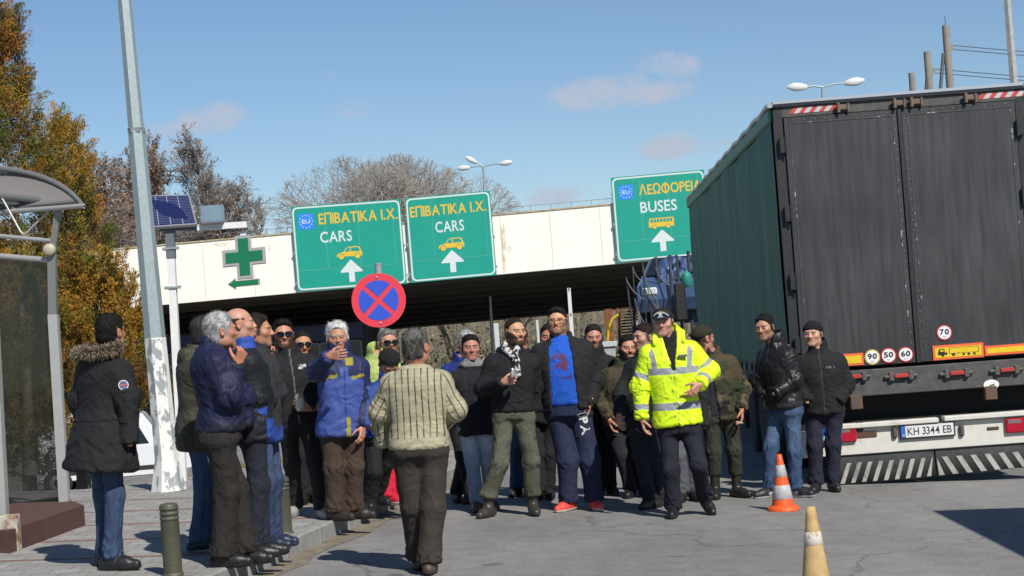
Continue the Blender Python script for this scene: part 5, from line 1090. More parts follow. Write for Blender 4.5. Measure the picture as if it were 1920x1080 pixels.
# ================================================================= PEOPLE: implicit surfaces
class Field:
    def __init__(s, lo, hi, h):
        s.lo = np.array(lo, float); s.h = h; s.n = np.ceil((np.array(hi) - s.lo) / h).astype(int) + 1
        s.F = np.full(s.n, .2, np.float32); s.ax = [s.lo[k] + h * np.arange(s.n[k]) for k in range(3)]
    def sub(s, lo, hi):
        a = np.clip(np.floor((np.array(lo) - s.lo) / s.h).astype(int), 0, s.n); b = np.clip(np.ceil((np.array(hi) - s.lo) / s.h).astype(int) + 1, 0, s.n)
        sl = tuple(slice(a[k], b[k]) for k in range(3)); return sl, (s.ax[0][sl[0]][:, None, None], s.ax[1][sl[1]][None, :, None], s.ax[2][sl[2]][None, None, :])
    def put(s, fn, lo, hi, k=.02, cut=False, m=None):
        mg = k + 2.5 * s.h if m is None else m
        sl, (X, Y, Z) = s.sub(np.array(lo) - mg, np.array(hi) + mg)
        if min(s.F[sl].shape) == 0: return s
        d = fn(X, Y, Z).astype(np.float32); A = s.F[sl]
        if cut: d = -d; hh = np.maximum(k - np.abs(A - d), 0) / max(k, 1e-6); s.F[sl] = np.maximum(A, d) + hh * hh * k * .25
        else: hh = np.maximum(k - np.abs(A - d), 0) / max(k, 1e-6); s.F[sl] = np.minimum(A, d) - hh * hh * k * .25
        return s
    def cap(s, a, b, ra, rb=None, k=.02, cut=False, flat=None):
        a = np.array(a, float); b = np.array(b, float); rb = ra if rb is None else rb; ba = b - a; L2_ = max(ba @ ba, 1e-9); R_ = max(ra, rb)
        def fn(X, Y, Z):
            px, py, pz = X - a[0], Y - a[1], Z - a[2]; t = np.clip((px * ba[0] + py * ba[1] + pz * ba[2]) / L2_, 0, 1)
            d = np.sqrt((px - t * ba[0]) ** 2 + (py - t * ba[1]) ** 2 + (pz - t * ba[2]) ** 2) - (ra + (rb - ra) * t)
            if flat is not None: d = np.maximum(d, (X - b[0]) * flat[0] + (Y - b[1]) * flat[1] + (Z - b[2]) * flat[2])
            return d
        return s.put(fn, np.minimum(a, b) - R_, np.maximum(a, b) + R_, k, cut)
    def ell(s, c, M, rad, k=.02, cut=False):
        """ellipsoid with axes = columns of M"""
        c = np.array(c, float); M = np.array(M, float); rad = np.array(rad, float); R_ = np.sqrt(((M * rad) ** 2).sum(1)); mn = rad.min()
        def fn(X, Y, Z):
            q = [(X - c[0]) * M[0, j] + (Y - c[1]) * M[1, j] + (Z - c[2]) * M[2, j] for j in range(3)]
            k0 = np.sqrt(sum((q[j] / rad[j]) ** 2 for j in range(3))); k1 = np.sqrt(sum((q[j] / rad[j] ** 2) ** 2 for j in range(3))) + 1e-9
            return k0 * (k0 - 1) / k1
        return s.put(fn, c - R_, c + R_, k, cut)
    def loft(s, T, keys, t0, t1, grow=0.0, k=.03, rnd=.02, flare=0.0):
        tk, wk, dk, ck = [np.array(q) for q in keys]; R_ = wk.max() + grow + abs(flare) * .5
        a, b = T['H'] + T['ax'] * (t0 * T['len']), T['H'] + T['ax'] * (t1 * T['len'])
        def fn(X, Y, Z):
            q = (X - T['H'][0], Y - T['H'][1], Z - T['H'][2]); dt = lambda v: q[0] * v[0] + q[1] * v[1] + q[2] * v[2]
            h = dt(T['ax']); t = h / T['len']; u = dt(T['A']); v = dt(T['F'])
            w_ = np.interp(t, tk, wk) + grow; d_ = np.interp(t, tk, dk) + grow; c_ = np.interp(t, tk, ck)
            if flare: fl = flare * np.clip(.35 - t, 0, 2); w_ = w_ + fl; d_ = d_ + fl * .8
            r_ = ((np.abs(u) / w_) ** 2.25 + (np.abs(v - c_) / d_) ** 2.25) ** (1 / 2.25); d0 = (r_ - 1) * np.minimum(w_, d_)
            d1 = np.maximum(h - t1 * T['len'], t0 * T['len'] - h); hh = np.maximum(rnd - np.abs(d0 - d1), 0) / rnd
            return np.maximum(d0, d1) + hh * hh * rnd * .25
        return s.put(fn, np.minimum(a, b) - R_, np.maximum(a, b) + R_, k)
    def mesh(s):
        F = s.F; ins = (F < 0); c = np.zeros(np.array(F.shape) - 1, np.int8); sh = lambda A, i, j, k: A[i:A.shape[0] - 1 + i, j:A.shape[1] - 1 + j, k:A.shape[2] - 1 + k]
        for i in (0, 1):
            for j in (0, 1):
                for k in (0, 1): c += sh(ins, i, j, k)
        act = (c > 0) & (c < 8); idx = np.argwhere(act); cid = np.full(act.shape, -1, np.int32); cid[act] = np.arange(len(idx))
        cor = [(i, j, k) for i in (0, 1) for j in (0, 1) for k in (0, 1)]; vals = [F[idx[:, 0] + i, idx[:, 1] + j, idx[:, 2] + k].astype(np.float64) for i, j, k in cor]
        acc = np.zeros((len(idx), 3)); cnt = np.zeros(len(idx))
        for a in range(8):
            for b in range(a + 1, 8):
                df = np.array(cor[b]) - np.array(cor[a])
                if np.abs(df).sum() != 1 or df.min() < 0: continue
                m = (vals[a] < 0) != (vals[b] < 0); t = np.where(m, vals[a] / np.where(m, vals[a] - vals[b], 1), 0)
                acc += (np.array(cor[a]) + t[:, None] * df) * m[:, None]; cnt += m
        V = s.lo + (idx + acc / cnt[:, None]) * s.h; Q = []
        for ax in range(3):
            o = [1, 2, 0][ax], [2, 0, 1][ax]
            A = np.take(ins, range(0, F.shape[ax] - 1), ax); B = np.take(ins, range(1, F.shape[ax]), ax); e = np.argwhere(A != B)
            if len(e) == 0: continue
            ok = (e[:, o[0]] > 0) & (e[:, o[1]] > 0) & (e[:, o[0]] < F.shape[o[0]] - 1) & (e[:, o[1]] < F.shape[o[1]] - 1); e = e[ok]; sgn = A[tuple(e.T)]
            def cell(d0, d1): q = e.copy(); q[:, o[0]] += d0; q[:, o[1]] += d1; return cid[tuple(q.T)]
            q4 = np.stack([cell(-1, -1), cell(0, -1), cell(0, 0), cell(-1, 0)], 1); Q.append(np.where(sgn[:, None], q4, q4[:, ::-1]))
        return V, np.concatenate(Q)
def vnormals(V, Q):
    n = np.cross(V[Q[:, 2]] - V[Q[:, 0]], V[Q[:, 3]] - V[Q[:, 1]]); N = np.zeros_like(V)
    for k in range(4): 
        for c in range(3): N[:, c] += np.bincount(Q[:, k], n[:, c], len(V))
    return N / (np.linalg.norm(N, axis=1)[:, None] + 1e-12)
def laplace(V, Q, it=1, lam=.5):
    n = len(V); A = np.concatenate([Q[:, k] for k in range(4)]); B = np.concatenate([Q[:, (k + 1) % 4] for k in range(4)]); cnt = np.bincount(A, minlength=n) + np.bincount(B, minlength=n)
    for _ in range(it):
        S = np.stack([np.bincount(A, V[B, c], n) + np.bincount(B, V[A, c], n) for c in range(3)], 1); V = V + lam * (S / cnt[:, None] - V)
    return V
def unit(v): v = np.asarray(v, float); return v / (np.linalg.norm(v) + 1e-12)
def seg(P, a, b):
    ba = b - a; t = np.clip(((P - a) @ ba) / (ba @ ba), 0, 1); return np.linalg.norm(P - a - t[:, None] * ba, axis=1), t

def clothmat(name, rough, bump=.25, bs=140, spec=.35, coat=0., crease=.42):
    m = mat(name, (.1, .1, .1), rough, attr=True, var=.10, vscale=14, bump=bump, bscale=bs, spec=spec, coat=coat, bdist=.004)
    n = m.node_tree.nodes; l = m.node_tree.links; old = [q for q in n if q.type == 'BUMP'][0]; t = [q for q in n if q.type == 'TEX_COORD'][0]; prev = None
    for sc, st, dist, amp in ((4.5, (1.2, 1.2, 1.0), .8, .045), (10, (1.3, 1.3, .7), .6, .012)):
        mp = n.new('ShaderNodeMapping'); mp.inputs['Scale'].default_value = st; mp.inputs['Rotation'].default_value = (.5, .35, 0); l.new(t.outputs['Object'], mp.inputs['Vector'])
        z = n.new('ShaderNodeTexNoise'); z.inputs['Scale'].default_value = sc; z.inputs['Detail'].default_value = 1.5; z.inputs['Distortion'].default_value = dist; l.new(mp.outputs['Vector'], z.inputs['Vector'])
        a = n.new('ShaderNodeMath'); a.operation = 'SUBTRACT'; l.new(z.outputs['Fac'], a.inputs[0]); a.inputs[1].default_value = .5
        b = n.new('ShaderNodeMath'); b.operation = 'ABSOLUTE'; l.new(a.outputs[0], b.inputs[0]); p = n.new('ShaderNodeMath'); p.operation = 'POWER'; l.new(b.outputs[0], p.inputs[0]); p.inputs[1].default_value = .6
        bp = n.new('ShaderNodeBump'); bp.invert = True; bp.inputs['Strength'].default_value = crease; bp.inputs['Distance'].default_value = amp; l.new(p.outputs[0], bp.inputs['Height'])
        if prev is not None: l.new(prev.outputs['Normal'], bp.inputs['Normal'])
        prev = bp
    l.new(prev.outputs['Normal'], old.inputs['Normal']); return m
M_CL = {'cloth': clothmat('woven_cloth', .88), 'nylon': clothmat('nylon_cloth', .62, .2, 40, .3), 'leather': clothmat('black_leather', .44, .3, 70, .4, crease=.35), 'denim': clothmat('denim', .9, .3, 220, crease=.5), 'knit': clothmat('knitwear', .95, .2, 170, crease=.12), 'hivis': clothmat('hi_vis_fabric', .55, .12, 40)}
M_skin = mat('skin', (.45, .25, .17), .48, attr=True, var=.06, vscale=60, bump=.12, bscale=220, bdist=.002, spec=.4)
M_hair = mat('hair', (.05, .04, .03), .75, attr=True, var=.3, vscale=60, bump=.6, bscale=160, bdist=.004, stretch=(1, 1, .35), spec=.12)
M_shoe = mat('shoe_material', (.05, .05, .05), .45, attr=True, var=.1, vscale=30, bump=.15, bscale=90)
M_lens = mat('sunglass_lens', (.006, .006, .007), .06, spec=.8); M_gfr = mat('glasses_frame', (.012, .010, .010), .3)

BODYK = ([-.35, 0, .30, .58, .76, .88, .97, 1.12], [.158, .166, .152, .166, .166, .138, .082, .056], [.116, .122, .110, .122, .118, .098, .074, .056], [0, 0, .012, .014, .004, -.006, -.008, 0])

def hand_mesh(W, d, thumb, side, curl=(.35, .45, .3), size=1.0, spread=0.0, tcurl=.3, h=.0030):
    """palm, five fingers; side +1 = right hand"""
    d = unit(d); l = unit(thumb - d * (np.dot(thumb, d))); n = np.cross(l, d) if side > 0 else np.cross(d, l); n = unit(n); S = size
    f = Field(W - .15 * S - .02, W + .15 * S + .02, h) if False else None
    pts = [W - d * .03]; fing = []
    offs = (.031, .0105, -.0105, -.030); kd = (.088, .092, .088, .079); ln = (.070, .078, .072, .056)
    for i in range(4):
        kp = W + (d * kd[i] + l * offs[i]) * S; cur = 0.0; p = kp; segs = [p]; sl_ = (i - 1.5) * -.06 * (1 + spread)
        for j, fr in enumerate((.46, .31, .23)):
            cur += curl[j] * (1 + .12 * (i - 1)); dd = d * math.cos(cur) + n * math.sin(cur) + l * sl_; p = p + unit(dd) * ln[i] * fr * S; segs.append(p)
        fing.append(segs)
    tb = W + (d * .022 + l * .024 + n * .006) * S; t1 = tb + unit(d * .62 + l * .72 + n * (.25 + tcurl)) * .040 * S; t2 = t1 + unit(d * .85 + l * .35 + n * (.2 + tcurl * 1.4)) * .031 * S; t3 = t2 + unit(d * .95 + l * .1 + n * (.15 + tcurl * 1.6)) * .024 * S
    allp = np.array([q for s_ in fing for q in s_] + [tb, t1, t2, t3, W - d * .045]); f = Field(allp.min(0) - .026, allp.max(0) + .026, h)
    f.cap(W - d * .05, W + d * .004, .029 * S, .027 * S, .01)
    for i in range(4): f.cap(W + (d * .006 + l * offs[i] * .55) * S, fing[i][0], .0165 * S, .0118 * S, .014)
    for i in range(4):
        rr = np.array((.0098, .0088, .0080, .0068)) * S * (1, 1.02, .97, .86)[i]
        for j in range(3): f.cap(fing[i][j], fing[i][j + 1], rr[j], rr[j + 1], .004)
    f.cap(tb, t1, .0165 * S, .0125 * S, .012); f.cap(t1, t2, .0118 * S, .0105 * S, .004); f.cap(t2, t3, .0105 * S, .008 * S, .003)
    return f.mesh()

def head_mesh(c, Fh, Uh, Ah, S, o):
    """o: options; returns V, Q, colours"""
    M = np.stack([Ah, Fh, Uh], 1); G = lambda x, y, z: c + M @ (np.array([x, y, z]) * S); fat = o.get('fat', 0.0)
    vr = np.random.default_rng(o.get('seed', 1)); jw, nl, cw, bh, nw = 1 + vr.normal(0, .09), 1 + vr.normal(0, .13), 1 + vr.normal(0, .05), vr.normal(0, .003), 1 + vr.normal(0, .16)
    f = Field(c - [.15 * S, .15 * S, .21 * S], c + [.15 * S, .15 * S, .15 * S], .0042)
    R = lambda *a: np.array(a) * S
    f.ell(G(0, -.012, .034), M, R(.0775, .0955, .083), .02); f.ell(G(0, .018, -.02), M, R((.0665 + fat * .008) * cw, .076, .085), .03)
    f.ell(G(0, .034, -.074), M, R((.054 + fat * .014) * jw, .052, .040), .03); f.cap(G(-.012, .073, -.097), G(.012, .073, -.097), .019 * S, None, .025)
    for s_ in (-1, 1):
        f.ell(G(s_ * .043, .056, -.018), M, R(.026, .028, .022), .025); f.ell(G(s_ * .052, .01, -.07), M, R(.018 + fat * .008, .03, .03), .03)
    f.cap(G(-.034, .081, .029 + bh), G(.034, .081, .029 + bh), .0125 * S, None, .018)
    for s_ in (-1, 1): f.ell(G(s_ * .031, .100, .008), M, R(.021, .0125, .0105), .016, True)
    for s_ in (-1, 1): f.ell(G(s_ * .031, .0805, .008), M, R(.0145, .0125, .0115), .004)
    f.cap(G(0, .090, .014), G(0, .090 + .021 * nl, -.020 - (nl - 1) * .02), .0078 * S * nw, .0105 * S * nw, .012); f.ell(G(0, .085 + .021 * nl, -.024 - (nl - 1) * .02), M, R(.012 * nw, .012, .0092), .008)
    for s_ in (-1, 1): f.ell(G(s_ * .0125, .096, -.026), M, R(.008, .010, .007), .006)
    f.cap(G(-.019, .086, -.052), G(.019, .086, -.052), .0075 * S, None, .008); f.cap(G(-.015, .086, -.0635), G(.015, .086, -.0635), .0082 * S, None, .007)
    f.cap(G(0, .096, -.0570), G(.023, .093, -.0605), .0022 * S, None, .004, True); f.cap(G(0, .096, -.0570), G(-.023, .093, -.0605), .0022 * S, None, .004, True)
    for s_ in (-1, 1):
        e = M @ np.array(Matrix.Rotation(s_ * -.35, 3, 'Z')); f.ell(G(s_ * .079, -.012, -.004), e, R(.009, .020, .032), .008); f.ell(G(s_ * .0885, -.008, .0), e, R(.006, .010, .018), .004, True)
    nb = o['neck']; f.cap(G(0, -.028, -.06), nb, (.055 + fat * .012) * S, (.060 + fat * .012) * S, .03)
    V, Q = f.mesh(); L_ = (V - c) @ M / S; x, y, z = np.abs(L_[:, 0]), L_[:, 1], L_[:, 2]
    skin = np.array(o.get('skin', (.44, .21, .125))) * (1 + vr.normal(0, .09)) * np.array([1, 1 + vr.normal(0, .04), 1 + vr.normal(0, .07)]); C = np.tile(skin, (len(V), 1)); sn = fbm(L_ * 22, 3)[:, None]
    red = np.exp(-((x - .042) ** 2 + (z + .02) ** 2) / .0006) * (y > .03) + .9 * np.exp(-(x ** 2 + (z + .02) ** 2 + (y - .11) ** 2) / .0004) + (x > .073) * .5
    C = C * (1 + red[:, None] * np.array([.06, -.13, -.14])) * (.93 + .14 * sn)
    bd = np.array(o.get('haircol', (.02, .015, .012))); N = vnormals(V, Q)
    # beard and stubble
    beard_ids = np.zeros(0, int)
    bm = sstep(-.012, .012, (-.040 + 1.15 * np.clip(x - .03, 0, 1)) - z) * sstep(-.02, .005, y) * sstep(-.150, -.118, z)
    mous = np.exp(-((z + .0425) / .008) ** 2) * (x < .032) * (y > .07); bm = np.maximum(bm, mous); lips = (np.abs(z + .0575) < .0125) & (x < .0245) & (y > .078)
    bm = np.where(lips, 0, bm); st = o.get('stubble', .18); bc = np.array(o.get('beardcol', bd))
    if o.get('beard'): C = C + (bc * (.7 + .6 * sn) - C) * (bm * o['beard'])[:, None]; V = V + N * (bm * o['beard'] * (.0062 * o.get('beardlen', .8)) * (.85 + .3 * vnoise(L_ * 130, 5)))[:, None] * S; beard_ids = np.nonzero(bm > .35)[0]
    else: C = C + (np.array([.10, .075, .065]) - C) * (bm * st)[:, None]
    if o.get('moustache'): C = C + (np.array(o['moustache']) - C) * np.clip(mous * 1.5, 0, 1)[:, None]; V = V + N * (mous * .007)[:, None]
    C = np.where(lips[:, None], skin * (.82, .60, .60), C)
    br = np.exp(-((z - .0275 + .22 * np.clip(x - .034, 0, 1)) / .0042) ** 2) * (x > .010) * (x < .052) * (y > .05); C = C + (np.array(o.get('browcol', bd)) - C) * np.clip(br * 1.0, 0, .78)[:, None]
    ey = ((x - .031) / .0135) ** 2 + ((z - .007) / .0052) ** 2; em = (ey < 1) & (y > .065); C = np.where(em[:, None], np.array([.26, .22, .195]), C)
    ir = ((x - .031 - .0) ** 2 + (z - .007) ** 2 < .0066 ** 2) & (y > .065); C = np.where(ir[:, None], np.array([.02, .012, .008]), C)
    lid = np.exp(-((z - .0155) / .0035) ** 2) * (np.abs(x - .031) < .019) * (y > .055); C = C * (1 - .25 * lid)[:, None]  # shade of the upper eyelid crease painted into the skin colour
    if o.get('bald'): pass
    if o.get('scalp', 1):   # short hair that fades into the skin round the hairline and down the sideburns
        rc = o.get('recede', 0.0); e1 = y + rc * .03 - np.where(z < .03, .024 + .22 * (z + .02), .035 + .70 * (z - .03))
        reg = sstep(.010, -.006, e1 + (sn[:, 0] - .5) * .012) * sstep(-.092, -.070, z) * (1 - ((np.abs(y + .013) < .017) & (np.abs(z) < .034) & (x > .066))) * np.where((y > -.03) & (z < -.03), 0, 1) * (x > .02 if False else 1)
        reg = reg * sstep(.062, .040, z); C = C + (bd * 1.3 - C) * (reg * o.get('fade', .85))[:, None]
    V = V + np.outer(L_[:, 0] * S * .085 * sstep(-.16, -.09, L_[:, 2]), Ah)
    if len(beard_ids): V, Q, C = blades_on(V, Q, C, beard_ids, N, np.tile(bc, (len(V), 1)), int(1500 * o['beard']), .012 * o.get('beardlen', .8), np.tile(-Uh * .7 + Fh * .25, (len(V), 1)), .3, .0011, np.random.default_rng(o.get('seed', 1)))
    return V, Q, C

def blades_on(V, Q, C, pts, N, col, n, L, flow, rand, wid, r):
    """n tapered strands rooted on the surface, added to the same mesh"""
    if len(pts) == 0: return V, Q, C
    i = r.integers(0, len(pts), n); P = V[pts[i]] + r.normal(0, .0015, (n, 3)); d = N[pts[i]] * .45 + flow[pts[i]] + r.normal(0, rand, (n, 3)); d /= np.linalg.norm(d, axis=1)[:, None]
    ln = L * r.uniform(.5, 1.2, (n, 1)); sd = np.cross(d, N[pts[i]] + r.normal(0, .3, (n, 3))); sd /= np.linalg.norm(sd, axis=1)[:, None] + 1e-9; sd *= wid * r.uniform(.6, 1.3, (n, 1))
    W = np.stack([P - sd, P + sd, P + d * ln + sd * .25, P + d * ln - sd * .25], 1).reshape(-1, 3); c = np.repeat(col[pts[i]] * r.uniform(.6, 1.4, (n, 1)), 4, 0)
    return np.concatenate([V, W]), np.concatenate([Q, np.arange(4 * n).reshape(-1, 4) + len(V)]), np.concatenate([C, c])
def hair_mesh(c, Fh, Uh, Ah, S, o):
    M = np.stack([Ah, Fh, Uh], 1); G = lambda x, y, z: c + M @ (np.array([x, y, z]) * S); R = lambda *a: np.array(a) * S; th = o.get('hairth', .010) * .75; top = o.get('hairtop', o.get('hairth', .010) + .009)
    f = Field(c - .16 * S, c + .17 * S, .0055); f.ell(G(0, -.015, .034 + (top - th) * .6), M, R(.0778 + th * .25, .098 + th * .6, .083 + (top + th) * .55), .01); f.ell(G(0, -.04, -.02), M, R(.070 + th * .3, .07 + th * .6, .075), .02)
    if not o.get('ring') and o.get('recede', 0) < .2 and top > .008: f.ell(G(0, -.004, .088), M, R(.064, .080, .026 + top * .85), .02)
    if o.get('quiff'): f.ell(G(0, .055, .098), M, R(.046, .030, .026), .03)
    rc = o.get('recede', 0.0); yh = .028 - rc * .03
    def cutp(p, nrm, k=.008):
        p = G(*p); nn = unit(M @ np.array(nrm, float)); f.put(lambda X, Y, Z: -((X - p[0]) * nn[0] + (Y - p[1]) * nn[1] + (Z - p[2]) * nn[2]), c - .2, c + .2, k, True, 0)
    # keep what lies behind the hairline plane and above the nape
    def face(X, Y, Z):
        q = (X - c[0], Y - c[1], Z - c[2]); dt = lambda v: (q[0] * v[0] + q[1] * v[1] + q[2] * v[2]) / S
        y, z, x = dt(M[:, 1]), dt(M[:, 2]), np.abs(dt(M[:, 0])); hl = .066 - rc * .035 + .012 * np.clip(x / .05, 0, 1) * (1 if rc == 0 else 0) - 0.0
        d1 = y - rc * -.03 - np.where(z < .03, .018 + .26 * (z + .02), .031 + .70 * (z - .03)); d1 = d1 * .8
        d2 = np.minimum(y - (hl + .02), (hl + 1.0))         # nothing in front of the forehead line
        d3 = np.maximum(.0 - z, y - (-.012)) ; d3 = np.maximum(np.maximum(-z - .004, -.035 - y), 0 * x - 1) # ear notch
        d4 = (-.082 + o.get('nape', 0.0)) - z
        ear = np.minimum(np.maximum(np.maximum(np.abs(y + .013) - .018, z - .024), .055 - x), np.maximum(np.maximum(z + .024, -.022 - y), .0 * x))
        return np.maximum(np.maximum(d1, d4), np.maximum(-ear, 0 * z - 1))
    sl, (X, Y, Z) = f.sub(f.lo, f.lo + f.h * f.n); f.F = np.maximum(f.F, (face(X, Y, Z) * S).astype(np.float32))
    if o.get('ring'):   # bald crown: cut the top away
        p = G(0, 0, .045); f.F = np.maximum(f.F, (((X - p[0]) * Uh[0] + (Y - p[1]) * Uh[1] + (Z - p[2]) * Uh[2])).astype(np.float32))
    V, Q = f.mesh(); N = vnormals(V, Q); L_ = (V - c) @ M / S; am = o.get('hairamp', .005); fr = o.get('hairfreq', 60)
    w_ = fbm(L_ * np.array([fr, fr * .55, fr * .45]), o.get('seed', 1), 3); V = V + N * ((w_ - .5) * am * 2.2 * S)[:, None]
    bc = np.array(o.get('haircol', (.015, .012, .01))); b2 = np.array(o.get('haircol2', bc * 1.7)); m = sstep(.35, .65, fbm(L_ * np.array([70, 30, 25]), 9, 2))[:, None]
    V = V + np.outer(L_[:, 0] * S * .085, Ah)
    C = bc * (1 - m) + b2 * m; r = np.random.default_rng(o.get('seed', 1)); fl = np.tile(-Fh * .75 + Uh * .1, (len(V), 1)) * sstep(.02, .07, L_[:, 2])[:, None] + np.tile(-Uh * .8 - Fh * .3, (len(V), 1)) * sstep(.07, .02, L_[:, 2])[:, None]
    if o.get('quiff'): fl = fl + np.tile(Uh * 1.2, (len(V), 1)) * (sstep(.0, .05, L_[:, 1]) * sstep(.06, .1, L_[:, 2]))[:, None]
    return blades_on(V, Q, C, np.arange(len(V)), N, C, int(o.get('strands', 2600)), o.get('strand', .006 + .8 * o.get('hairth', .010)), fl, .20 + o.get('hairamp', .005) * 16, .0011, r)

def person(label, sp):
    base = ground_hit(*sp['base'], KERB if sp.get('pave') else 0.0); D = base[1]; gz = base[2]; s = FPX / D; rs = random.Random(sp['base'][0]); seed = int(sp['base'][0])
    t = thing('person', label, 'person', base, group=sp.get('group'))
    J = lambda q: at(q[0], q[1], D + (q[2] if len(q) > 2 else 0))
    psi = math.radians(sp.get('psi', 0)); F = np.array([math.sin(psi), -math.cos(psi), 0]); A = np.array([-math.cos(psi), -math.sin(psi), 0]); Z = np.array([0, 0, 1.0])
    Nk, Hp = J(sp['neck']), J(sp['hip']); ax = unit(Nk - Hp); T = {'H': Hp, 'ax': ax, 'len': np.linalg.norm(Nk - Hp)}; T['A'] = unit(A - ax * (A @ ax)); T['F'] = unit(np.cross(ax, T['A'])); T['F'] = T['F'] if T['F'] @ F > 0 else -T['F']
    bw = sp.get('build', 1.0); sw = sp.get('sw', .18) * .84; hgt = (sp['base'][1] - sp['top'][1]) / s; k_ = min(max(hgt / 1.75, .9), 1.08)
    K = [np.array(q, float).copy() for q in BODYK]; K[1] *= bw * k_; K[1][3:6] *= sw / .151 / bw ** .5; K[2] *= bw * k_ * sp.get('deep', 1.0); K[3] = K[3] + np.interp(K[0], [0, .3, .7], [.3, 1, .2]) * sp.get('belly', 0.0)
    SH = {}; EL = {}; WR = {}; HI = {}; KN = {}; AN = {}
    for sd, sg in (('R', 1), ('L', -1)):
        SH[sd] = J(sp['sh' + sd]) if 'sh' + sd in sp else Nk - Z * .118 + T['A'] * sg * sw
        WR[sd] = J(sp['wr' + sd]) if 'wr' + sd in sp else SH[sd] + np.array([0, 0, -.50]) + F * .06 + A * sg * .05
        if 'el' + sd in sp: EL[sd] = J(sp['el' + sd])
        else:
            v = WR[sd] - SH[sd]; L1 = .285 * k_; dd = min(np.linalg.norm(v), 2 * L1 * .995); mid = SH[sd] + v / 2; pole = unit(-F * .8 + A * sg * .5 - Z * .5); pole = unit(pole - unit(v) * (pole @ unit(v))); EL[sd] = mid + pole * math.sqrt(max(L1 ** 2 - (dd / 2) ** 2, 0))
        HI[sd] = Hp + T['A'] * sg * .088 * bw - Z * .01
        fx = sp['foot' + sd]; fp = at(fx[0], sp['base'][1], D + fx[1]); lift = fx[2] if len(fx) > 2 else 0.0
        fz = -CROSS * fp[0] + (KERB if sp.get('pave') else 0) + lift; fp = np.array([(fx[0] - 960 + (sp['base'][1] - 540) * .0734) / FPX * (D + fx[1]), D + fx[1], fz])
        for _ in range(2):        # put the foot where its pixel column meets the ground
            X_, Y_ = proj(fp); fp[0] += (fx[0] - X_) * fp[1] / FPX; fp[2] = -CROSS * fp[0] + (KERB if sp.get('pave') else 0) + lift
        AN[sd] = fp + Z * .085; KN[sd] = J(sp['kn' + sd]) if 'kn' + sd in sp else (HI[sd] + AN[sd]) / 2 + F * .035 + np.array([0, 0, .02])
    # ---- head
    S = sp.get('hs', 1.0); hc = J((sp['top'][0], sp['top'][1] + (.117 + sp.get('pad', .026)) * S * s, sp['top'][2] if len(sp['top']) > 2 else 0.0)); yw = math.radians(sp.get('yaw', sp.get('psi', 0))); pt = math.radians(sp.get('pitch', 0)); tl = math.radians(sp.get('tilt', 0))
    Fh = np.array([math.sin(yw) * math.cos(pt), -math.cos(yw) * math.cos(pt), -math.sin(pt)]); Ah = np.array([-math.cos(yw), -math.sin(yw), 0]); Uh = unit(np.cross(Ah, Fh)); Ah = unit(Ah * math.cos(tl) + Uh * math.sin(tl)); Uh = unit(np.cross(Ah, Fh))
    ho = dict(sp.get('face', {})); ho.setdefault('recede', (sp.get('hair') or {}).get('recede', 0.0)); ho['haircol'] = (sp.get('hair') or {}).get('haircol', ho.get('haircol', (.014, .011, .009))); ho['scalp'] = 0 if (sp.get('hair') or {}).get('ring') else 1; ho['neck'] = Nk - Z * .02 + T['F'] * .005; ho['seed'] = seed
    V, Q, C = head_mesh(hc, Fh, Uh, Ah, S, ho); parts = [(V, Q, C)]; skin = np.array(ho.get('skin', (.44, .21, .125)))
    # ---- hands
    hands = sp.get('hands', {})
    for sd, sg in (('R', 1), ('L', -1)):
        hd = hands.get(sd)
        if hd is None: continue
        d = unit(np.array(hd['d'], float)) if 'd' in hd else unit(WR[sd] - EL[sd]); th = np.array(hd['thumb'], float) if 'thumb' in hd else F + Z * .15
        V, Q = hand_mesh(WR[sd], d, th, sg, hd.get('curl', (.35, .45, .3)), hd.get('size', 1.0), hd.get('spread', 0), hd.get('tcurl', .3)); L_ = V - WR[sd]
        C = np.tile(skin * (1.0, .90, .88), (len(V), 1)) * (.88 + .24 * fbm(V * 60, 4))[:, None]; parts.append((V, Q, C))
    # ---- the body inside the clothes
    allj = np.array([Nk, Hp] + [q for dct in (SH, EL, WR, HI, KN, AN) for q in dct.values()])
    f = Field(allj.min(0) - .18, allj.max(0) + .18, .024); f.loft(T, K, -.05, 1.0, -.045)
    for sd in 'RL': f.cap(SH[sd], EL[sd], .045, .038); f.cap(EL[sd], WR[sd], .038, .027); f.cap(HI[sd], KN[sd], .055, .036); f.cap(KN[sd], AN[sd] + Z * .02, .036, .022)
    f.cap(Nk - Z * .05, Nk + Z * .02, .055); V, Q = f.mesh(); parts.append((V, Q, np.tile(skin, (len(V), 1))))
    o_ = 0; VV, QQ, CC = [], [], []
    for V, Q, C in parts: VV.append(V); QQ.append(Q + o_); CC.append(C); o_ += len(V)
    npobj('body', np.concatenate(VV), np.concatenate(QQ), M_skin, t, True, np.concatenate(CC))
    # ---- hair and headgear
    hr = sp.get('hair')
    if hr is not None: V, Q, C = hair_mesh(hc, Fh, Uh, Ah, S, dict(hr, seed=seed)); npobj('hair', V, Q, M_hair, t, True, C)
    M = np.stack([Ah, Fh, Uh], 1); G = lambda x, y, z: hc + M @ (np.array([x * 1.07, y, z]) * S)
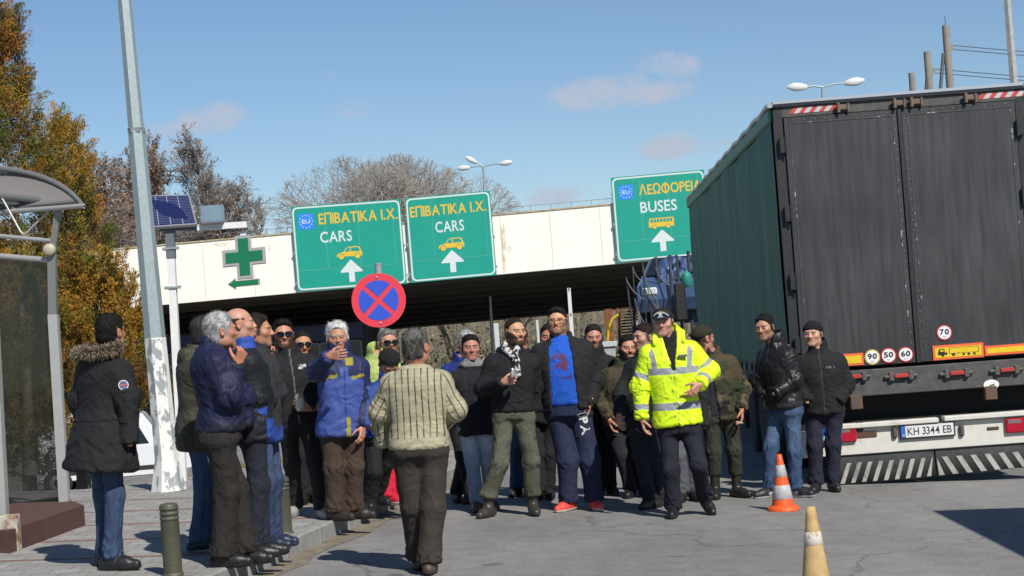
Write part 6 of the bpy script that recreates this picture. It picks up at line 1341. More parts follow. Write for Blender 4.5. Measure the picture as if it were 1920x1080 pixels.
    if 'beanie' in sp:
        bc = np.array(sp['beanie']); f = Field(hc - .16, hc + .19, .006); lo = sp.get('beanie_low', 0.0)
        f.ell(G(0, -.016, .045), M, np.array([.092, .108, .093]) * S, .01); p = G(0, 0, .045 - lo); nn = unit(M @ np.array([0, -.30, 1.0])); sl, (X, Y, Zz) = f.sub(f.lo, f.lo + f.h * f.n)
        pl = ((X - p[0]) * nn[0] + (Y - p[1]) * nn[1] + (Zz - p[2]) * nn[2]); f.F = np.maximum(f.F, -pl.astype(np.float32))
        fb = Field(hc - .16, hc + .19, .006); fb.ell(G(0, -.016, .045), M, np.array([.097, .113, .096]) * S, .01); fb.F = np.maximum(fb.F, np.maximum(-pl - .004, pl - .045).astype(np.float32)); f.F = np.minimum(f.F, fb.F)
        V, Q = f.mesh(); L_ = (V - hc) @ M; ang = np.arctan2(L_[:, 0], L_[:, 1]); N = vnormals(V, Q); V = V + N * (.0022 * np.sin(ang * 46))[:, None] + N * ((fbm(V * 18, seed) - .5) * .008)[:, None]
        npobj('knit_cap', V, Q, M_CL['knit'], t, True, np.tile(bc, (len(V), 1)) * (.8 + .4 * fbm(V * 50, 1))[:, None])
    if sp.get('cap'):
        f = Field(hc - .22, hc + .24, .0055); f.ell(G(0, -.012, .042), M, np.array([.091, .106, .088]) * S, .01); sl, (X, Y, Zz) = f.sub(f.lo, f.lo + f.h * f.n); p = G(0, 0, .042); nn = unit(M @ np.array([0, -.12, 1.0]))
        f.F = np.maximum(f.F, -((X - p[0]) * nn[0] + (Y - p[1]) * nn[1] + (Zz - p[2]) * nn[2]).astype(np.float32))
        f.cap(G(-.03, .085, .050), G(-.022, .150, .038), .012, .006, .02); f.cap(G(.03, .085, .050), G(.022, .150, .038), .012, .006, .02); f.cap(G(-.055, .07, .048), G(-.045, .125, .036), .010, .006, .02); f.cap(G(.055, .07, .048), G(.045, .125, .036), .010, .006, .02); f.cap(G(0, .085, .052), G(0, .158, .040), .012, .006, .02)
        V, Q = f.mesh(); kp = npobj('peaked_cap', V, Q, M_CL['cloth'], t, True, np.tile((.010, .012, .028), (len(V), 1)))
        mb = MB()
        for k in range(11):
            a = math.radians(-46 + 9.2 * k); q = G(.108 * math.sin(a) * .75, .1 * math.cos(a) + .004, .098 - .030 * (abs(a) / .8) ** 2); mb.box(q, (.009, .009, .013))
        mb.lathe([(.001, 0), (.015, .0), (.015, .006)], G(0, .101, .079), 12, R=M @ np.array([[1, 0, 0], [0, 0, 1], [0, 1, 0]])); mb.box(G(0, .106, .058), (.045, .008, .008)); obj('cap_badge', mb, mat('badge_white', (.6, .6, .6), .6), kp)
    gl = sp.get('glasses')
    if gl:
        dark = gl == 'dark'; mb = MB(); fr = MB()
        for s_ in (-1, 1):
            a, b, h_ = .0335, .0305 if dark else .0265, .0205 if dark else .0165
            ring = [(s_ * a + b * math.copysign(abs(math.cos(q)) ** .7, math.cos(q)), h_ * math.copysign(abs(math.sin(q)) ** .75, math.sin(q)) + (.006 if dark else .004)) for q in np.linspace(0, 2 * math.pi, 21)[:-1]]
            P = [G(x, (.112 if dark else .106) - 3.2 * max(abs(x) - .02, 0) ** 2 * 3 - abs(x) * .14, z) for x, z in ring]
            if dark: mb.add(P + [q - Fh * .003 for q in P], [tuple(range(20)), tuple(range(20, 40))[::-1]] + [(i, (i + 1) % 20, 20 + (i + 1) % 20, 20 + i) for i in range(20)])
            fr.tube(P + [P[0]], .0019 if dark else .0024, 5, cap=False); fr.tube([G(s_ * .058, .086, .010), G(s_ * .076, .045, .010), G(s_ * .081, -.015, .008)], .003, 5)
        fr.tube([G(-.007, .103, .008), G(.007, .103, .008)], .002, 5); g = obj('sunglasses' if dark else 'glasses', fr, M_gfr, t)
        if dark: obj('lens', mb, M_lens, g)
    # ---- trousers
    tr = sp['trousers']; TW = tr.get('w', 1.0) * bw ** .5; f = Field(np.array([HI['R'], HI['L'], AN['R'], AN['L'], KN['R'], KN['L'], Hp]).min(0) - .2, np.array([HI['R'], HI['L'], AN['R'], AN['L'], Hp + Z * .18]).max(0) + .2, tr.get('res', .0095))
    f.loft(T, K, -.10, tr.get('rise', .17), -.004); wk = tr.get('knee', .072) * TW * .93; wa = tr.get('ankle', .068) * TW * .92
    f.cap(Hp - T['F'] * .03 + T['A'] * .07 - Z * .02, Hp - T['F'] * .03 - T['A'] * .07 - Z * .02, .098 * bw, None, .04)
    for sd in 'RL':
        f.cap(HI[sd] - Z * .03, KN[sd], .086 * TW, wk, .045); e = AN[sd] + Z * tr.get('cuff', .0) - unit(AN[sd] - KN[sd]) * .0; f.cap(KN[sd], e, wk, wa, .03, flat=unit(unit(e - KN[sd]) - Z) if (e - KN[sd])[2] < 0 else None)
    V, Q = f.mesh(); V = laplace(V, Q, 1); info = {'P': V}
    dR, sR = seg(V, HI['R'], KN['R']); dR2, sR2 = seg(V, KN['R'], AN['R']); dL, sL = seg(V, HI['L'], KN['L']); dL2, sL2 = seg(V, KN['L'], AN['L'])
    mR, mL = np.minimum(dR, dR2), np.minimum(dL, dL2); right = mR < mL; sa = np.where(right, np.where(dR < dR2, sR, 1 + sR2), np.where(dL < dL2, sL, 1 + sL2))
    axp = np.where(right[:, None], np.where((dR < dR2)[:, None], HI['R'] + sR[:, None] * (KN['R'] - HI['R']), KN['R'] + sR2[:, None] * (AN['R'] - KN['R'])), np.where((dL < dL2)[:, None], HI['L'] + sL[:, None] * (KN['L'] - HI['L']), KN['L'] + sL2[:, None] * (AN['L'] - KN['L'])))
    q = V - axp; u_, v_ = q @ A, q @ F; ang = np.arctan2(u_, v_); N = vnormals(V, Q)
    fo = tr.get('fold', 1.0); env = .12 + .6 * np.exp(-((sa - 1.05) / .20) ** 2) + 1.15 * sstep(1.55, 1.97, sa) + .5 * np.exp(-((sa - .12) / .15) ** 2)
    wv = ridge(fbm(np.stack([sa * 7.0 + 1.9 * np.sin(ang + seed), ang * 1.3 + right * 7, V[:, 2] * 2 + seed], 1), seed)) - .55; lg = fbm(V * 7 + seed, seed + 2) - .5
    V = V + N * (fo * (.022 * env * wv + .009 * lg))[:, None]; V[:, 2] = np.maximum(V[:, 2], gz - .25)
    I = dict(P=V, s=sa, ang=ang, right=right, u=u_, v=v_, fold=wv, h=V[:, 2] - Hp[2], N=N, tu=(V - Hp) @ T['A'], tv=(V - Hp) @ T['F'])
    npobj('trousers', V, Q, M_CL[tr.get('mat', 'cloth')], t, True, tr['paint'](I) if callable(tr.get('paint')) else plain(tr['col'])(I))
    # ---- shoes
    for sd in 'RL':
        so_ = sp.get('shoes', {}); fd = math.radians(sp.get('fd' + sd, sp.get('psi', 0) + (-12 if sd == 'R' else 12))); dirv = np.array([math.sin(fd), -math.cos(fd), 0]); sdv = np.array([dirv[1], -dirv[0], 0]); g0 = AN[sd] - Z * .085; pit = math.radians(sp.get('fp' + sd, 0))
        d2 = dirv * math.cos(pit) - Z * math.sin(pit); up = unit(np.cross(sdv, d2)); up = up if up[2] > 0 else -up; g1 = g0
        H_, B_, T_ = g1 - d2 * .062 + up * .045, g1 + d2 * .10 + up * .042, g1 + d2 * .175 + up * .036; f = Field(np.minimum(np.minimum(H_, T_), AN[sd]) - .10, np.maximum(np.maximum(H_, T_), AN[sd] + Z * so_.get('shaft', 0.03)) + .10, .0065)
        f.cap(H_, B_, .040, .046, .02); f.cap(B_, T_, .046, .033, .02); f.cap(g1 + up * .06, g1 + d2 * .06 + up * .055, .042, .036, .03)
        f.cap(AN[sd], AN[sd] + Z * so_.get('shaft', 0.03), .046, .052 if so_.get('shaft', 0) > .05 else .044, .03)
        f.put(lambda X, Y, Zz: ((X - g1[0]) * up[0] + (Y - g1[1]) * up[1] + (Zz - g1[2]) * up[2]), f.lo, f.lo + f.h * f.n, .004, True, 0); V, Q = f.mesh(); hh = (V - g1) @ up; al = (V - g1) @ d2; sx = (V - g1) @ sdv
        N = vnormals(V, Q); sole = (hh < so_.get('sole', .022)); V = V + N * np.where(sole, .004, 0)[:, None]; V = V + N * ((fbm(V * 40, 3) - .5) * .006)[:, None]
        C = np.tile(np.array(so_.get('col', (.015, .014, .013))), (len(V), 1)); C[sole] = so_.get('solecol', (.012, .012, .012))
        if 'paint' in so_: C = so_['paint'](C, hh, al, sx)
        npobj('shoe', V, Q, M_shoe, t, True, C)
    # ---- top clothes
    def garment(g, name):
        th = g.get('th', .018) * .62; hem = g['hem'] / T['len']; f = Field(np.array([WR['R'], WR['L'], EL['R'], EL['L'], Hp - Z * (g['hem'] if g['hem'] > 0 else 0)]).min(0) - [.27, .27, .12], np.array([WR['R'], WR['L'], EL['R'], EL['L'], Nk]).max(0) + [.27, .27, .26], g.get('res', .0095))
        f.loft(T, K, -hem, 1.02, th, rnd=.03, flare=g.get('flare', 0.0))
        rU, rE, rW = [q * .86 for q in g.get('sl', (.079, .066, .052))]; kk = bw ** .6 * k_
        if g.get('sleeves', True):
            for sd in 'RL':
                f.cap(Nk - Z * .055 + (SH[sd] - Nk) * .25, SH[sd], .058 * kk, rU * kk * .95, .06); f.cap(SH[sd], EL[sd], rU * kk, rE * kk, .045); w1 = WR[sd] - unit(WR[sd] - EL[sd]) * .004; f.cap(EL[sd], w1, rE * kk, rW, .03, flat=unit(WR[sd] - EL[sd]))
        ct = g.get('collar', 'stand'); ctr = Nk + T['F'] * .008
        if ct == 'stand': f.cap(ctr - Z * .03, ctr + Z * .045, .078, .082, .025)
        elif ct == 'big': f.cap(ctr - Z * .03 - T['F'] * .01, ctr + Z * .07 - T['F'] * .012, .088, .098, .03)
        elif ct == 'crew': f.cap(ctr - Z * .05, ctr + Z * .002, .072, .066, .03)
        elif ct == 'hood':
            f.cap(ctr - Z * .03, ctr + Z * .03, .080, .080, .03); b_ = Nk - T['F'] * .085 - Z * .03; f.cap(b_ + T['A'] * .07, b_ - T['A'] * .07, .052, None, .03); f.cap(b_ + T['A'] * .09 + Z * .03, ctr + T['A'] * .075 + T['F'] * .04, .038, .028, .03); f.cap(b_ - T['A'] * .09 + Z * .03, ctr - T['A'] * .075 + T['F'] * .04, .038, .028, .03)
        elif ct == 'hoodup': f.cap(ctr, hc - Uh * .02 - Fh * .05, .085, .11, .03); f.ell(hc - Fh * .045 + Uh * .02, M, (.105, .105, .125), .04)
        for p_, q_, rr in g.get('lapels', []):
            X3 = lambda c3: Hp + ax * (c3[0] * T['len']) + T['A'] * c3[1] + T['F'] * c3[2]
            f.cap(X3(p_), X3(q_), rr, rr * .8, .015)
        for q, rr in g.get('extra', []): f.cap(J(q[0]), J(q[1]), rr, None, .03)
        if ct in ('stand', 'big', 'hood'):     # hollow the collar around the neck
            top_ = .12; f.cap(ctr + Z * .035, ctr + Z * (.16) + T['F'] * .01, .060, .075, .012, True)
            f.cap(ctr + T['F'] * .07 + Z * .05, ctr + T['F'] * .11 + Z * .12, .022, .055, .02, True)
        op = g.get('open')
        if op is not None:      # an opening down the front, half-width by height
            tk, wk_ = np.array(op[0]), np.array(op[1]); off = op[2] if len(op) > 2 else 0.0
            def wedge(X, Y, Zz):
                q = (X - Hp[0], Y - Hp[1], Zz - Hp[2]); dt = lambda v: q[0] * v[0] + q[1] * v[1] + q[2] * v[2]; tt = dt(ax) / T['len']
                return np.maximum(np.abs(dt(T['A']) - off) - np.interp(tt, tk, wk_), .0 - dt(T['F']))
            f.put(wedge, f.lo, f.lo + f.h * f.n, .012, True, 0)
        for p_, q_, rr in g.get('lapels2', []):
            X3 = lambda c3: Hp + ax * (c3[0] * T['len']) + T['A'] * c3[1] + T['F'] * c3[2]
            f.cap(X3(p_), X3(q_), rr, rr * .8, .015)
        V, Q = f.mesh(); V = laplace(V, Q, 1); N = vnormals(V, Q)
        q = V - Hp; tt = (q @ ax) / T['len']; u_, v_ = q @ T['A'], q @ T['F']; wv_ = np.interp(tt, K[0], K[1]) + th; dv_ = np.interp(tt, K[0], K[2]) + th; dT = (((np.abs(u_) / wv_) ** 2.25 + (np.abs(v_) / dv_) ** 2.25) ** (1 / 2.25) - 1) * dv_
        reg = np.zeros(len(V), int); best = dT + .0; sa = np.zeros(len(V)); ang = np.arctan2(u_, v_)
        for i, sd in ((1, 'R'), (2, 'L')):
            d1, s1 = seg(V, SH[sd], EL[sd]); d2, s2 = seg(V, EL[sd], WR[sd]); near = d1 - .07 < d2 - .055; dm = np.where(near, d1 - rU * kk, d2 - np.where(True, rE * kk + (rW - rE * kk) * s2, 0)); al = np.where(near, s1, 1 + s2)
            pk = (dm < best) & ~((al < .12) & (dT < .02)); best = np.where(pk, dm, best); reg = np.where(pk, i, reg); sa = np.where(pk, al, sa)
            dirv = unit(EL[sd] - SH[sd]); e1 = unit(np.cross(dirv, F + .01)); e2 = np.cross(dirv, e1); ap = np.where(near[:, None], SH[sd] + s1[:, None] * (EL[sd] - SH[sd]), EL[sd] + s2[:, None] * (WR[sd] - EL[sd])); qq = V - ap; ang = np.where(pk, np.arctan2(qq @ e1, qq @ e2), ang)
        fo = g.get('fold', 1.0); env = np.where(reg > 0, .35 + 1.0 * np.exp(-((sa - 1) / .25) ** 2) + .7 * sstep(1.5, 1.95, sa), .30 + .5 * sstep(.5, .0, tt) + .3 * np.exp(-((tt - .75) / .15) ** 2))
        co = np.where((reg > 0)[:, None], np.stack([sa * 7.5 + .9 * np.sin(ang + seed), ang * .8 + reg * 5, np.full(len(V), seed * .37)], 1), np.stack([u_ * 7 + v_ * 5 + seed, tt * 9 + np.abs(u_) * 9, v_ * 6], 1)); wv = ridge(fbm(co, seed + 1)) - .55; lg = fbm(V * 8 + seed, seed + 5) - .5
        V = V + N * (fo * (.024 * env * wv + .008 * lg))[:, None]
        I = dict(P=V, u=u_, v=v_, t=tt, reg=reg, s=sa, ang=ang, h=(q @ Z), N=N, fold=wv, len=T['len'], hem=hem, hc=hc, Nk=Nk)
        pn = g['paint'] if callable(g.get('paint')) else plain(g['col']); C = pn(I)
        if isinstance(C, tuple): C, dsp = C; V = V + N * dsp[:, None]
        return npobj(name, V, Q, M_CL[g.get('mat', 'cloth')], t, True, C)
    tops = sp['tops']; objs = [garment(g, g.get('name', 'jacket')) for g in tops]
    return dict(t=t, T=T, J=J, G=G, hc=hc, M=M, Nk=Nk, WR=WR, EL=EL, SH=SH, D=D, F=F, A=A, tops=objs, Fh=Fh, Uh=Uh, Ah=Ah, AN=AN)

# ---- paint functions
def plain(col, var=.12):
    def p(I): return np.tile(np.array(col, float), (len(I['P']), 1)) * (1 - var + 2 * var * fbm(I['P'] * 9, 2))[:, None]
    return p
def jeans(col, fade, fa=.5):
    def p(I):
        C = np.tile(np.array(col, float), (len(I['P']), 1)); m = fa * np.exp(-((I['s'] - .55) / .38) ** 2) * (.5 + .5 * np.cos(I['ang'])) + .35 * np.clip(I['fold'] + .1, 0, 1) + .3 * (fbm(I['P'] * 11, 8) - .45)
        m = np.clip(m, 0, 1)[:, None]; C = C * (1 - m) + np.array(fade) * m; side = np.abs(np.abs(I['ang']) - 1.57) < .06; C[side] *= .7; return C
    return p
def zipped(col, zc, w=.006, hemband=None, cuff=None, t1=1.05, extra=None):
    def p(I):
        C = plain(col)(I); z = (I['reg'] == 0) & (np.abs(I['u']) < w) & (I['v'] > 0) & (I['t'] < t1); C[z] = zc
        if hemband is not None: b = (I['reg'] == 0) & (I['t'] * I['len'] < -I['hem'] * I['len'] + .055); C[b] = hemband
        if cuff is not None: C[(I['reg'] > 0) & (I['s'] > 1.84)] = cuff
        if extra: extra(I, C)
        return C
    return p
CAMO = np.array([(.060, .046, .024), (.030, .037, .016), (.098, .076, .045), (.013, .012, .009)])
def camo(I):
    P = I['P'] * np.array([7.5, 7.5, 10]); a, b, c = fbm(P, 21, 3), fbm(P * 1.1 + 9, 22, 3), fbm(P * 1.3 + 17, 23, 3)
    C = np.tile(CAMO[0], (len(P), 1)); C[b > .53] = CAMO[1]; C[c > .60] = CAMO[3]; C[a > .64] = CAMO[2]; return C
# ================================================================= THE CROWD
BLACK = (.013, .013, .014); NAVY = (.014, .018, .050); DKBR = (.030, .025, .021)
H_dark = dict(haircol=(.012, .010, .009)); 
def F_(**k): return dict({'skin': (.44, .21, .125), 'haircol': (.014, .011, .009)}, **k)
def T_(col, **k): return dict(dict(col=col), **k)
pocket = None
relax = dict(curl=(.35, .5, .35)); fist = dict(curl=(1.15, 1.25, .7), tcurl=.7); hold = dict(curl=(.85, .85, .5), tcurl=.6)
G1 = 'crowd on the pavement edge'; G2 = 'crowd standing across the road'
people = {}
def flatlogo(I, C, u0, u1, t0, t1, col, front=True, seed=1, dens=.5, fr=90):
    m = (I['reg'] == 0) & (I['u'] > u0) & (I['u'] < u1) & (I['t'] > t0) & (I['t'] < t1) & ((I['v'] > 0) if front else (I['v'] < 0))
    m &= fbm(I['P'] * fr, seed, 2) > dens; C[m] = col

# --- pavement, left to right
def parka_paint(I):
    C = plain(BLACK)(I); dsp = np.zeros(len(C)); b = np.abs(I['h'] - .10) < .006; C[b & (I['reg'] == 0)] = (.005, .005, .005); dsp[b & (I['reg'] == 0)] = -.006; return C, dsp
q = people['parka'] = person('man in a long black parka with fur trimmed hood, seen from behind on the left', dict(group=G1, base=(215, 1066), pave=True, psi=140, yaw=152, top=(208, 586), neck=(193, 664), hip=(190, 816), sw=.19, build=1.02,
    elR=(240, 745, -.14), wrR=(244, 832, -.16), elL=(150, 750, .1), wrL=(165, 820, .14), footR=(212, -.10), footL=(200, .14), fdR=78, fdL=70, hair=dict(haircol=(.010, .009, .008), hairth=.014, hairamp=.007), face=F_(),
    trousers=dict(paint=jeans((.024, .042, .09), (.085, .135, .23), .5), mat='denim', fold=1.5, w=.92), shoes=dict(col=(.014, .014, .015), sole=.025), 
    tops=[dict(paint=parka_paint, hem=.24, th=.040, flare=.13, sl=(.094, .082, .066), collar='hood', fold=1.1)]))
def fur_trim(q):
    r = np.random.default_rng(4); n = 5200; a = r.uniform(-.15, 1.15, n) * math.pi + math.pi; c = q['Nk'] + np.array([0, 0, .055]) - q['F'] * .03
    rim = c + np.outer(np.cos(a) * .172, q['A']) + np.outer(np.sin(a) * .135, q['F']) + np.c_[0 * a, 0 * a, -.03 * np.sin(a) * -1 - .02 * np.abs(np.cos(a))]
    od = unit(rim - c) if False else (rim - c) / np.linalg.norm(rim - c, axis=1)[:, None]; th = r.uniform(0, 6.283, n); rad = .026 * np.sqrt(r.random(n)); P = rim + od * (rad * np.cos(th))[:, None] + np.c_[0 * a, 0 * a, rad * np.sin(th)]
    d = od * np.cos(th)[:, None] + np.c_[0 * a, 0 * a, np.sin(th)] + r.normal(0, .45, (n, 3)); d /= np.linalg.norm(d, axis=1)[:, None]; L_ = r.uniform(.025, .05, n); s_ = np.cross(d, r.normal(0, 1, (n, 3))); s_ /= np.linalg.norm(s_, axis=1)[:, None]; s_ *= .0035
    V = np.stack([P - s_, P + s_, P + d * L_[:, None] + np.array([0, 0, -.006])], 1).reshape(-1, 3); c_ = np.array([(.16, .115, .07), (.24, .18, .12), (.09, .065, .04), (.30, .25, .19)])[r.integers(0, 4, n)]
    npobj('fur_trim', V, np.arange(3 * n).reshape(-1, 3), mat('fur', (.2, .15, .1), .8, attr=True), q['t'], False, np.repeat(c_, 3, 0))
fur_trim(q)
pc = at(231, 714, q['D']); sh_, el_ = q['SH']['R'], q['EL']['R']; mid = sh_ + (el_ - sh_) * .52; vd = unit(CAMP - mid); pc = mid + vd * .088 + unit(np.cross(vd, [0, 0, 1.])) * -.0
Rp = np.array(Vector(vd).to_track_quat('Z', 'Y').to_matrix()); mb = MB(); mb.lathe([(.034, 0), (.034, .006)], pc, 24, R=Rp); pt_ = obj('sleeve_patch', mb, M_wht, q['t'])
mb = MB(); mb.lathe([(.024, .0063), (.0295, .0065)], pc, 24, R=Rp); mb.lathe([(.0295, .0065), (.024, .0063)], pc, 24, R=Rp); obj('patch_ring', mb, mat('patch_navy', (.22, .25, .42), .7), pt_); mb = MB(); mb.box(pc + vd * .0066, (.036, .008, .002), R=Rp); obj('patch_bar', mb, M_red, pt_)

person('man in an olive padded coat, mostly hidden behind the navy bomber jacket', dict(group=G1, base=(378, 1034), pave=True, psi=105, top=(388, 590), neck=(368, 662), hip=(370, 803), build=1.05, elR=(360, 745, -.1), wrR=(388, 800, -.1), elL=(395, 745, .15), wrL=(400, 800, .2),
    footR=(376, -.05), footL=(384, .14), fdR=95, hair=dict(haircol=(.03, .028, .026), hairth=.012), face=F_(), trousers=dict(paint=jeans((.026, .055, .12), (.10, .18, .32), .5), mat='denim', fold=1.4), shoes=dict(col=(.012, .016, .03), solecol=(.35, .4, .45)),
    tops=[dict(paint=lambda I: plain((.050, .048, .030))(I) * (1 - .25 * (np.abs((I['h'] * 9) % 1 - .5) < .06))[:, None], hem=.16, th=.045, sl=(.092, .08, .062), collar='hood', mat='nylon', fold=1.0)]))
people['navy'] = person('grey haired man in a navy bomber jacket raising a hand to his mouth', dict(group=G1, base=(432, 1062), pave=True, psi=108, yaw=112, top=(415, 583), neck=(396, 652), hip=(409, 812), build=1.22, belly=.03, sw=.205, elR=(430, 742, -.20), wrR=(446, 682, -.16), elL=(455, 745, .2), wrL=(462, 800, .2),
    footR=(420, -.06), footL=(462, .10), fdR=84, fdL=80, hair=dict(haircol=(.20, .20, .20), haircol2=(.42, .42, .42), hairth=.014, hairamp=.006), face=F_(haircol=(.2, .2, .2), stubble=.1), hands=dict(R=dict(fist, d=(.45, -.1, .9), thumb=(-.2, -.4, .5))),
    trousers=dict(col=(.020, .017, .015), fold=1.3, w=1.06, knee=.078, ankle=.076), shoes=dict(col=(.011, .011, .011)), tops=[dict(paint=zipped((.012, .014, .045), (.02, .02, .04), hemband=(.012, .014, .026), cuff=(.012, .014, .026)), mat='nylon', hem=-.01, th=.030, sl=(.086, .080, .056), collar='stand', fold=1.5)]))
people['bald'] = person('bald man with a royal blue collar between the navy and the dark grey jackets', dict(group=G1, base=(480, 1046), pave=True, psi=108, yaw=104, top=(449, 578), pad=0.0, neck=(456, 652), hip=(472, 803), build=1.05, elR=(478, 745, -.12), wrR=(492, 808, -.1), elL=(490, 740, .15), wrL=(500, 800, .15),
    footR=(474, -.05), footL=(490, .1), fdR=85, fdL=85, hair=dict(haircol=(.035, .028, .022), ring=True, hairth=.006), face=F_(skin=(.50, .25, .17), stubble=.15), trousers=dict(col=(.016, .018, .030), fold=1.2), shoes=dict(col=(.014, .014, .015)),
    tops=[dict(paint=lambda I: np.where(((I['t'] > .985) | ((I['reg'] == 0) & (I['t'] < .10) & (I['v'] > .07)) | ((I['reg'] == 1) & (np.abs(I['s'] - 1.45) < .13)))[:, None], np.array([(.022, .065, .30)]), np.array([(.012, .013, .018)])) * (.85 + .3 * fbm(I['P'] * 9, 3))[:, None], mat='nylon', hem=.10, th=.034, sl=(.086, .076, .056), collar='stand', fold=1.3)]))
people['grey'] = person('dark haired man in a dark grey jacket and jeans touching his face', dict(group=G1, base=(506, 1029), pave=True, psi=82, yaw=88, top=(484, 586), neck=(482, 657), hip=(492, 802), elR=(500, 745, -.14), wrR=(506, 800, -.06), elL=(520, 735, .12), wrL=(506, 672, .10),
    footR=(500, -.06), footL=(512, .12), fdR=70, fdL=75, hair=dict(haircol=(.018, .013, .010), hairth=.012), face=F_(stubble=.3), hands=dict(L=dict(fist, d=(.05, -.25, 1), thumb=(-1, -.3, .3))), trousers=dict(paint=jeans((.02, .036, .08), (.07, .11, .2), .4), mat='denim', fold=1.3), shoes=dict(col=(.016, .022, .05), solecol=(.05, .06, .09)),
    tops=[dict(paint=zipped((.027, .028, .030), (.05, .05, .05), extra=lambda I, C: C.__setitem__((I['reg'] == 0) & (I['t'] < .02), (.02, .06, .26))), hem=.11, th=.028, collar='stand', fold=1.2)]))
def north(I, C): flatlogo(I, C, -.115, -.055, .735, .785, (.5, .5, .5), seed=4, dens=.42, fr=70); C[(I['reg'] == 1) & (np.abs(I['s'] - .95) < .05) & (np.cos(I['ang']) > .6)] = (.12, .05, .05)
people['cup'] = person('bearded man in sunglasses and black zip jacket holding a coffee cup', dict(group=G1, base=(598, 972), pave=True, psi=12, yaw=14, top=(531, 597), neck=(541, 660), hip=(558, 786), sw=.20, elR=(505, 735, .02), wrR=(520, 800, 0), elL=(594, 735, .04), wrL=(578, 764, -.16),
    footR=(556, .28), footL=(606, 0), fdR=-15, fdL=25, hair=dict(haircol=(.010, .008, .007), hairth=.010, quiff=True), glasses='dark', face=F_(beard=.85, beardcol=(.035, .022, .015)), hands=dict(L=dict(hold, d=(-.75, -.55, .15), thumb=(-.1, -.3, 1))), trousers=dict(col=(.0125, .0125, .0135), fold=1.2, w=1.02), shoes=dict(col=(.3, .29, .27), solecol=(.35, .35, .33)),
    tops=[dict(paint=zipped(BLACK, (.14, .14, .14), .004, extra=north), hem=.03, th=.022, collar='stand', fold=1.1)]))
people['shades'] = person('man with sunglasses and full beard peering over the shoulder of the man with the cup', dict(group=G1, base=(580, 944), pave=True, psi=10, yaw=18, top=(567, 619), neck=(574, 680), hip=(580, 780), elR=(555, 735), wrR=(560, 790), footR=(572, 0), footL=(590, .05), hair=dict(haircol=(.012, .010, .009), hairth=.007, recede=.3), glasses='dark',
    face=F_(beard=.9, beardcol=(.014, .011, .010)), trousers=dict(col=BLACK), tops=[dict(col=BLACK, hem=.08, collar='stand')]))
def bluecoat(I):
    C = plain((.046, .078, .27))(I); nv = (.016, .022, .075); ye = (.30, .25, .03); R0 = I['reg'] == 0
    C[R0 & (I['t'] > .66 - .5 * (np.abs(I['u']) - .12)) & (np.abs(I['u']) > .035)] = nv; C[(I['reg'] == 1) & (I['s'] > .4)] = (.022, .030, .10); C[R0 & (I['t'] > .82)] = nv; C[(I['reg'] > 0) & (I['s'] < .70)] = nv; C[(I['reg'] == 2) & (np.sin(I['ang']) > -.2)] = nv
    yl = R0 & (I['v'] > 0) & (np.abs(I['t'] - .69 - .35 * (np.abs(I['u']) - .12) * np.sign(-I['u'] + .0)) < .022) & (np.abs(I['u']) > .06) & (np.abs(I['u']) < .19); C[yl] = ye; C[(I['reg'] == 1) & (np.abs(I['s'] - .66) < .07) & (np.cos(I['ang'] + .5) > -.3)] = ye
    C[R0 & (I['v'] > 0) & (I['t'] > .84) & (np.abs(I['u'] + .05) < .035) & (I['t'] < .95)] = ye; C[R0 & (I['v'] > 0) & (np.abs(I['u']) < .006)] = (.02, .04, .2); C[R0 & (I['v'] > 0) & (np.abs(I['u'] + .02) < .018) & (I['t'] < .13)] = ye; return C
people['white'] = person('white haired man in a blue and navy coat pointing an arm at the camera', dict(group=G1, base=(640, 976), pave=True, psi=18, yaw=6, pitch=4, top=(633, 602), neck=(637, 664), hip=(641, 800), build=1.08, belly=.01, sw=.185, elR=(594, 696, -.28), wrR=(617, 668, -.55), elL=(684, 742, .03), wrL=(680, 800, -.08),
    footR=(630, 0), footL=(664, .08), fdR=55, fdL=70, hair=dict(haircol=(.40, .40, .39), haircol2=(.62, .62, .60), hairth=.022, hairtop=.022, hairamp=.016, hairfreq=38), face=F_(skin=(.44, .23, .155), haircol=(.3, .3, .3), moustache=(.22, .20, .18), stubble=.1),
    hands=dict(R=dict(curl=(.25, .4, .3), d=(.85, -.45, .02), thumb=(.1, -.2, 1)), L=dict(relax, thumb=(-.4, -.9, 0))), trousers=dict(col=(.050, .032, .023), fold=1.6, w=1.04, knee=.080, ankle=.080), shoes=dict(col=(.03, .022, .017)), tops=[dict(paint=bluecoat, mat='nylon', hem=.075, th=.040, flare=.05, sl=(.092, .080, .062), collar='big', fold=1.4)]))
people['lime'] = person('man with sunglasses in a pale lime green jacket behind the black knit cap', dict(group=G1, base=(696, 944), pave=True, psi=8, yaw=24, top=(727, 615), neck=(708, 670), hip=(702, 787), build=1.12, sw=.2, elR=(676, 730, .05), wrR=(690, 778, .05), footR=(678, 0), footL=(712, .1), hair=dict(haircol=(.10, .095, .085), haircol2=(.2, .19, .17), hairth=.006), glasses='dark', face=F_(skin=(.50, .26, .175)),
    trousers=dict(paint=jeans((.02, .055, .15), (.09, .16, .3), .5), mat='denim', fold=1.3), shoes=dict(col=(.03, .03, .03), solecol=(.2, .2, .2)), tops=[dict(col=(.34, .42, .12), mat='nylon', hem=.05, th=.034, sl=(.09, .078, .058), collar='big', fold=1.5)]))
